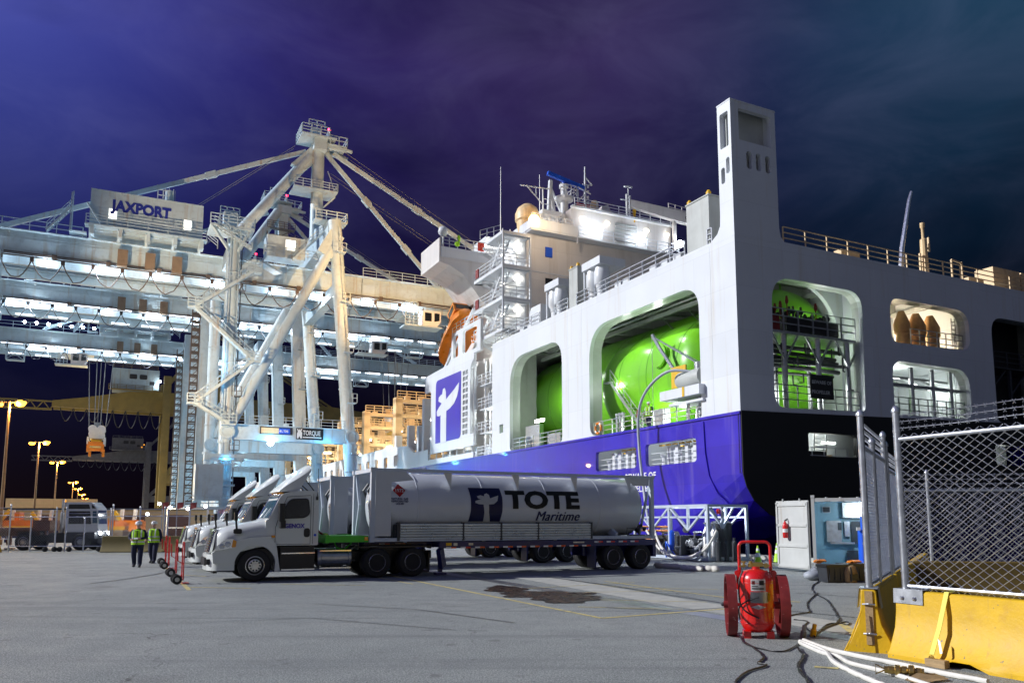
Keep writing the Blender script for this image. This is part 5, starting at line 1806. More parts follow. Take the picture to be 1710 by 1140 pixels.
# ---------------------------------------------------------------- old yellow crane and the dim one behind it
def old_crane(tc, label, dim, sc=1.0):
    m_ = M['oldcrane'] if not dim else M['crane_dark']
    c = thing('gantry_crane', label, 'crane', W(CN, tc), TH, 'older gantry cranes far down the quay')
    P = lambda n, y, z: Vector((n - CN, y, z * sc))
    for y in (-8, 8):
        q = MB()
        q.bar(P(-20.6, y, 3), P(-20.6, y, 41), 1.7, 1.9, up=(1, 0, 0))
        q.build('landside_leg', m_, c)
        q = MB()
        q.bar(P(-4.6, y, 3), P(-4.6, y, 38), 2.0, 2.0, up=(1, 0, 0))
        q.build('waterside_leg', m_, c)
        q = MB()
        q.bar(P(-20, y, 13), P(-5, y, 13), 1.6, 2.2).bar(P(-20, y, 14), P(-6, y, 31), 1.0, 1.2)
        q.build('portal_beam', m_, c)
    q = MB()
    for n in (-20.6, -4.6):
        q.bar(P(n, -9, 2.5), P(n, 9, 2.5), 1.6, 2.5)
        for y in (-8, 8):
            q.bar(P(n, y - 3, .9), P(n, y + 3, .9), 1.2, 1.4)
    q.build('sill_beam', m_, c)
    q = MB()
    loops = [[((n - CN), z * sc) for n, z in ((-48, 31.6), (-29, 31.4), (-4, 31.4), (40, 32.6), (40, 34.6), (26, 36.0), (-10, 37.0), (-22, 37.2), (-30, 36.8), (-40, 34.6), (-48, 33.2))]]
    for y in (-3, 3):
        q.plate(loops, 1.2, frame((0, y, 0), (1, 0, 0), (0, 0, 1)))
    q.bar(P(-62, -3, 33), P(-48, -3, 33), .4).bar(P(-62, -3, 30.9), P(-48, -3, 30.9), .5)
    for n in range(-62, -48, 3):
        q.bar(P(n, -3, 33), P(n + 1.5, -3, 30.9), .25).bar(P(n + 1.5, -3, 30.9), P(n + 3, -3, 33), .25)
    q.build('girder', m_, c)
    q = MB()
    q.bb(P(-34.2, 0, 0).x, P(-22.6, 0, 0).x, -4.5, 4.5, 37.4 * sc, 43.0 * sc)
    h = q.build('machinery_house', M['crane'] if not dim else m_, c)
    q = MB()
    for n in (-30.0, -27.5):
        q.rbox((P(n + .9, 0, 0).x, -4.52, 40.9 * sc), (1.9, .08, 1.3), .3, 'y')
    q.bb(P(-25.0, 0, 0).x, P(-23.8, 0, 0).x, -4.56, -4.5, 38.8 * sc, 39.8 * sc)
    q.each('window', M['dark'], h)
    q = MB()
    q.rail([P(-35, -5.4, 37.3), P(-22, -5.4, 37.3)], 1.1 * sc, 3, 2, .05)
    q.bb(P(-35, 0, 0).x, P(-22, 0, 0).x, -5.5, -4.5, 37.0 * sc, 37.25 * sc)
    q.rail([P(-34, -4.3, 43), P(-23, -4.3, 43)], 1.1 * sc, 2, 2.4, .05)
    q.build('house_gallery', m_, h)
    q = MB()
    for y in (-2, 2):
        q.bar(P(-6, y, 37), P(-8, y, 56), .9)
        q.bar(P(-8, y, 56), P(26, y, 36), .5).bar(P(-8, y, 56), P(-20, y, 40), .8)
    q.build('apex_frame', m_, c)
    q = MB()
    for i in range(12):
        x = -46 + i * 3.1
        q.path([P(x + 3 * f, -4.2, 31.3 - (3.4 if i < 3 else 4.6) * (1 - (2 * f - 1) ** 2)) for f in [k / 7 for k in range(8)]], .13, 5)
    q.build('festoon_cable', M['dark'], c)
    q = MB()
    for n, z in ((-22.4, 39.9), (-23.2, 38.6)):
        q.ball(P(n, -5.2, z), .3, 8)
    q.each('house_lamp', M['lamp_white'] if not dim else M['lamp_amber'], c)
    return c
oc = old_crane(208, 'old mustard yellow quay crane with a white machinery house, behind the blue cranes', False)
lamp('yard_glow', Vector((-27, -22, 12)), 9000, (1, .72, .25), oc, 1.0)
old_crane(330, 'dim brown quay crane lost in the dark behind the hanging spreader', True, .82)
M['lens'] = mat('lamp_lens', (.55, .58, .62), .08, .3, var=.1, coat=.6)
M['rim'] = mat('polished_rim', (.78, .76, .70), .3, .75, var=.06)
# ================================================================ TRUCKS (local +x runs back from the front axle, -y is the near side)
def wheel_part(par, x, y, r, wd, out, steer=False, name='wheel', rimmat=None):
    q = MB()                                    # tyre; out = -1 near side, +1 far side
    o = (x, y - out * wd, r)
    q.lathe(o, (0, out, 0), [(r * .58, .0), (r * .9, .0), (r, wd * .14), (r, wd * .3), (r * .975, wd * .32), (r * .975, wd * .36), (r, wd * .38), (r, wd * .62), (r * .975, wd * .64), (r * .975, wd * .68), (r, wd * .7), (r, wd * .86), (r * .9, wd), (r * .62, wd), (r * .58, wd * .94)], 36)
    t = q.build(name, M['rubber'], par, smooth=30)
    q = MB()
    k = wd
    if steer:
        q.lathe(o, (0, out, 0), [(r * .59, k * .5), (r * .59, k * .97), (r * .55, k), (r * .52, k * .92), (r * .44, k * .90), (r * .34, k * 1.0), (r * .18, k * 1.0), (r * .17, k * 1.1), (.02, k * 1.12)], 32)
    else:
        q.lathe(o, (0, out, 0), [(r * .59, k * .3), (r * .60, k * .97), (r * .565, k * 1.01), (r * .53, k * .92), (r * .51, k * .70), (r * .36, k * .69), (r * .35, k * .86), (r * .2, k * .88), (.02, k * .9)], 32)
    rim = q.build('rim', rimmat or M['rim'], t, smooth=25)
    q = MB()
    for i in range(10):
        a = 2 * math.pi * i / 10
        ry, hh = (r * .30, k * 1.0) if steer else (r * .43, k * .69)
        q.lathe((x + math.cos(a) * ry, y - out * wd + out * hh, r + math.sin(a) * ry), (0, out, 0), [(.028, -.02), (.028, .035), (.012, .05)], 8)
    q.build('wheel_nut', M['dark'], rim)
    return t
def semi_truck(tc, label):
    t = thing('semi_truck', label, 'truck', W(-27.45, tc), TH, 'white day-cab trucks parked side by side')
    TR = M['truck']
    HW = 1.2
    # cab shell: side profile drawn in x-z
    prof = rpoly([(.32, 1.16), (.30, 1.98), (.42, 2.06), (.78, 2.86), (1.15, 2.98), (1.92, 3.0), (2.05, 2.88), (2.05, 1.16)], [.05, .1, .12, .16, .3, .14, .1, .05], 4)
    q = MB()
    q.plate([prof], 2.28, frame((0, 0, 0), (1, 0, 0), (0, 0, 1)))
    cab = q.build('cab', TR, t, smooth=38, bevel=.07)
    # door panel lines, rear corner seam
    q = MB()
    for y in (-1.142, 1.142):
        for a, b in (((.62, 1.2), (.62, 1.75)), ((.62, 1.75), (.78, 2.3)), ((.78, 2.3), (.98, 2.78)), ((.98, 2.78), (1.76, 2.84)), ((1.78, 2.82), (1.78, 1.2)), ((.62, 1.2), (1.78, 1.2)), ((1.86, 1.2), (1.86, 2.9))):
            q.bar((a[0], y, a[1]), (b[0], y, b[1]), .012, .014)
    q.build('door_seam', M['dark'], cab)
    q = MB()
    win = rpoly([(.80, 2.06), (1.0, 2.6), (1.14, 2.70), (1.68, 2.72), (1.74, 2.2), (1.55, 2.08)], [.06, .12, .06, .1, .12, .1], 4)
    for y in (-1.16, 1.16):
        q.plate([win], .03, frame((0, y, 0), (1, 0, 0), (0, 0, 1)))
    q.each('side_window', M['glass'], cab)
    q = MB()
    for y in (-1.18, 1.18):
        q.path([(a, y, b) for a, b in win], .018, 5, closed=True)
    q.build('window_seal', M['black'], cab)
    q = MB()
    a, b = Vector((.425, 0, 2.08)), Vector((.79, 0, 2.80))
    q.add([(a.x - .03, -1.02, a.z), (a.x - .03, 1.02, a.z), (b.x - .03, .93, b.z), (b.x - .03, -.93, b.z)], [(0, 3, 2, 1)])
    q.add([(a.x - .0, -1.12, a.z + .04), (a.x - .03, -1.02, a.z), (b.x - .03, -.93, b.z), (b.x, -1.04, b.z)], [(0, 3, 2, 1)])
    q.build('windscreen', M['blueglass'], cab)
    q = MB()
    for s in (-1, 1):
        q.path([(.40, s * 1.08, 2.05), (.62, s * 1.05, 2.5), (.78, s * .98, 2.84)], .03, 6)
    q.path([(.76, -.98, 2.84), (.73, 0, 2.87), (.76, .98, 2.84)], .03, 6)
    q.path([(.39, -.1, 2.1), (.55, -.55, 2.42)], .012, 4).path([(.39, .7, 2.1), (.55, .25, 2.42)], .012, 4)
    q.build('windscreen_frame', M['chrome'], cab)
    q = MB()
    for y in (-.75, -.3, 0, .3, .75):
        q.bb(.80, .92, y - .07, y + .07, 2.89, 2.95)
    for s in (-1, 1):
        q.bb(.50, .62, s * 1.15 - .01, s * 1.15 + .01, 1.42, 1.50)
    q.each('marker_lamp', M['amber'], cab)
    q = MB()
    for s in (-1, 1):
        q.rbox((1.66, s * 1.15, 1.58), (.2, .03, .30), .08, 'y')
    q.each('door_handle', M['black'], cab)
    # hood and fenders
    q = MB()
    secs = []
    for x, hw, zt, zs, zb in ((-1.22, .66, 1.60, 1.30, .98), (-1.12, .92, 1.69, 1.32, .96), (-.85, 1.06, 1.77, 1.40, .96), (-.45, 1.13, 1.86, 1.50, .98), (0, 1.15, 1.94, 1.60, 1.1), (.36, 1.155, 2.02, 1.70, 1.16)):
        s = []
        for y, z in ((-hw, zb), (-hw, (zb + zs) / 2), (-hw * .99, zs), (-hw * .93, zs + (zt - zs) * .55), (-hw * .80, zs + (zt - zs) * .86), (-hw * .45, zt), (0, zt + .03)):
            s.append((x, y, z))
        s += [(x, -y, z) for x, y, z in reversed(s[:-1])]
        secs.append(s)
    q.loft(secs, cap=True)
    hood = q.build('hood', TR, t, smooth=50)
    for s in (-1, 1):
        arch = [(.66 * math.cos(R(a)), .52 + .66 * math.sin(R(a))) for a in range(170, 9, -8)]
        pl = [(-1.30, .62), (-1.34, .95), (-1.16, 1.06), (-.7, 1.30), (-.2, 1.43), (.45, 1.47), (.66, 1.2), (.80, .32), (.62, .30)] + list(reversed(arch)) + [(-.66, .62)]
        q = MB()
        q.plate([pl], .30, frame((0, s * 1.06, 0), (1, 0, 0), (0, 0, 1)))
        q.build('fender', TR, t, smooth=40, bevel=.035)
        hl = rpoly([(-1.32, 1.00), (-.62, 1.12), (-.60, 1.34), (-.78, 1.42), (-1.05, 1.34)], [.05, .08, .08, .1, .1], 4)
        q = MB()
        q.plate([hl], .10, frame((0, s * 1.185, 0), (1, 0, -.0), (0, 0, 1)))
        h = q.build('headlight', M['chrome'], t, smooth=40, bevel=.02)
        q = MB()
        for cx_, cz, rad in ((-1.06, 1.16, .09), (-.88, 1.22, .10)):
            q.lathe((cx_, s * 1.23, cz), (0, s, 0), [(rad, 0), (rad * .95, .02), (rad * .5, .035), (.01, .04)], 14)
        q.each('lens', M['lens'], h, smooth=40)
        q = MB()
        q.plate([rpoly([(-.76, 1.12), (-.63, 1.13), (-.61, 1.33), (-.72, 1.38)], .03, 2)], .03, frame((0, s * 1.245, 0), (1, 0, 0), (0, 0, 1)))
        q.build('indicator', M['amber'], h)
        q = MB()                                # hood mirror on its stalk and door mirror
        q.path([(-.62, s * 1.0, 1.66), (-.60, s * 1.14, 1.62), (-.62, s * 1.22, 1.72), (-.66, s * 1.24, 2.05)], .035, 6)
        q.rbox((-.66, s * 1.24, 2.12), (.10, .16, .26), .04, 'x')
        q.rbox((-.58, s * 1.14, 1.64), (.26, .1, .16), .05, 'y')
        q.build('hood_mirror', M['black'], t)
        q = MB()
        q.bar((.86, s * 1.15, 2.02), (.80, s * 1.42, 2.02), .06)
        q.rbox((.76, s * 1.42, 2.26), (.22, .26, .58), .07, 'z')
        q.rbox((.80, s * 1.40, 1.86), (.20, .22, .26), .07, 'z')
        q.build('door_mirror', M['black'], t)
    # grille
    q = MB()
    a, b = Vector((-1.36, 0, .96)), Vector((-1.20, 0, 1.64))
    for y in [(-.62 + i * .124) for i in range(11)]:
        q.bar(a + Vector((0, y, 0)), b + Vector((0, y * .92, 0)), .045, .05)
    for i in range(9):
        p = a.lerp(b, i / 8)
        q.bar(p + Vector((-.02, -.68, 0)), p + Vector((-.02, .68, 0)), .03, .045)
    for s in (-1, 1):
        q.bar(a + Vector((0, s * .70, 0)), b + Vector((0, s * .64, 0)), .10, .09)
    q.bar(b + Vector((0, -.66, .02)), b + Vector((0, .66, .02)), .1, .1)
    q.build('grille', M['chrome'], t)
    q = MB()
    q.add([(a.x + .06, -.7, a.z), (a.x + .06, .7, a.z), (b.x + .06, .64, b.z), (b.x + .06, -.64, b.z)], [(0, 3, 2, 1)])
    q.build('grille_back', M['black'], t)
    # bumper
    q = MB()
    pl = rpoly([(-.64, -1.2), (-.64, -1.0), (-.9, -.9), (-.9, .9), (-.64, 1.0), (-.64, 1.2), (-1.22, 1.18), (-1.44, .8), (-1.48, 0), (-1.44, -.8), (-1.22, -1.18)], [.02, .02, .02, .02, .02, .02, .28, .15, .3, .15, .28], 4)
    q.plate([pl], .52, frame((0, 0, .64), (1, 0, 0), (0, 1, 0)))
    bp_ = q.build('bumper', TR, t, smooth=35, bevel=.05)
    q = MB()
    q.rbox((-1.485, 0, .66), (.03, 1.1, .26), .06, 'x')
    for s in (-1, 1):
        q.rbox((-1.42, s * .86, .66), (.12, .14, .18), .03, 'x')
    q.bar((-1.2, -.9, .34), (-1.2, .9, .34), .12, .1)
    q.build('bumper_vent', M['black'], bp_)
    # roof fairing with its braces
    q = MB()
    fp_ = rpoly([(.70, 2.95), (.95, 3.20), (1.30, 3.50), (1.80, 3.90), (1.66, 3.56), (1.46, 3.16), (1.30, 2.98)], [.05, .3, .3, .03, .2, .15, .05], 4)
    secs = []
    for y, k in ((-.98, .80), (-.90, .93), (-.7, 1.0), (0, 1.03), (.7, 1.0), (.90, .93), (.98, .80)):
        secs.append([(.70 + (x - .70) * (1 if x > 1.2 else .9 + .1 * k), y, 2.95 + (z - 2.95) * k) for x, z in fp_])
    q.loft(secs, closed=True, cap=True)
    q.build('roof_fairing', TR, t, smooth=40)
    q = MB()
    for y in (-.8, .8):
        q.bar((1.62, y, 3.4), (1.96, y, 2.98), .035).bar((1.5, y, 3.2), (1.75, y, 2.98), .035)
    q.path([(1.97, -1.14, 2.76), (1.99, -1.18, 2.9), (1.99, -1.18, 3.75)], .012, 5)
    q.rbox((1.97, -1.16, 2.74), (.06, .08, .12), .02, 'y')
    q.build('aerial', M['black'], t)
    # chassis, steps, fuel tank, wheels
    q = MB()
    for y in (-.43, .43):
        q.bb(-1.0, 6.4, y - .05, y + .05, .62, .90)
    q.bb(.80, 1.95, -1.12, 1.12, .34, 1.12).bb(2.0, 3.3, -.9, .9, .5, .6)
    q.bb(3.5, 6.2, -.5, .5, .55, .75).bb(4.0, 5.6, -.55, .55, .9, 1.14)
    for x in (4.13, 5.44):
        q.tube((x, -1.0, .52), (x, 1.0, .52), .12, n=8)
    q.tube((0, -1.0, .52), (0, 1.0, .52), .09, n=8)
    q.bb(-.6, .78, -.95, .95, .55, 1.05)
    for s in (-1, 1):
        q.bb(6.15, 6.2, s * .58 - .3 * (s < 0), s * .58 + .3 * (s > 0), .2, .85)
        q.rbox((4.8, s * .92, 1.06), (2.7, .5, .05), .1, 'y')
    q.build('chassis', M['black'], t)
    for s in (-1, 1):
        q = MB()
        q.lathe((2.05, s * .86, .72), (1, 0, 0), [(.02, 0), (.27, .01), (.30, .04), (.30, .12), (.27, .14), (.27, 1.06), (.30, 1.08), (.30, 1.16), (.27, 1.19), (.02, 1.2)], 24)
        q.build('fuel_tank', M['steel'], t, smooth=30)
        q = MB()
        for x0, x1, z in ((.85, 1.95, .90), (.85, 1.95, .36), (2.12, 3.2, .96), (2.12, 3.2, .38)):
            q.bb(x0, x1, s * 1.13 - .03, s * 1.13 + .03, z - .02, z + .02)
        q.each('step', M['chrome'], t)
    for s in (-1, 1):
        wheel_part(t, 0, s * 1.2, .52, .30, s, True)
        for x in (4.13, 5.44):
            wheel_part(t, x, s * 1.22, .52, .58, s)
    q = MB()
    for y, m in ((-.5, 0), (-.4, 0), (-.3, 0)):
        q.path([(2.1, y, 1.75 + (y + .4)), (2.3, y, 1.55), (2.6, y - .1, 1.32), (3.1, y - .15, 1.25), (3.6, y - .2, 1.36)], .028, 6)
    q.build('air_line', M['redworn'], t)
    q = MB()
    q.text('GENOX', .20, frame((.92, -1.155, 1.74), (1, 0, 0), (0, 0, 1)), depth=.008, bold=.008, sx=.92)
    q.build('door_lettering', M['logoblue'], cab)
    q = MB()
    q.lathe((1.94, -1.145, 1.50), (0, -1, 0), [(.045, 0), (.045, .008)], 12)
    q.build('door_sticker', M['bluep'], cab)
    return t
def semi_trailer(tc, label):
    t = thing('semi_trailer', label, 'trailer', W(-27.45, tc), TH, 'skeletal container trailers behind the trucks')
    q = MB()
    for s in (-1, 1):
        q.bb(6.45, 16.1, s * 1.16 - .05, s * 1.16 + .05, .98, 1.21)
        q.bb(3.9, 16.1, s * .42 - .06, s * .42 + .06, 1.0, 1.22)
        q.bar((6.5, s * 1.1, .98), (6.7, s * .9, .30), .16, .35)
        q.bar((6.6, s * .9, .62), (6.6, s * .9, .12), .14).bb(6.4, 6.8, s * .9 - .15, s * .9 + .15, 0.02, .1)
        q.bb(13.0, 16.0, s * .5 - .08, s * .5 + .08, .55, 1.0)
    for x in (6.5, 8.5, 10.5, 12.5, 14.3, 16.0):
        q.bb(x - .07, x + .07, -1.15, 1.15, 1.02, 1.2)
    q.bb(15.95, 16.1, -1.2, 1.2, .5, 1.2).bb(13.1, 13.16, -1.2, -.6, .12, 1.0)
    for x in (14.0, 15.35):
        q.tube((x, -1.0, .52), (x, 1.0, .52), .12, n=8)
    q.build('trailer_frame', M['navy'], t)
    q = MB()
    q.bb(2.35, 3.8, -1.16, 1.16, 1.24, 1.46)
    q.bb(2.3, 2.42, -1.18, 1.18, 1.22, 1.5)
    q.path([(2.7, -.7, 1.3), (2.75, -.9, 1.05), (3.0, -.95, .98), (3.3, -.8, 1.2)], .025, 6)
    g_ = q.build('front_bolster', M['greenp'], t)
    q = MB()
    q.bb(3.66, 3.78, -1.2, -1.15, 1.3, 1.42)
    q.build('side_lamp', M['amber'], g_)
    for m_, off in (('white', 0), ('red', .2)):
        q = MB()
        for i in range(15):
            x = 6.7 + i * .58
            z = 1.0 if i < 11 else 1.14
            q.bb(x + off, x + off + .2, -1.222, -1.212, z - .03, z + .03)
        for i in range(2):
            q.bb(4.4 + off + i * .6, 4.6 + off + i * .6, -.50, -.485, 1.1, 1.16)
        q.each('reflector', M[m_], t)
    q = MB()
    q.bb(6.7, 6.92, -1.222, -1.212, 1.07, 1.18)
    q.each('side_placard', M['yellowp'], t)
    q = MB()
    q.bb(7.0, 7.15, -1.222, -1.212, 1.07, 1.17).bb(7.6, 7.78, -1.222, -1.212, 1.08, 1.16).bb(12.1, 12.6, -1.222, -1.212, 1.10, 1.16).bb(13.2, 13.4, -1.222, -1.212, 1.10, 1.18)
    q.each('side_placard', M['steel'], t)
    for s in (-1, 1):
        for x in (14.0, 15.35):
            wheel_part(t, x, s * 1.22, .52, .56, s, rimmat=M['rim'])
    return t
EMB = [[(0, .0), (.75, 0), (.78, .4), (.78, .95), (.75, 1.3), (0, 1.3), (.03, .9), (.03, .4)]]
FIG = [(.36, 0), (.55, 0), (.49, .35), (.48, .66), (.62, .68), (.72, .80), (.76, 1.02), (.52, .90), (.50, 1.03), (.44, 1.10), (.37, 1.06), (.36, .98), (.26, 1.02), (.16, .98), (.18, .90), (.26, .86), (.11, .80), (.10, .72), (.20, .67), (.33, .66), (.36, .35)]
def tank_container(tc, label, marked=True):
    t = thing('tank_container', label, 'tank container', W(-27.45, tc), TH, 'forty-foot tank containers on the trailers')
    F = M['framegrey']
    x0, x1, z0, z1, hw = 3.85, 16.04, 1.24, 3.84, 1.22
    zc, r = 2.54, 1.19
    q = MB()
    for x in (x0 + .08, x1 - .08):
        for y in (-hw + .08, hw - .08):
            q.bb(x - .08, x + .08, y - .08, y + .08, z0, z1)
        q.bb(x - .08, x + .08, -hw + .16, hw - .16, z0, z0 + .16).bb(x - .07, x + .07, -hw + .16, hw - .16, z1 - .14, z1)
    for y in (-hw + .07, hw - .07):
        q.bb(x0 + .16, x1 - .16, y - .06, y + .06, z1 - .12, z1 - .005)
        q.bb(x0 + .16, x1 - .16, y - .06, y + .06, z0 + .005, z0 + .13)
    for s in (-1, 1):
        q.bar((x0 + .1, s * 1.1, z1 - .1), (x0 + .12, s * .65, z0 + 1.3), .09).bar((x0 + .12, s * 1.1, z0 + .1), (x0 + .12, s * .62, z0 + 1.35), .09)
        q.bar((x1 - .1, s * 1.1, z1 - .1), (x1 - .1, s * .3, z0 + .2), .08)
        for x in (5.2, 8.3, 11.4, 14.2):
            q.bar((x, s * 1.1, z0 + .1), (x, s * .5, z0 + .4), .12, .3)
    for x in (x0, x1):
        for y in (-1, 1):
            for z in (z0 + .06, z1 - .06):
                q.box((x + (.06 if x == x0 else -.06), y * (hw - .06), z), (.18, .17, .14))
    q.build('container_frame', F, t)
    q = MB()
    prof = [(.02, -.42), (.45, -.38), (.80, -.27), (1.08, -.12), (r, .06), (r, 3), (r, 6), (r, 9), (r, 10.84), (1.08, 11.02), (.80, 11.17), (.45, 11.28), (.02, 11.32)]
    q.lathe((x0 + .65, 0, zc), (1, 0, 0), prof, 64)
    tk = q.build('tank', M['tankgrey'], t, smooth=40)
    q = MB()
    for s in (-1, 1):                           # fairing plates between tank and top rail, stiffening gussets
        q.add([(x0 + .17, s * 1.20, z1 - .12), (x0 + .17, s * 1.20, z0 + .2), (x0 + .75, s * 1.20, z0 + .2), (x0 + .75, s * 1.20, z1 - .5), (x0 + 1.6, s * 1.20, z1 - .40), (x0 + 1.3, s * 1.20, z1 - .12)], [(0, 1, 2, 3, 4, 5)])
        for x in (6.9, 9.7, 12.3, 14.9):
            q.add([(x - .32, s * 1.19, z1 - .1), (x + .02, s * 1.19, z1 - .1), (x + .02, s * 1.10, z1 - .70), (x + .02, s * .7, z1 - .1)], [(0, 1, 2), (1, 3, 2), (0, 2, 3)])
    q.add([(x1 - 1.3, -1.14, z1 - .1), (x1 - .17, -1.14, z1 - .1), (x1 - .17, -1.1, z1 - .42), (x1 - .9, -1.0, z1 - .42)], [(0, 1, 2, 3)])
    q.each('gusset_plate', M['tankgrey'], t)
    q = MB()
    for x in (5.6, 8.2, 10.9, 13.4):
        q.lathe((x, 0, zc), (1, 0, 0), [(r + .001, 0), (r + .012, .01), (r + .012, .05), (r + .001, .06)], 64, cap=False)
    q.each('tank_band', M['tankgrey'], tk, smooth=40)
    q = MB()
    for i in range(6):
        z = z0 + .10 + .098 * i
        for a, b in ((4.95, 7.35), (7.42, 8.9), (8.98, 10.5), (10.56, 12.9)):
            q.tube((a, -1.19, z), (b, -1.19, z), .046, n=10)
    q.build('vaporiser_tube', M['rim'], t, smooth=30)
    q = MB()
    for x in (4.88, 7.38, 8.94, 10.53, 12.95):
        q.bb(x - .05, x + .05, -1.22, -1.1, z0 + .02, z0 + .68)
    q.bb(4.78, 4.9, -1.1, -.9, z0, z0 + .6)
    for i in range(7):
        q.path([(15.4 + .08 * i, -1.0 + .1 * i, z0 + .15), (15.5, -.9 + .12 * i, z0 + .5), (15.75, -.8 + .1 * i, z0 + .45 + .15 * i)], .03, 6)
        q.lathe((15.7, -.9 + .25 * i, z0 + .4 + .1 * (i % 3)), (1, 0, 0), [(.09, 0), (.09, .08)], 10)
    q.path([(14.7, -1.15, z0 + .14), (14.7, -1.15, z0 + .44), (15.6, -1.15, z0 + .44)], .02, 5)
    q.each('valve_gear', M['dark'], t)
    q = MB()
    for y in (-.25, .35):
        q.path([(x0 + .35, y, z1 - .5), (x0 + .2, y + .1, z1 - .75), (x0 + .35, y + .2, z1 - 1.0)], .05, 6)
    q.each('lifting_lug', M['dark'], t)
    q = MB()
    q.lathe((x0 + .42, -.62, z0 + .5), (0, 0, 1), [(.1, 0), (.1, 1.9)], 10)
    q.build('vent_stack', M['white'], t, smooth=30)
    def fit(me, wd, ht=None):
        xs = [v.co.x for v in me.vertices]
        ys = [v.co.y for v in me.vertices]
        kx = wd / (max(xs) - min(xs))
        me.transform(Matrix.Diagonal((kx, ht / (max(ys) - min(ys)) if ht else kx, 1, 1)) @ Matrix.Translation((-min(xs), -min(ys), 0)))
        return me
    def on_tank(me, x, z, name, m_, gap, steps):
        mt = Matrix.Translation((x, 0, z)) @ frame((0, 0, 0), (1, 0, 0), (0, 0, 1))
        q = MB()
        q.mesh(wrap(me, mt, zc, r, gap, steps))
        q.build(name, m_, tk)
    if marked:
        on_tank(fit(flat_mesh(EMB, .004), 1.36, 1.26), 7.64, 1.95, 'emblem', M['navy'], .016, 14)
        on_tank(fit(flat_mesh([FIG], .004), .98, 1.06), 7.86, 1.95, 'emblem_figure', M['white'], .022, 14)
        on_tank(fit(text_mesh('TOTE', .98, .004, .045, 0, spacing=1.0), 3.28, .72), 9.14, 2.42, 'tank_lettering', M['black'], .016, 10)
        on_tank(fit(text_mesh('Maritime', .46, .004, 0, .22, spacing=1.06), 1.95, .36), 10.48, 1.98, 'tank_lettering', M['navy'], .016, 6)
        on_tank(fit(text_mesh('Maritime', .46, .004, 0, .22, spacing=1.06), 1.95, .36), 10.505, 1.98, 'tank_lettering', M['navy'], .018, 6)
        on_tank(flat_mesh([[(-.24, 0), (0, -.24), (.24, 0), (0, .24)]], .004), 4.92, 3.06, 'hazard_diamond', M['red'], .016, 6)
        on_tank(text_mesh('1972', .17, .004, .004, align='CENTER'), 4.92, 3.0, 'hazard_number', M['white'], .022, 3)
        for i, s in enumerate(('NATURAL GAS', 'REFRIGERATED', 'LIQUID')):
            on_tank(text_mesh(s, .095, .004, .003, align='CENTER'), 4.92, 2.73 - i * .09, 'tank_lettering', M['navy'], .016, 2)
    q = MB()
    q.plate([[(0, .22), (-.22, 0), (0, -.22), (.22, 0)]], .02, frame((x0 + .24, -.42, zc + .05), (0, -1, 0), (0, 0, 1)))
    d_ = q.build('hazard_diamond', M['red'], tk)
    q = MB()
    q.plate([[(0, .13), (-.13, 0), (0, -.13), (.13, 0)]], .02, frame((x0 + .225, -.42, zc + .05), (0, -1, 0), (0, 0, 1)))
    q.build('diamond_centre', M['white'], d_)
    return t
TRK = (-5.88, 0.05, 6.0)
for i, tc_ in enumerate(TRK):
    semi_truck(tc_, ('nearest white day-cab truck, whole side in view, coupled to the lettered tank trailer', 'middle white day-cab truck, mostly behind the nearest one', 'farthest white day-cab truck of the row, only its nose and fairing showing')[i])
    semi_trailer(tc_, ('navy trailer under the lettered tank, red and white tape along its side', 'trailer under the second tank, its front end just behind the middle cab', 'trailer under the farthest tank, hidden behind the other two')[i])
    tank_container(tc_, ('grey tank container lettered TOTE Maritime, nearest of the row', 'second grey tank container, its framed front end showing behind the nearest one', 'farthest grey tank container, only a sliver behind the second')[i], i == 0)
# ================================================================ LAMPS, FENCES, BARRIERS
def street_lamp(px, ytop, h, label, power):
    Y = 1340 * (h - 2) / (868 - ytop)
    p = GY(px, 868, Y)
    t = thing('street_lamp', label, 'street lamp', (p.x, p.y, 0), 0, 'sodium street lamps along the terminal road')
    q = MB()
    q.lathe((0, 0, 0), (0, 0, 1), [(.25, 0), (.25, .5), (.15, .55), (.09, h - .2)], 10)
    q.bar((-.9, 0, h - .25), (1.0, .1, h - .25), .07)
    q.build('pole', M['brown'], t, smooth=40)
    for x, y, z in ((-.9, 0, -.25), (.95, .1, -.1), (.6, .5, -.2)):
        q = MB()
        q.rbox((x, y, h + z), (.7, .4, .16), .12, 'z')
        k = q.build('lamp_head', M['dark'], t)
        q = MB()
        q.ball((x, y, h + z - .16), .36, 8, sq=(1.1, 1, .6))
        q.build('bulb', M['lamp_sodium'], k, smooth=60)
    lamp('sodium_light', (.3, 0, h - .8), power, (1, .58, .18), t, .3)
    return t
street_lamp(56, 734, 12, 'sodium street lamp on the tall pole nearest the fence, three heads', 2600)
street_lamp(89, 768, 12, 'second sodium street lamp of the row, on a pole above the yard tractor', 2600)
for px, yt, nth in ((118, 803, 'third'), (127, 814, 'fourth'), (134, 824, 'fifth'), (140, 831, 'sixth'), (146, 837, 'seventh'), (152, 842, 'eighth')):
    street_lamp(px, yt, 12, nth + ' sodium street lamp in the row running off into the dark', 2600)
bl_ = street_lamp(1, 664, 12, 'big glaring sodium lamp at the left border of the photo', 1800)
lamp('crane_fill', (.9, .3, 12.2), 52000, (1, .68, .42), bl_, .35, 'SPOT', (13, 40, 21), 75)  # added spot on the street lamp pole, brightens the near faces of the cranes
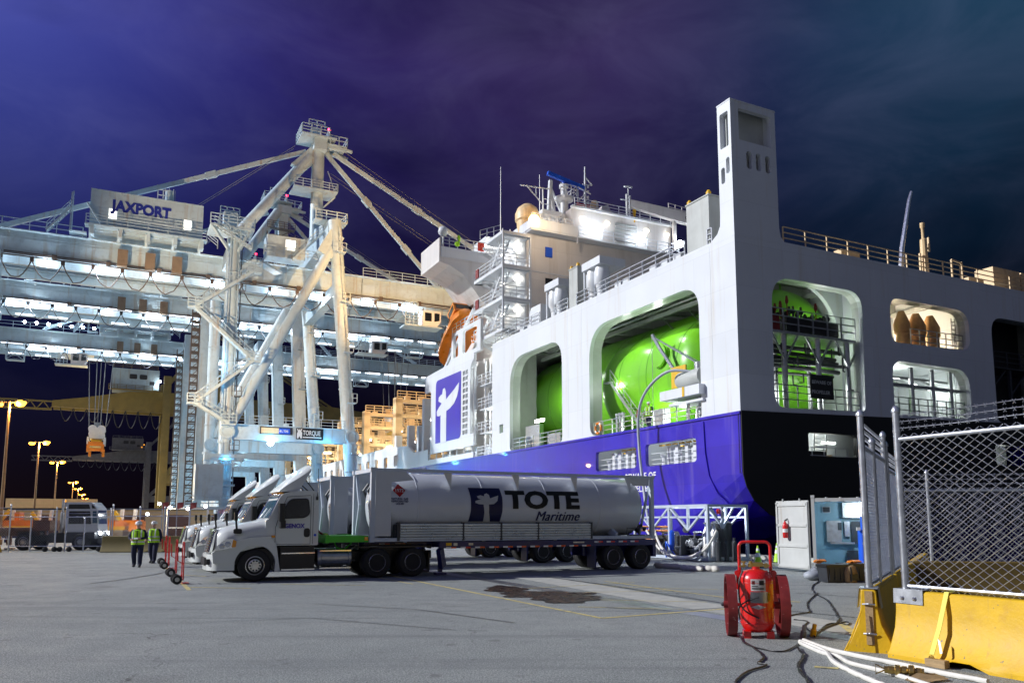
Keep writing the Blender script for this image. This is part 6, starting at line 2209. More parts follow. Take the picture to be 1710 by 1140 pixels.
def link_mesh(q, L, z0, z1, pitch, r, sx=1.0):          # chain-link: zigzag wires as two sets of slanted bars with a slight weave
    H = z1 - z0
    L = L / sx
    k = int((L + H) / pitch) + 1
    for i in range(k):
        x = i * pitch
        for s in (0, 1):
            a0, a1 = max(0, x - L), min(H, x)
            if a1 - a0 < .02:
                continue
            y = .004 if s else -.004
            if s:
                p, e = (x - a0, y, z0 + a0), (x - a1, y, z0 + a1)
            else:
                p, e = (L - x + a0, y, z0 + a0), (L - x + a1, y, z0 + a1)
            q.path([(p[0] * sx, p[1], p[2]), (e[0] * sx, e[1], e[2])], r, 4)
def fence(name, label, a, ang, L, zb, zt, zp, posts, pitch, wire, pr, barbed=3, base=None, group=None, wheels=(), sx=1.0):
    t = thing(name, label, 'fence', (a[0], a[1], 0), ang, group)
    for x, top in posts:
        q = MB()
        q.lathe((x, 0, base if base is not None else 0), (0, 0, 1), [(pr, 0), (pr, top - (base or 0) - .03), (pr * 1.25, top - (base or 0) - .02), (pr * 1.25, top - (base or 0) + .02), (pr * .7, top - (base or 0) + .07), (.005, top - (base or 0) + .09)], 12)
        z = zb + .2
        while z < min(top, zt + .4):
            q.lathe((x, 0, z), (0, 0, 1), [(pr * 1.12, 0), (pr * 1.12, .04)], 12)
            z += .42
        q.build('post', M['galv'], t, smooth=35)
    q = MB()
    q.tube((0, 0, zt), (L, 0, zt), pr * .62, n=8).tube((0, 0, zb), (L, 0, zb), pr * .5, n=8)
    q.each('rail', M['galv'], t, smooth=40)
    q = MB()
    link_mesh(q, L, zb - .05, zt + .07, pitch, wire, sx)
    q.build('chain_link', M['galv'], t)
    if barbed:
        q = MB()
        rnd = random.Random(int(L * 100))
        for i in range(barbed):
            z = zt + .12 + (zp - zt - .1) * (i + .5) / barbed
            pts = [(L * f, 0, z - .012 * math.sin(math.pi * ((f * 2) % 1))) for f in [k / 16 for k in range(17)]]
            q.path(pts, .006 if pitch < .13 else .012, 4)
            if pitch < .13:
                x = .1
                while x < L:
                    q.path([(x - .02, .0, z - .045), (x + .02, .01, z + .02)], .004, 4).path([(x + .02, .0, z - .045), (x - .02, -.01, z + .02)], .004, 4)
                    x += .13
        q.build('barbed_wire', M['galv'], t)
    for x in wheels:
        q = MB()
        for d in (-.3, .3):
            q.lathe((x + d, -.25, .16), (0, 1, 0), [(.06, -.02), (.16, 0), (.17, .03), (.17, .1), (.16, .13), (.06, .15)], 14)
        q.each('caster', M['rubber'], t)
    return t
# far fence at the left
FY = 51.6
fx = lambda px: (px - 855) / 1340 * FY
A0, A1, A2, A3, A4 = fx(17), fx(94), fx(109), fx(187), fx(420)
g_ = 'chain-link fence panels across the left of the yard'
fence('chain_link_fence', 'chain-link panel on casters in front of the rear half of the yard tractor', (A0, FY), 0, A1 - A0, .35, 2.2, 2.75, ((0, 2.95), ((A1 - A0) * .46, 2.2), (A1 - A0, 2.75)), .16, .0035, .045, 2, None, g_, (A1 - A0 - .2,))
fence('chain_link_fence', 'chain-link panel on casters in front of the yard tractor cab', (A2, FY + .1), 0, A3 - A2, .35, 2.2, 2.75, ((0, 2.75), ((A3 - A2) * .4, 2.1), (A3 - A2 - .15, 2.7), (A3 - A2, 2.95)), .16, .0035, .045, 2, None, g_, (0.1, A3 - A2 - .4))
fence('chain_link_fence', 'chain-link fence run behind the two workers and the low yellow barrier', (A3 + .1, FY + .2), 0, A4 - A3, .9, 2.25, 2.8, ((1.6, 2.8), (3.2, 2.8), (3.4, 2.8), (4.8, 2.6), (6.6, 2.6), (8.6, 2.6)), .16, .0035, .05, 2, .4, g_)
fence('chain_link_fence', 'short chain-link panel at the left border above the yellow barrier end', (A0 - 3.2, FY), 0, 3.1, .8, 2.3, 2.9, ((0, 2.9),), .16, .0035, .045, 2, None, g_)
def jersey(name, label, a, ang, L, h=.95, m_='yellow', w=1.0, group='yellow concrete barriers'):
    """concrete barrier: local x along its length from its near end"""
    t = thing(name, label, 'barrier', (a[0], a[1], 0), ang, group)
    half = [(.36 * w, 0), (.36 * w, .06), (.30 * w, .14), (.17 * w, .42), (.125 * w, .66), (.11 * w, h - .03), (.085 * w, h)]
    prof = [(-y, z) for y, z in half] + list(reversed(half))
    q = MB()
    k = max(2, int(L / .25))
    secs = []
    for i in range(k + 1):
        x = L * i / k
        f = x / L
        lift = .09 if (.26 < f < .36 or .64 < f < .74) else 0
        secs.append([(x, y, max(z, lift * (1 if z < .1 else 0))) for y, z in prof])
    q.loft(secs, cap=True)
    q.build('concrete_block', M[m_], t, smooth=28, bevel=.015)
    return t
# front barrier, seen side on at the lower right
BA = Vector((5.84, 12.2, 0))
ang1 = math.atan2(-1.68, .86)
b1 = jersey('concrete_barrier', 'yellow concrete barrier side-on at the lower right corner, strap over it', BA, ang1, 3.8, .97)
u1, v1 = Vector((math.cos(ang1), math.sin(ang1), 0)), Vector((math.sin(ang1), -math.cos(ang1), 0))   # v1 points to the lit face
if v1.x > 0:
    v1 = -v1
q = MB()
sd = -1 if (Matrix.Rotation(ang1, 3, 'Z') @ Vector((0, -1, 0))).dot(v1) > 0 else 1
q.add([(-.02, sd * .135, .78), (.46, sd * .135, .78), (.46, sd * .125, .99), (.46, -sd * .125, .99), (-.02, -sd * .125, .99), (-.02, sd * .125, .99)], [(0, 1, 2, 5), (5, 2, 3, 4)])
q.build('post_bracket', M['galv'], b1)
q = MB()
for x in (.13, .33):
    q.lathe((x, sd * .135, .86), (0, sd, 0), [(.03, 0), (.03, .015), (.012, .03)], 6)
q.each('bracket_bolt', M['steel'], b1)
# tow strap hooked over the barrier
ts = thing('tow_strap', 'pale yellow webbing strap hooked over the front barrier and down to a timber block', 'strap', BA + u1 * .82, ang1)
q = MB()
pts = [(.02, -sd * .10, .985), (.0, sd * .10, .99), (-.01, sd * .30, .50), (-.03, sd * .46, .16)]
for i, (a, b) in enumerate(zip(pts, pts[1:])):
    a, b = Vector(a), Vector(b)
    q.add([a + Vector((-.035, 0, 0)), a + Vector((.035, 0, 0)), b + Vector((.035, 0, 0)), b + Vector((-.035, 0, 0)), a + Vector((-.035, sd * .006, .006)), a + Vector((.035, sd * .006, .006)), b + Vector((.035, sd * .006, .006)), b + Vector((-.035, sd * .006, .006))], [(0, 1, 2, 3), (7, 6, 5, 4), (0, 3, 7, 4), (1, 5, 6, 2)])
q.build('webbing', M['yellowp'] if False else mat('pale_webbing', (.78, .72, .12), .7, var=.06), ts)
q = MB()
q.add([(.03, sd * .40, .38), (.08, sd * .42, .35), (.13, sd * .46, .20), (.10, sd * .47, .19)], [(0, 1, 2, 3)])
q.build('tag', M['white'], ts)
q = MB()
for i in range(4):
    q.path([(-.03 + .045 * math.cos(a), sd * .47, .10 + .05 * math.sin(a) - i * .02) for a in [k * math.pi / 4 for k in range(8)]], .008, 5, closed=True)
q.build('hook', M['brass'], ts)
wb_ = thing('timber_block', 'worn timber block on the ground at the foot of the front barrier', 'timber', BA + u1 * .86 + v1 * .46, ang1)
q = MB()
q.box((0, 0, .055), (.30, .11, .11))
q.build('block', M['wood'], wb_, bevel=.008)
# barrier row running back to the right, its near end towards the camera
ang2 = math.atan2(.865, .50)
d2 = Vector((math.cos(ang2), math.sin(ang2), 0))
BB = Vector((5.47, 12.45, 0))
for i in range(4):
    b2 = jersey('concrete_barrier', ('yellow concrete barrier end-on beside the lower right barrier, steel post slot in its end', 'second yellow barrier of the row behind the fence, next to the end-on one', 'third yellow barrier of the row running back behind the fence', 'last yellow barrier of the row running back behind the fence')[i], BB + d2 * 3.9 * i, ang2, 3.8, .95)
    if i == 0:
        q = MB()
        q.bb(-.02, .02, -.055, .055, .12, .92)
        q.build('end_slot', M['wood'], b2)
        q = MB()
        for z in (.28, .72):
            q.path([(-.03, -.09, z), (-.06, 0, z + .01), (-.03, .09, z)], .014, 6)
        for s in (-1, 1):
            q.add([(-.01, s * .13, .97), (.28, s * .13, .97), (.28, s * .17, .66), (-.01, s * .17, .66)], [(0, 1, 2, 3)])
        q.bb(-.01, .28, -.135, .135, .955, .975)
        q.each('post_bracket', M['galv'], b2)
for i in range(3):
    jersey('concrete_barrier', ('shadowed barrier seen through the chain-link, left end of the back row', 'shadowed barrier seen through the chain-link, middle of the back row', 'shadowed barrier through the chain-link near the right border')[i], (9.3 + i * 3.9, 20.4 - i * .5), R(-7), 3.8, .98, 'mustard')  # shade of this row comes from its darkened colour
ys = thing('tie_down_strap', 'thin yellow strap from the end-on barrier down to the ground', 'strap', BB + Vector((-.16, -.05, 0)), 0)
q = MB()
q.path([(.02, .02, .62), (-.16, .0, .22), (-.28, -.02, .03)], .012, 6)
q.build('webbing', M['yellowp'], ys)
# chain-link fence panels on the barriers
fence('chain_link_fence', 'front chain-link panel with barbed wire standing on the lower right barrier', BA + u1 * .10 + Vector((0, 0, 0)), ang1, 3.6, 1.03, 3.22, 3.62, ((.0, 3.66), (3.55, 3.66)), .12, .005, .052, 3, .95, 'chain-link panels on the yellow barriers', sx=1.4)
fence('chain_link_fence', 'chain-link panel seen almost edge-on, on the end-on yellow barrier', BB + d2 * .12, ang2, 3.7, 1.0, 3.15, 3.58, ((.0, 3.66), (1.5, 3.35), (3.6, 3.66)), .102, .0042, .05, 3, .93, 'chain-link panels on the yellow barriers')
fence('chain_link_fence', 'chain-link panel carried on the second barrier of the row going back', BB + d2 * 4.1, ang2, 3.7, 1.0, 3.0, 3.4, ((.0, 3.5), (3.6, 3.5)), .102, .0042, .05, 3, .93, 'chain-link panels on the yellow barriers')
fence('chain_link_fence', 'chain-link panel beyond the enclosure, seen through the front panel', (9.4, 20.5), R(-7), 8.0, .95, 2.75, 3.2, ((1.2, 3.2), (4.0, 3.2), (4.25, 3.2), (7.8, 3.2)), .11, .0045, .045, 3, .9, 'chain-link panels on the yellow barriers')
# low barrier and barrier end at the left
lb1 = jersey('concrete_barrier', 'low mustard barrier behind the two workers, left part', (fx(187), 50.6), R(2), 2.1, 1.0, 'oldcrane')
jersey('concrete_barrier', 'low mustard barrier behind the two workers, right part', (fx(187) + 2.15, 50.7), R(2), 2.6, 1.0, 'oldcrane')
lb2 = jersey('concrete_barrier', 'yellow barrier end at the left border of the photo', (fx(-70), 50.4), 0, 3.5, 1.05)
q = MB()
q.bb(3.0, 3.52, -.16, -.13, .75, 1.05)
q.build('post_bracket', M['galv'], lb2)
# ================================================================ YARD MACHINES AT THE LEFT
yt = thing('yard_tractor', 'white terminal tractor with glazed cab behind the chain-link fence', 'tractor', (-32.9, 54.6, 0), R(4))
q = MB()
q.bb(.2, 5.0, -.5, .5, .6, 1.0).bb(1.9, 3.4, -1.1, 1.1, .5, 1.15).bb(3.0, 4.9, -1.15, 1.15, .75, 1.2).bb(-.4, .9, -.5, .5, .9, 1.25)
q.bar((4.9, -.5, .7), (5.3, -.4, .55), .5, .4)
q.build('chassis', M['dark'], yt)
q = MB()
pr_ = rpoly([(2.95, 1.2), (2.95, 3.2), (4.55, 3.2), (4.95, 2.75), (5.1, 1.2)], .1)
q.plate([pr_], 1.5, frame((0, -.35, 0), (1, 0, 0), (0, 0, 1)))
yc = q.build('cab', M['white'], yt)
q = MB()
q.plate([rpoly([(3.15, 1.75), (3.15, 2.6), (4.5, 2.6), (4.62, 1.75)], .05)], .04, frame((0, -1.11, 0), (1, 0, 0), (0, 0, 1)))
q.plate([rpoly([(3.1, 2.75), (3.1, 3.05), (4.4, 3.05), (4.5, 2.75)], .03)], .04, frame((0, -1.11, 0), (1, 0, 0), (0, 0, 1)))
q.plate([rpoly([(4.62, 2.78), (4.58, 3.05), (4.66, 3.0), (4.86, 2.78)], .02)], .04, frame((0, -1.11, 0), (1, 0, 0), (0, 0, 1)))
q.build('window', M['glass'], yc)
q = MB()
q.add([(5.06, -1.0, 1.75), (5.06, .3, 1.75), (4.98, .3, 2.65), (4.98, -1.0, 2.65)], [(0, 1, 2, 3)])
q.add([(4.70, -1.13, 1.8), (5.02, -1.13, 1.8), (4.92, -1.13, 2.6), (4.68, -1.13, 2.6)], [(0, 1, 2, 3)])
q.build('windscreen', M['blueglass'], yc)
q = MB()
q.lathe((2.55, -.7, 1.0), (0, 0, 1), [(.14, 0), (.14, 1.5), (.08, 1.55), (.08, 2.4)], 10)
q.lathe((2.75, -.2, 1.2), (0, 0, 1), [(.25, 0), (.25, .9), (.15, 1.0), (.15, 1.9)], 10)
q.bb(2.3, 2.8, -.4, .4, 2.9, 3.2)
q.build('exhaust', M['steel'], yt)
q = MB()
q.ball((5.12, -.8, 1.12), .10, 8).ball((5.12, .5, 1.12), .10, 8)
q.each('headlamp', M['lamp_white'], yt)
q = MB()
q.ball((2.4, -.2, 3.3), .1, 8)
q.build('beacon', M['lamp_amber'], yt)
for x in (.35, 4.0):
    for s in (-1, 1):
        wheel_part(yt, x, s * 1.2, .56, .42, s, True, rimmat=M['steel'])
yb_ = thing('flatbed_trailer', 'rusty flatbed trailer with support leg coupled to the terminal tractor', 'trailer', (-32.9, 54.6, 0), R(4))
q = MB()
q.bb(-12, 1.0, -1.2, 1.2, 1.3, 1.5).bb(-12, 1.0, -.5, -.35, .95, 1.3).bb(-12, 1.0, .35, .5, .95, 1.3)
for s in (-1, 1):
    q.bar((-1.6, s * .9, 1.3), (-1.6, s * .9, .3), .18).bb(-1.85, -1.3, s * .9 - .2, s * .9 + .2, .02, .1).path([(-2.3, s * .9, 1.3), (-1.9, s * .9, .9), (-1.75, s * .9, .3)], .05, 6)
q.bb(.9, 2.0, -1.2, 1.0, 1.3, 2.0)
q.build('trailer_bed', M['rust'], yb_)
def ground_spreader(x, y, rz, label):
    s = thing('container_spreader', label, 'spreader', (x, y, 0), rz, 'spreaders parked on stands in the yard')
    q = MB()
    q.bb(-2.6, 2.6, -.6, .6, 1.5, 2.0).bb(-2.6, -2.0, -1.1, 1.1, 1.1, 1.9).bb(2.0, 2.6, -1.1, 1.1, 1.1, 1.9).bb(-.9, -.5, -.4, .4, 2.0, 2.7)
    q.build('spreader_beam', M['orange'], s)
    q = MB()
    q.bb(-1.6, 1.6, -.8, .8, 1.2, 1.5).bar((-1.9, -.7, 2.0), (-1.2, -.7, 2.9), .25).bar((1.2, -.7, 2.0), (.7, -.7, 2.7), .25)
    q.build('cross_frame', M['yellowp'], s)
    q = MB()
    for x_ in (-2.1, -1.1, 1.1, 2.1):
        q.bar((x_, -.2, 2.0), (x_ * 1.04, -.2, 2.9), .22, .3)
    q.each('guide_flap', M['white'], s)
    q = MB()
    for x_ in (-2.2, 2.2):
        for y_ in (-.9, .9):
            q.bar((x_, y_, 0), (x_, y_, 1.2), .2)
    q.bar((-2.2, -.9, .5), (2.2, -.9, .5), .15).bar((-2.2, .9, .5), (2.2, .9, .5), .15)
    q.build('stand', M['navy'], s)
ground_spreader(-33.2, 66, R(6), 'orange and yellow spreader on a stand, right of the terminal tractor cab')
ground_spreader(-43.5, 72, R(4), 'orange and yellow spreader on a stand behind the flatbed trailer')
lf = thing('yard_light_frame', 'small work-light tower with lit lamps behind the fence by the workers', 'light tower', (-27.5, 64, 0), 0)
q = MB()
for x in (0, 3.2):
    q.bar((x, 0, 0), (x, 0, 2.9), .12)
q.bar((0, 0, 2.9), (3.2, 0, 2.9), .12).bar((0, 0, 1.4), (3.2, 0, 1.4), .1)
q.build('frame', M['white'], lf)
q = MB()
for x, z in ((-1.6, 2.5), (-.7, 3.3), (.2, 3.0), (1.6, 2.9), (3.0, 3.1)):
    q.ball((x, 0, z), .13, 8)
q.each('lamp', M['lamp_white'], lf)
lamp('work_light', (-1.0, -.6, 2.8), 500, (1, .8, .55), lf, .2)
for i, (x, y) in enumerate(((-26.2, 60), (-25.3, 60.5), (-24.5, 61))):
    f = thing('marker_flag', ('red marker flag nearest the workers', 'middle red marker flag of the three by the crane foot', 'red marker flag closest to the truck noses')[i], 'flag', (x, y, 0), 0, 'red marker flags by the crane foot')
    q = MB()
    q.bar((0, 0, 0), (0, 0, 3.3), .05)
    q.build('staff', M['steel'], f)
    q = MB()
    q.add([(0, -.02, 3.3), (.0, -.02, 2.8), (.5, -.12, 2.95), (.45, .08, 3.35)], [(0, 1, 2, 3)])
    q.build('cloth', M['redworn'], f)
def cabin_stack():
    t = thing('yard_shed', 'long low shed and stacked gear lit orange behind the fence', 'shed', (-46, 95, 0), R(8))
    q = MB()
    q.bb(-22, 22, 0, 8, 0, 3.2)
    q.build('wall', M['cream'], t)
    q = MB()
    q.bb(-22.3, 22.3, -.3, 8.3, 3.2, 3.4)
    q.build('roof', M['dark'], t)
    q = MB()
    for x in range(-20, 20, 5):
        q.bb(x, x + 2.4, -.04, 0, .1, 2.6)
    q.each('door', M['rust'], t)
cabin_stack()
for i, (x, y, h, m_) in enumerate(((-14, 128, 5.2, 'brown'), (-26, 132, 2.6, 'cream'), (-19, 134, 2.6, 'rust'), (-62, 120, 2.6, 'brown'), (-70, 122, 5.2, 'cream'), (-33, 140, 5.2, 'rust'))):
    t = thing('shipping_container', ('stacked brown container block behind the crane legs', 'single cream container far behind the workers', 'single rusty red container far behind the workers', 'single brown container far left behind the flatbed', 'tall cream container block far left behind the flatbed', 'tall rusty red container block behind the yellow crane leg')[i], 'container', (x, y, 0), R(26), 'containers stacked far back in the yard')
    q = MB()
    q.bb(-6, 6, -1.2, 1.2, 0.02, h)
    for k in range(40):
        q.bb(-5.9 + k * .3, -5.75 + k * .3, -1.24, -1.2, .1, h - .1)
    q.build('body', M[m_], t)
# ================================================================ QUAYSIDE EQUIPMENT
# pump skids in an open frame
def pump_skid(n, t_, label):
    s = thing('pump_skid', label, 'pump skid', W(n, t_), TH)
    q = MB()
    for x in (0, 2.44):
        for y in (0, 3.0, 6.06):
            q.bar((x, y, .05), (x, y, 2.75), .13)
        q.bar((x, 0, 2.7), (x, 6.06, 2.7), .14).bar((x, 0, .12), (x, 6.06, .12), .16).bar((x, 0, 2.15), (x, 6.06, 2.15), .09)
        for y in (0.1, 3.1):
            q.bar((x, y + .0, 2.6), (x, y + 1.4, 1.5), .09).bar((x, y + 2.8, 2.6), (x, y + 1.4, 1.5), .09).bar((x, y + 1.4, 1.5), (x, y + 1.4, 2.65), .11)
    for y in (0, 6.06):
        q.bar((0, y, 2.7), (2.44, y, 2.7), .13).bar((0, y, .12), (2.44, y, .12), .16)
    q.bar((.2, 0, 2.6), (.9, 0, 1.6), .09).bar((1.6, 0, 2.6), (.9, 0, 1.6), .09).bar((.9, 0, 1.6), (.9, 0, 2.65), .1)
    q.bb(0, 2.44, 0, 6.06, .05, .1)
    q.build('frame', M['framegrey'], s)
    rnd = random.Random(5)
    q = MB()
    for i in range(60):
        x, y, z = rnd.uniform(.2, 2.2), rnd.uniform(.3, 5.6), rnd.uniform(.3, 1.5)
        k = rnd.random()
        if k < .4:
            q.tube((x, y, z), (x, min(5.9, y + rnd.uniform(.5, 2)), z), rnd.uniform(.03, .09), n=8)
        elif k < .7:
            q.path([(x, y, .15), (x, y, z), (x + rnd.uniform(-.4, .4), y, z)], rnd.uniform(.03, .07), 7)
        else:
            q.lathe((x, y, z), (rnd.choice((0, 1)), 1, 0), [(.16, 0), (.16, .05), (.06, .06), (.06, .2), (.16, .21), (.16, .26)], 10)
    for y in (.5, 1.1):
        q.lathe((.8, y, .1), (0, 0, 1), [(.2, 0), (.2, 1.3), (.1, 1.45), (.04, 1.7), (.14, 1.72), (.14, 1.78)], 14)
    q.build('pipework', M['steel'], s, smooth=35)
    q = MB()
    q.lathe((1.5, .8, .1), (0, 0, 1), [(.5, 0), (.52, .1), (.52, 1.75), (.42, 1.85), (.1, 1.9)], 20)
    for i in range(3):
        q.lathe((.3 + i * .5, -.35, .05), (0, 0, 1), [(.12, 0), (.12, .9), (.07, .95), (.07, 1.1)], 10)
    q.bb(.4, 2.0, 2.6, 5.2, .2, 1.2)
    q.build('vessel', M['dark'], s, smooth=30)
    q = MB()
    for z in (1.45, 1.65):
        q.tube((.1, 3.1, z), (.1, 5.9, z), .06, n=8)
    for z in (.95, 1.15):
        q.tube((.05, 4.2, z), (.05, 5.9, z), .08, n=8)
    q.build('copper_pipe', M['copper'], s, smooth=35)
    q = MB()
    q.lathe((-.1, 2.7, .5), (0, 0, 1), [(.13, 0), (.13, .9), (.05, 1.0)], 12)
    q.bar((-.1, 3.2, .9), (-.2, 2.2, .1), .06).bar((-.1, 3.2, .9), (-.1, 3.2, .1), .06)
    q.build('gas_bottle', M['bluep'], s, smooth=35)
    q = MB()
    q.ball((1.2, .3, 2.5), .07, 8)
    q.build('work_lamp', M['lamp_led'], s)
    q = MB()
    q.lathe((.75, .1, 2.3), (0, 0, 1), [(.1, 0), (.1, .2), (.05, .25)], 10)
    q.build('alarm_horn', M['red'], s)
    lamp('work_light', (1.2, .5, 2.35), 70, (.8, .9, 1), s, .1)
    lamp('work_light', (.8, 3.5, 2.3), 50, (.8, .9, 1), s, .1)
pump_skid(-5.92, -3.95, 'open framed fuel pump skid with steel pipework at the end of the tank trailer')
# fuel hose from the ship to the skid
h = thing('fuel_hose', 'thick grey fuel hose arching from the ship tray down to the skid', 'hose', W(-.2, 5, 0), TH)
def bez(p, n=24):
    out = []
    p = [Vector(a) for a in p]
    for i in range(len(p) - 1):
        a, b = p[i], p[i + 1]
        c0, c1_ = (p[i - 1] if i else a), (p[i + 2] if i + 2 < len(p) else b)
        for k in range(n):
            t = k / n
            m0, m1 = (b - c0) / 2, (c1_ - a) / 2
            out.append(a * (2 * t ** 3 - 3 * t * t + 1) + m0 * (t ** 3 - 2 * t * t + t) + b * (-2 * t ** 3 + 3 * t * t) + m1 * (t ** 3 - t * t))
    out.append(p[-1])
    return out
q = MB()
q.path(bez([(.5, -.6, 11.2), (-.3, .9, 11.4), (-.8, 2.4, 10.5), (-1.0, 3.2, 9.0), (-1.0, 3.2, 6.5), (-1.3, 2.4, 4.0), (-2.2, .6, 1.6), (-3.6, -2.0, .5), (-4.6, -6.0, .35), (-5.0, -8.2, 1.2)], 8), .095, 10)
q.build('hose_body', M['greyhose'], h, smooth=60)
q = MB()
q.path(bez([(-.98, 3.2, 9.2), (-1.0, 3.3, 8.7)], 3), .125, 10)
q.build('coupling', M['redworn'], h, smooth=60)
q = MB()
q.path(bez([(-5.6, -4.4, 1.6), (-6.2, -6.0, .5), (-6.1, -7.4, .15), (-5.9, -8.6, .5), (-5.4, -9.2, 1.5)], 8), .07, 8)
q.path(bez([(-5.6, -3.6, 1.6), (-6.4, -6.2, .4), (-6.3, -7.8, .12), (-5.9, -8.9, .6), (-5.4, -9.2, 1.5)], 8), .06, 8)
q.build('hose_tail', M['hose'], h, smooth=60)
# equipment container, open end to the camera, one leaf swung back along its side
ec = thing('equipment_container', 'white equipment container standing open with boxes and lamps inside', 'container', (11.55, 30.75, 0), R(-21))
q = MB()
for x in (0, 2.6):
    q.bb(x - .06, x + .06, -.06, .08, .08, 2.85)
    q.bb(x - .05, x + .05, 5.9, 6.0, .08, 2.85)
q.bb(.06, 2.54, -.05, .07, 2.70, 2.84).bb(.06, 2.54, -.06, .06, .08, .2)
q.bb(-.05, .02, .08, 6, 2.72, 2.85).bb(2.58, 2.65, .08, 6, 2.72, 2.85)
for x in (0, 2.6):
    q.box((x, -.0, 2.9), (.14, .14, .1))
for x in (.5, 1.0, 1.6, 2.2):
    q.lathe((x, .0, 2.84), (0, 0, 1), [(.05, 0), (.05, .03)], 8).bb(x - .1, x + .1, -.062, -.05, 2.72, 2.76)
q.build('frame', M['doorgrey'], ec)
q = MB()
q.bb(-.04, 0, .08, 5.9, .2, 2.72).bb(2.6, 2.64, .08, 5.9, .2, 2.72).bb(0, 2.6, 2.4, 2.45, .2, 2.72).bb(0, 2.6, .08, 5.9, 2.72, 2.78).bb(0, 2.6, .08, 5.9, .12, .2)
q.build('wall', M['teal'], ec)
q = MB()
q.bb(-.05, 0, .06, 1.95, .12, 2.76)
for z in (.16, .95, 1.75, 2.55):
    q.bb(-.09, -.05, .08, 1.93, z, z + .10)
for y in (.07, 1.85):
    q.bb(-.09, -.05, y, y + .09, .16, 2.7)
for y in (.5, 1.5):
    q.lathe((-.07, y, 2.76), (0, 0, 1), [(.03, 0), (.03, .08)], 6)
dr = q.build('door', M['doorgrey'], ec, loc=(-.10, -.02, 0))
dr.rotation_euler = (0, 0, R(40.5))
q = MB()
q.rbox((.75, 2.3, 1.55), (.55, .2, .85), .03, 'y').rbox((1.25, 2.3, 1.65), (.2, .2, .6), .02, 'y')
q.bb(.35, .65, 2.3, 2.4, 2.3, 2.55).bb(1.1, 2.3, 2.0, 2.4, 2.1, 2.7).bb(.6, 1.5, 2.1, 2.4, 1.05, 1.12)
q.bb(2.0, 2.35, 2.2, 2.4, 1.9, 2.15)
q.build('control_box', M['galv'], ec)
q = MB()
q.rbox((1.65, 2.25, 1.5), (.5, .12, .9), .06, 'y').bb(.37, .63, 2.29, 2.3, 2.32, 2.53).bb(.9, 1.05, 2.18, 2.2, 1.6, 1.9)
q.bb(1.2, 1.6, 2.0, 2.3, .2, .8)
q.each('door_panel', M['dark'], ec)
q = MB()
q.lathe((1.75, .3, 2.66), (0, 0, -1), [(.06, 0), (.06, .1), (.14, .14), (.10, .2)], 12)
q.build('ceiling_lamp', M['lamp_white'], ec)
lamp('container_light', (1.7, .5, 2.35), 55, (.75, .92, 1), ec, .12)
fe = thing('fire_extinguisher', 'small red extinguisher hung on the open container door', 'extinguisher', W(0, 0), 0)
fe.location = ec.matrix_basis @ Vector((0, 0, 0))
fe.location = Vector((11.44, 30.77, 0)) + Matrix.Rotation(R(19.5), 3, 'Z') @ Vector((-.19, 1.25, 1.30))
fe.rotation_euler = (0, 0, TH)
q = MB()
q.lathe((0, 0, 0), (0, 0, 1), [(.08, 0), (.10, .03), (.10, .50), (.06, .60), (.03, .62), (.03, .68)], 16)
q.build('cylinder', M['red'], fe, smooth=40)
q = MB()
q.lathe((0, 0, .22), (0, 0, 1), [(.103, 0), (.103, .14)], 16)
q.build('paper_label', M['white'], fe)
q = MB()
q.bar((-.02, 0, .68), (.14, 0, .76), .03).bar((-.02, 0, .68), (.12, 0, .69), .025).path([(.03, .05, .64), (.09, .1, .45), (.09, .08, .1)], .016, 6)
q.build('valve', M['black'], fe)
bt = thing('blue_tank', 'bright blue upright tank with valve head at the right edge of the open container', 'tank', (13.12, 29.75, 0), R(-10))
q = MB()
q.rbox((0, 0, 1.05), (.55, .5, 1.2), .1, 'z').rbox((0, 0, 1.9), (.35, .35, .5), .08, 'z').lathe((0, 0, 2.1), (0, 0, 1), [(.12, 0), (.12, .3), (.06, .35)], 12)
for x in (-.22, .22):
    q.bar((x, -.2, .5), (x * 1.3, -.3, .0), .07).bar((x, .2, .5), (x * 1.3, .3, .0), .07)
q.build('body', M['bluep'], bt, smooth=40)
q = MB()
for r_ in (.13, .10):
    q.path([(-.06 + r_ * 1.0 * math.cos(a), -.262, 1.2 + r_ * 1.7 * math.sin(a)) for a in [k * math.pi / 10 for k in range(20)]], .008, 4, closed=True)
q.path([(-.2, -.262, 1.05), (.15, -.262, 1.3)], .008, 4)
q.bb(-.40, -.27, -.28, -.2, 1.62, 1.74)
q.build('emblem', M['white'], bt)
# tote box, backpack, orange gear
tb = thing('tote_box', 'black lidded tote box on the ground before the open container', 'tote box', (10.45, 26.3, 0), R(12))
q = MB()
q.loft([[(-.36, -.24, .02), (.36, -.24, .02), (.36, .24, .02), (-.36, .24, .02)], [(-.42, -.28, .5), (.42, -.28, .5), (.42, .28, .5), (-.42, .28, .5)]], closed=True, cap=True)
for x in (-.3, -.1, .1, .3):
    q.bb(x - .02, x + .02, -.285, -.24, .1, .48)
q.build('body', M['dark'], tb)
q = MB()
q.rbox((0, 0, .54), (.92, .62, .08), .05, 'z')
q.build('lid', M['black'], tb, bevel=.01)
t2_ = dup(tb, (11.35, 26.9, 0), R(6), 'second black tote box, right of the backpack and nearer the fence')
bpk = thing('backpack', 'tan and black backpack leaning on the tote boxes', 'backpack', (10.95, 26.15, 0), R(20))
q = MB()
q.loft([[(.24 * math.cos(a) * k, .15 * math.sin(a) * k, z) for a in [2 * math.pi * i / 12 for i in range(12)]] for z, k in ((.0, .8), (.05, 1), (.35, 1.02), (.5, .8), (.56, .4))], closed=True, cap=True)
q.build('body', M['wood'], bpk, smooth=60)
q = MB()
for x in (-.12, .12):
    q.path([(x, -.14, .5), (x * 1.1, -.19, .3), (x, -.15, .05)], .025, 6)
q.bb(-.14, .14, -.2, -.12, .08, .28)
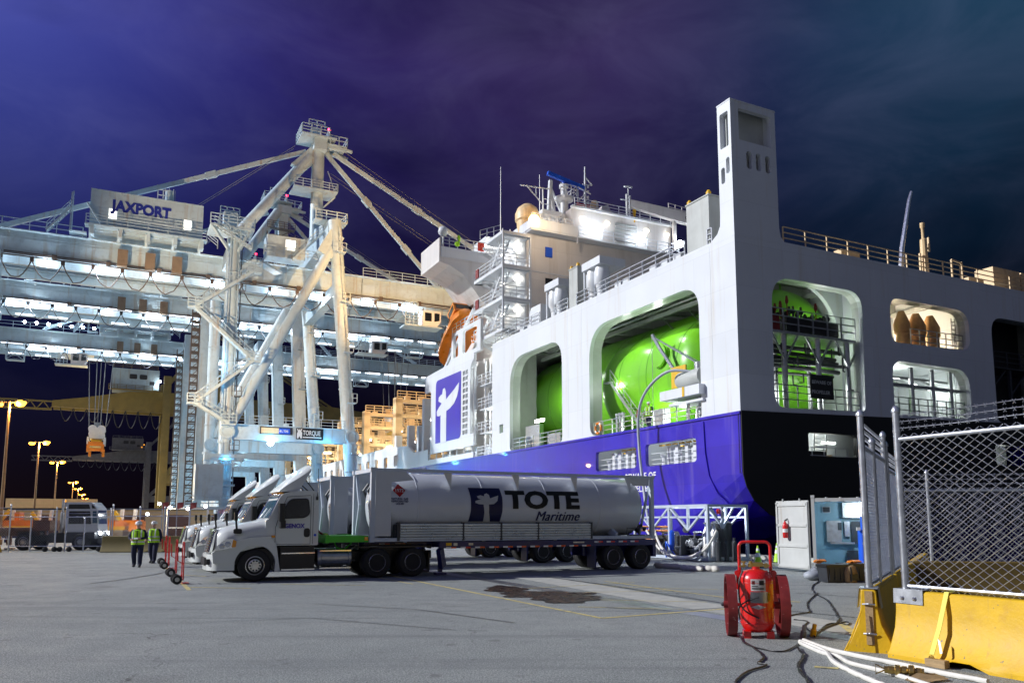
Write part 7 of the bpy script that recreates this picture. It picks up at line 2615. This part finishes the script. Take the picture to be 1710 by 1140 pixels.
q.build('strap', M['black'], bpk)
for i, (x, y, z) in enumerate(((10.3, 27.1, .62), (11.4, 27.0, .60))):
    gl_ = thing('work_gloves', ('orange work gloves heaped behind the left tote box', 'orange work gloves lying on the right tote box')[i], 'gloves', (x, y, 0), .4 * i, 'orange work gloves')
    q = MB()
    for k in range(5):
        q.path([(-.12 + k * .06, 0, z), (-.1 + k * .06, -.1, z + .06), (-.12 + k * .07, -.2, z + .02)], .03, 6)
    q.ball((0, .08, z), .14, 8, sq=(1.2, 1, .5))
    q.build('glove', M['orange'], gl_, smooth=60)
ss = thing('tool_bag', 'grey canvas bag slumped beside the container corner post', 'bag', (10.15, 27.2, 0), .3)
q = MB()
q.ball((0, 0, .16), .34, 12, sq=(1.1, .8, .5))
q.ball((.15, .1, .26), .22, 10, sq=(1.1, .8, .7))
q.path([(-.2, 0, .3), (0, -.05, .46), (.2, 0, .3)], .02, 6)
q.build('body', M['greyhose'], ss, smooth=60)
# cones
def cone(x, y, label):
    t = thing('traffic_cone', label, 'cone', (x, y, 0), .3, 'lime traffic cones by the quay edge')
    q = MB()
    q.lathe((0, 0, .04), (0, 0, 1), [(.19, 0), (.17, .06), (.03, .86), (.03, .88)], 18)
    k = q.build('cone_body', M['cone'], t, smooth=40)
    q = MB()
    for z0_, z1_ in ((.40, .56), (.66, .76)):
        r0_, r1_ = .17 - .14 * (z0_ - .06) / .8 + .004, .17 - .14 * (z1_ - .06) / .8 + .004
        q.lathe((0, 0, .04), (0, 0, 1), [(r0_, z0_), (r1_, z1_)], 18, cap=False)
    q.build('band', M['white'], k)
    q = MB()
    q.rbox((0, 0, .02), (.46, .46, .04), .05, 'z')
    q.build('base', M['black'], t)
cone(12.6, 38.3, 'lime traffic cone with white bands beside the equipment container door')
cone(10.55, 34.6, 'lime traffic cone seen behind the handle of the wheeled extinguisher')
# absorbent socks on the ground
for i, (a, b) in enumerate((((1092, 947), (1140, 950)), ((1138, 951), (1172, 954)), ((1165, 952), (1202, 954)))):
    t = thing('absorbent_sock', ('dull sand sock on the ground beside the last trailer wheel', 'white absorbent sock in the middle of the three on the ground', 'white absorbent sock nearest the wheeled extinguisher')[i], 'absorbent sock', G(*a), 0, 'absorbent socks laid along the quay')
    A, B = Vector((0, 0, .1)), G(*b) - G(*a) + Vector((0, 0, .1))
    q = MB()
    q.path([A.lerp(B, k / 10) + Vector((0, .06 * math.sin(k * 1.7 + i), .01 * math.sin(k * 2.2))) for k in range(11)], .12, 10, radii=[.05] + [.12 + .025 * math.sin(k * 2.1) for k in range(9)] + [.05])
    q.build('sock', M['bag'], t, smooth=60)
# ================================================================ WHEELED EXTINGUISHER IN THE FOREGROUND
we = thing('wheeled_extinguisher', 'big red wheeled fire extinguisher standing on the asphalt in front', 'extinguisher', (4.25, 14.1, 0), R(-11))
q = MB()
q.lathe((0, 0, .08), (0, 0, 1), [(.02, 0), (.16, .015), (.24, .06), (.28, .15), (.285, .22), (.285, .86), (.28, .92), (.25, 1.0), (.19, 1.05), (.10, 1.075), (.07, 1.08), (.07, 1.12)], 40)
cy = q.build('cylinder', M['red'], we, smooth=50)
q = MB()
for z in (.24, .92):
    q.lathe((0, 0, z), (0, 0, 1), [(.287, 0), (.291, .008), (.287, .016)], 40, cap=False)
q.build('weld_bead', M['red'], cy, smooth=50)
q = MB()
for s in (-1, 1):
    q.bb(s * .19 - .06, s * .19 + .06, -.22, .10, 0.0, .12)
    q.bar((s * .30, .05, .80), (s * .30, .05, 1.10), .05, .08)
    q.lathe((s * .30, .05, 1.08), (0, 1, 0), [(.055, -.03), (.055, .03)], 10)
q.path([(-.26, .12, .75), (-.265, .10, 1.25)] + [(-.265 + .09 - .09 * math.cos(a), .08, 1.53 + .09 * math.sin(a)) for a in [k * math.pi / 10 for k in range(6)]] + [(.265 - .09 + .09 * math.sin(a), .08, 1.53 + .09 * math.cos(a)) for a in [k * math.pi / 10 for k in range(6)]] + [(.265, .10, 1.25), (.26, .12, .75)], .028, 10)
q.tube((-.55, .12, .53), (.55, .12, .53), .03, n=10)
q.build('carriage', M['red'], we, smooth=40)
for s in (-1, 1):
    q = MB()
    x = s * .43
    q.lathe((x - .11, .12, .53), (1, 0, 0), [(.50, .03), (.53, .03), (.53, .19), (.50, .19), (.495, .17), (.495, .05), (.50, .03)], 48, cap=False)
    for i in range(6):
        a = 2 * math.pi * i / 6 + .3
        q.bar((x, .12, .53), (x, .12 + .5 * math.cos(a), .53 + .5 * math.sin(a)), .05, .02)
    q.lathe((x - .12, .12, .53), (1, 0, 0), [(.02, 0), (.06, .0), (.06, .24), (.02, .24)], 16)
    wl = q.build('wheel', M['redworn'], we, smooth=35)
    q = MB()
    q.lathe((s * .55, .12, .53), (s, 0, 0), [(.035, 0), (.035, .03), (.015, .05)], 10)
    q.build('hub_cap', M['dark'], wl)
q = MB()
q.lathe((-.08, 0, 1.19), (0, 0, 1), [(.05, 0), (.05, .06), (.03, .07), (.03, .1)], 12)
q.bb(-.05, .12, -.06, .05, 1.20, 1.27).bar((-.16, -.03, 1.22), (-.28, -.06, 1.20), .025).bar((.1, 0, 1.24), (.24, -.02, 1.22), .03)
q.lathe((.17, -.06, 1.22), (0, -1, 0), [(.045, 0), (.045, .02)], 14)
q.lathe((-.2, -.02, 1.18), (0, 0, 1), [(.02, 0), (.02, .08), (.045, .09), (.045, .11)], 10)
q.build('valve', M['brass'], we)
def on_can(lp, name, m_, gap, par=cy):
    me = flat_mesh([lp], .002)
    bm = bmesh.new()
    bm.from_mesh(me)
    xs = [v.co.x for v in bm.verts]
    for i in range(1, 10):
        x = min(xs) + (max(xs) - min(xs)) * i / 10
        bmesh.ops.bisect_plane(bm, geom=bm.verts[:] + bm.edges[:] + bm.faces[:], plane_co=(x, 0, 0), plane_no=(1, 0, 0))
    vs = [Vector((math.sin(v.co.x / .285) * (.285 + gap), -math.cos(v.co.x / .285) * (.285 + gap), v.co.y)) for v in bm.verts]
    q = MB()
    q.add(vs, [tuple(v.index for v in f.verts) for f in bm.faces])
    bm.free()
    bpy.data.meshes.remove(me)
    return q.build(name, m_, par)
pl1 = on_can(rr(-.12, .80, .13, 1.00, .01), 'instruction_plate', M['white'], .004)
on_can(rr(-.13, .60, .17, .785, .01), 'instruction_plate', M['steel'], .004)
on_can(rr(.16, .63, .22, .77, .01), 'instruction_plate', M['yellowp'], .008)
on_can([(-.13, .53), (0, .49), (.13, .53), (0, .57)], 'maker_diamond', M['white'], .004)
for i, (a, b, c_, d) in enumerate(((-.10, .91, -.05, .97), (.02, .90, .10, .975), (-.10, .83, .10, .85), (-.10, .87, .0, .885))):
    on_can([(a, b), (c_, b), (c_, d), (a, d)], 'plate_print', M['redworn'] if i == 0 else M['dark'], .007, pl1)
q = MB()
q.path(bez([(-.22, -.16, 1.15), (-.30, -.20, .95), (-.30, -.24, .6), (-.2, -.30, .45), (0, -.33, .35)], 6), .014, 6)
q.path(bez([(.0, -.33, .70), (-.2, -.26, .62), (-.31, -.14, .5), (-.3, -.1, .3)], 6), .014, 6)
q.build('discharge_hose', M['black'], we, smooth=60)
# cables and hoses on the asphalt
def ground_run(name, label, cat, px, r, m_, group=None, jit=0.0, z=None):
    o = G(*px[0])
    t = thing(name, label, cat, o, 0, group)
    pts = bez([G(*p) - o + Vector((0, 0, (z or r) + .004)) for p in px], 8)
    if jit:
        rnd = random.Random(len(px) * 7 + int(px[0][0]))
        pts = [p + Vector((rnd.uniform(-jit, jit), rnd.uniform(-jit, jit), 0)) for p in pts]
    q = MB()
    q.path(pts, r, 6)
    q.build('cable_run' if 'cable' in name else 'hose_body', m_, t, smooth=60)
    return t
cg = 'black cables trailing over the asphalt'
ground_run('power_cable', 'black cable zigzagging from the container to the lower barrier', 'cable', [(1385, 962), (1357, 978), (1362, 992), (1378, 1000), (1388, 1012), (1399, 1030), (1398, 1040), (1372, 1052), (1360, 1064)], .016, M['black'], cg, .015)
ground_run('power_cable', 'black cable branching left of the zigzag one towards the extinguisher', 'cable', [(1366, 990), (1350, 1004), (1348, 1014), (1352, 1022), (1332, 1026), (1318, 1029)], .014, M['black'], cg, .012)
ground_run('power_cable', 'thin black cable squiggle right of the extinguisher wheel', 'cable', [(1326, 1035), (1348, 1038), (1343, 1046), (1354, 1056), (1352, 1062)], .012, M['black'], cg, .01)
ground_run('power_cable', 'black cable looping from the extinguisher foot to the hoses', 'cable', [(1236, 1062), (1245, 1076), (1280, 1086), (1310, 1088), (1333, 1076), (1343, 1064)], .012, M['black'], cg)
ground_run('power_cable', 'black cable running to the bottom of the photo under the extinguisher', 'cable', [(1245, 1074), (1268, 1090), (1275, 1100), (1266, 1108), (1280, 1112), (1250, 1122), (1232, 1134), (1228, 1145)], .014, M['black'], cg, .01)
ground_run('power_cable', 'black cable running to the bottom of the photo beside the white hoses', 'cable', [(1333, 1082), (1341, 1096), (1334, 1108), (1336, 1122), (1346, 1134), (1352, 1148)], .018, M['black'], cg, .015)
ground_run('power_cable', 'black cable loop on the pavement by the yellow line', 'cable', [(1362, 1062), (1380, 1044), (1400, 1041), (1416, 1044), (1418, 1040), (1410, 1039), (1396, 1043)], .013, M['black'], cg)
hg = 'white hoses trailing to the lower right'
ground_run('water_hose', 'upper white flat hose running to the foot of the front barrier', 'hose', [(1342, 1072), (1380, 1086), (1430, 1098), (1500, 1112), (1570, 1127), (1650, 1142)], .034, M['hose'], hg)
ground_run('water_hose', 'white hose with the brass coupling, in the middle of the bundle', 'hose', [(1336, 1076), (1372, 1092), (1398, 1098), (1420, 1110), (1460, 1120), (1490, 1128), (1560, 1150)], .030, M['hose'], hg)
ground_run('water_hose', 'lowest white hose, leaving through the bottom of the photo', 'hose', [(1336, 1074), (1376, 1090), (1392, 1108), (1420, 1124), (1446, 1136), (1480, 1150)], .034, M['hose'], hg)
cp = thing('hose_coupling', 'brass and steel hose coupling lying at the bottom right', 'coupling', G(1506, 1131), R(-24))
q = MB()
for x, r_ in ((-.16, .05), (-.08, .07), (0, .06), (.08, .08), (.16, .05)):
    q.lathe((x, 0, .09), (1, 0, 0), [(r_ * .8, 0), (r_, .01), (r_, .06), (r_ * .8, .07)], 14)
q.tube((-.2, 0, .09), (.26, 0, .09), .045, n=12)
q.path([(-.2, 0, .1), (-.3, .06, .14), (-.3, -.06, .04), (-.2, 0, .08)], .01, 5)
q.build('coupling_body', M['brass'], cp, smooth=35)
for i, (x, y) in enumerate(((1340, 1064), (1357, 1062))):
    sb = thing('hose_nozzle', ('metal hose end standing by the extinguisher shadow', 'yellow taped hose end next to the metal one')[i], 'hose end', G(x, y), 0, 'hose ends behind the extinguisher')
    q = MB()
    q.lathe((0, 0, 0), (.15, -.2, 1), [(.05, 0), (.05, .12), (.035, .13), (.035, .22)], 10)
    q.build('nozzle_body', M['steel'] if i == 0 else M['yellowp'], sb)
rg_ = thing('canvas_rag', 'tan canvas rag beside the coupling at the bottom right', 'rag', G(1545, 1137), .5)
q = MB()
q.add([(-.3, -.1, .02), (.28, -.14, .03), (.32, .08, .06), (0, .1, .09), (-.26, .1, .03)], [(0, 1, 2, 3, 4)])
q.build('cloth', M['wood'], rg_)
# red hand trucks in front of the lorries
def hand_truck(px, label, rz):
    p = G(*px)
    t = thing('hand_truck', label, 'hand truck', p, rz, 'red hand trucks standing before the lorries')
    q = MB()
    w_ = .24
    q.path([(-w_, 0, .12), (-w_, 0, 1.18), (-w_ * .8, 0, 1.3), (w_ * .8, 0, 1.3), (w_, 0, 1.18), (w_, 0, .12)], .02, 8)
    for z in (.3, .62):
        q.tube((-w_, 0, z), (w_, 0, z), .014, n=6)
    q.path([(-w_ * .5, .02, .62), (-w_ * .5, -.16, .72), (-w_ * .4, -.18, 1.15), (w_ * .4, -.18, 1.15), (w_ * .5, -.16, .72), (w_ * .5, .02, .62)], .014, 6)
    q.bb(-w_, w_, -.02, .18, .02, .04)
    q.bar((-w_, 0, .14), (-w_, -.16, .15), .025).bar((w_, 0, .14), (w_, -.16, .15), .025)
    q.build('frame', M['red'], t, smooth=40)
    for s in (-1, 1):
        q = MB()
        q.lathe((s * .27 - .045, -.18, .15), (1, 0, 0), [(.06, 0), (.13, .005), (.15, .03), (.15, .06), (.13, .085), (.06, .09)], 18)
        k = q.build('wheel', M['rubber'], t, smooth=35)
        q = MB()
        q.lathe((s * .27 - .05, -.18, .15), (1, 0, 0), [(.02, 0), (.07, .0), (.07, .1), (.02, .1)], 14)
        q.build('hub', M['steel'], k)
hand_truck((304, 974), 'red hand truck nearest the camera, by the bumper of the nearest lorry', R(-62))
hand_truck((293, 962), 'second red hand truck back from the camera', R(-62))
hand_truck((281, 949), 'third red hand truck back, nearer the workers', R(-62))
hand_truck((276, 942), 'farthest red hand truck, closest to the two workers', R(-62))
# ================================================================ PEOPLE
def skin_body(name, joints, bones, mats, par, sub=2):
    """one continuous body grown along a skeleton; joints: name -> (x, y, z, radius)"""
    names = list(joints)
    me = bpy.data.meshes.new(name)
    me.from_pydata([joints[n][:3] for n in names], [(names.index(a), names.index(b)) for a, b in bones], [])
    o = bpy.data.objects.new(name, me)
    COL.objects.link(o)
    o.modifiers.new('skin', 'SKIN')
    if not me.skin_vertices:
        bm = bmesh.new()
        bm.from_mesh(me)
        bm.verts.layers.skin.verify()
        bm.to_mesh(me)
        bm.free()
    for i, n in enumerate(names):
        r = joints[n][3]
        me.skin_vertices[0].data[i].radius = (r, r) if not isinstance(r, tuple) else r
        me.skin_vertices[0].data[i].use_root = (n == 'pelvis')
    m = o.modifiers.new('sub', 'SUBSURF')
    m.levels = sub
    m.render_levels = sub
    o.data.materials.append(mats)
    o.parent = par
    return o
def person(loc, rz, label, lean=0.0, reading=False):
    t = thing('person', label, 'person', loc, rz, 'people on the quay')
    # facing -y; whole body one mesh in overalls, hands and head skin-coloured parts
    st = .12
    J = {'pelvis': (0, 0, .98, .155), 'belly': (0, 0, 1.12, .15), 'chest': (0, .01, 1.32, .165), 'neckb': (0, .01, 1.49, .09), 'neck': (0, -.005, 1.56, .055),
         'hipL': (.10, 0, .90, .13), 'kneeL': (.12, -.06 - st * .4, .52, .095), 'ankL': (.12, -.02 - st, .11, .078), 'toeL': (.13, -.17 - st, .05, .045),
         'hipR': (-.10, 0, .90, .13), 'kneeR': (-.12, -.02 + st * .3, .52, .095), 'ankR': (-.12, .06 + st, .11, .078), 'toeR': (-.13, -.09 + st, .05, .045),
         'shL': (.20, .01, 1.44, .075), 'shR': (-.20, .01, 1.44, .075)}
    if reading:
        J.update({'elL': (.29, -.04, 1.17, .055), 'wrL': (.12, -.26, 1.14, .042), 'elR': (-.29, -.02, 1.17, .055), 'wrR': (-.18, -.24, 1.10, .042)})
    else:
        J.update({'elL': (.28, .02, 1.16, .055), 'wrL': (.30, -.05, .92, .042), 'elR': (-.29, .0, 1.17, .055), 'wrR': (-.24, -.18, 1.02, .042)})
    B = [('pelvis', 'belly'), ('belly', 'chest'), ('chest', 'neckb'), ('neckb', 'neck'), ('pelvis', 'hipL'), ('hipL', 'kneeL'), ('kneeL', 'ankL'), ('ankL', 'toeL'), ('pelvis', 'hipR'), ('hipR', 'kneeR'), ('kneeR', 'ankR'), ('ankR', 'toeR'),
         ('chest', 'shL'), ('shL', 'elL'), ('elL', 'wrL'), ('chest', 'shR'), ('shR', 'elR'), ('elR', 'wrR')]
    skin_body('body', J, B, M['cloth'], t)
    q = MB()                                    # head with chin, nose, ears, eyes below the helmet
    c = Vector((0, -.03, 1.69))
    q.loft([[c + Vector((.078 * k * math.cos(a), .098 * k * math.sin(a) + dy, z)) for a in [2 * math.pi * i / 16 for i in range(16)]] for z, k, dy in ((-.13, .35, -.03), (-.115, .6, -.025), (-.07, .82, -.012), (0, .97, 0), (.05, 1.0, 0), (.10, .85, 0), (.13, .45, 0))], closed=True, cap=True)
    q.add([c + Vector(v) for v in ((-.014, -.095, -.03), (.014, -.095, -.03), (0, -.122, -.035), (0, -.098, .02))], [(0, 1, 2), (0, 2, 3), (1, 3, 2)])
    for s in (-1, 1):
        q.ball(c + Vector((s * .08, .0, -.005)), .026, 8, sq=(.5, .8, 1.2))
    hd_ = q.build('head', M['skin'], t, smooth=60)
    q = MB()
    for s in (-1, 1):
        q.ball(c + Vector((s * .032, -.086, .012)), .013, 6)
    q.bb(c.x - .025, c.x + .025, c.y - .094, c.y - .088, c.z - .072, c.z - .066)
    q.build('face_feature', M['dark'], hd_)
    q = MB()                                    # hands: palm, four unequal curled fingers, thumb from the side
    for s, wr in ((1, 'wrL'), (-1, 'wrR')):
        p = Vector(J[wr][:3])
        e = Vector(J['elL' if s > 0 else 'elR'][:3])
        d = (p - e).normalized()
        sd_ = Vector((s * -.3, -1, 0)).cross(d).normalized()
        nn = d.cross(sd_)
        q.path([p - d * .02, p + d * .04, p + d * .09], .034, 8, radii=[.026, .036, .032])
        for k, L in enumerate((.070, .082, .076, .058)):
            o_ = p + d * .085 + sd_ * (k - 1.5) * .019
            q.path([o_, o_ + d * L * .5 + nn * .008, o_ + d * L * .8 + nn * .03, o_ + d * L * .75 + nn * .05], .009, 6, radii=[.010, .0095, .009, .007])
        o_ = p + d * .03 + sd_ * .035
        q.path([o_, o_ + d * .03 + sd_ * .02 + nn * .012, o_ + d * .06 + sd_ * .018 + nn * .03], .011, 6, radii=[.013, .011, .008])
    q.each('hand', M['skin'], t, k=6, smooth=60)
    # hi-viz vest over the torso
    q = MB()
    ring = lambda z, rx, ry, dy=0: [Vector((rx * math.cos(a), ry * math.sin(a) + dy, z)) for a in [2 * math.pi * i / 24 for i in range(24)]]
    q.loft([ring(.90, .225, .175), ring(1.0, .222, .175), ring(1.15, .218, .178), ring(1.30, .232, .185, .005), ring(1.40, .235, .17, .01), ring(1.475, .20, .135, .01), ring(1.51, .12, .10, .01)], closed=True)
    vs_ = q.build('vest', M['hiviz'], t, smooth=60)
    q = MB()
    for z, k in ((.985, .0), (1.13, .0)):
        q.loft([ring(z, .229, .183), ring(z + .05, .228, .184)], closed=True)
    for s in (-1, 1):
        q.path([(s * .13, -.182, 1.14), (s * .135, -.195, 1.3), (s * .135, -.178, 1.42), (s * .125, -.11, 1.50)], .022, 5)
        q.path([(s * .13, .19, 1.14), (s * .135, .2, 1.3), (s * .135, .19, 1.42), (s * .125, .13, 1.50)], .022, 5)
    q.build('reflective_band', M['reflect'], vs_, smooth=60)
    q = MB()
    q.path([(0, -.192, .92), (0, -.197, 1.3), (0, -.15, 1.47)], .012, 5)
    q.build('vest_zip', M['cloth'], vs_)
    q = MB()
    q.lathe(c + Vector((0, .005, .035)), (0, 0, 1), [(.128, 0), (.128, .012), (.118, .015), (.115, .05), (.095, .095), (.055, .122), (.01, .13)], 20)
    q.loft([[c + Vector((.115 * math.cos(a), .115 * math.sin(a), .038)) for a in [math.pi + math.pi * i / 8 for i in range(9)]], [c + Vector((.11 * math.cos(a), .165 * math.sin(a), .03)) for a in [math.pi + math.pi * i / 8 for i in range(9)]]])
    q.bar(c + Vector((0, -.11, .06)), c + Vector((0, .11, .06)), .03, .16)
    q.build('helmet', M['white'], t, smooth=45)
    q = MB()
    for x, y in ((.125, -.10 - st), (-.125, -.02 + st)):
        q.loft([[Vector((x + .05 * k * math.cos(a), y + .14 * k * math.sin(a), z)) for a in [2 * math.pi * i / 12 for i in range(12)]] for z, k in ((.0, 1.0), (.03, 1.02), (.08, .8), (.11, .5))], closed=True, cap=True)
    q.each('boot', M['black'], t, smooth=50)
    t.scale = (1.2, 1.15, 1.06)
    if reading:
        n_ = thing('notepad', 'small white notepad held by the worker in front', 'notepad', loc, rz)
        q = MB()
        q.box((.0, -.42, 1.22), (.16, .13, .012), Matrix.Rotation(R(25), 3, 'X'))
        q.build('paper', M['white'], n_)
    return t
pa = G(228, 946)
person(pa, R(14), 'worker in hi-viz vest and white helmet looking down at a notepad, in front', reading=True)
pb = G(255, 939.5)
person(pb, R(-4), 'worker in hi-viz vest and white helmet walking just behind the other one')
# crewman at the ship opening
pc = W(.95, 10.0, 8.15)
person(pc, TH + R(-70), 'crewman in dark overalls and helmet at the rail below the green tanks')
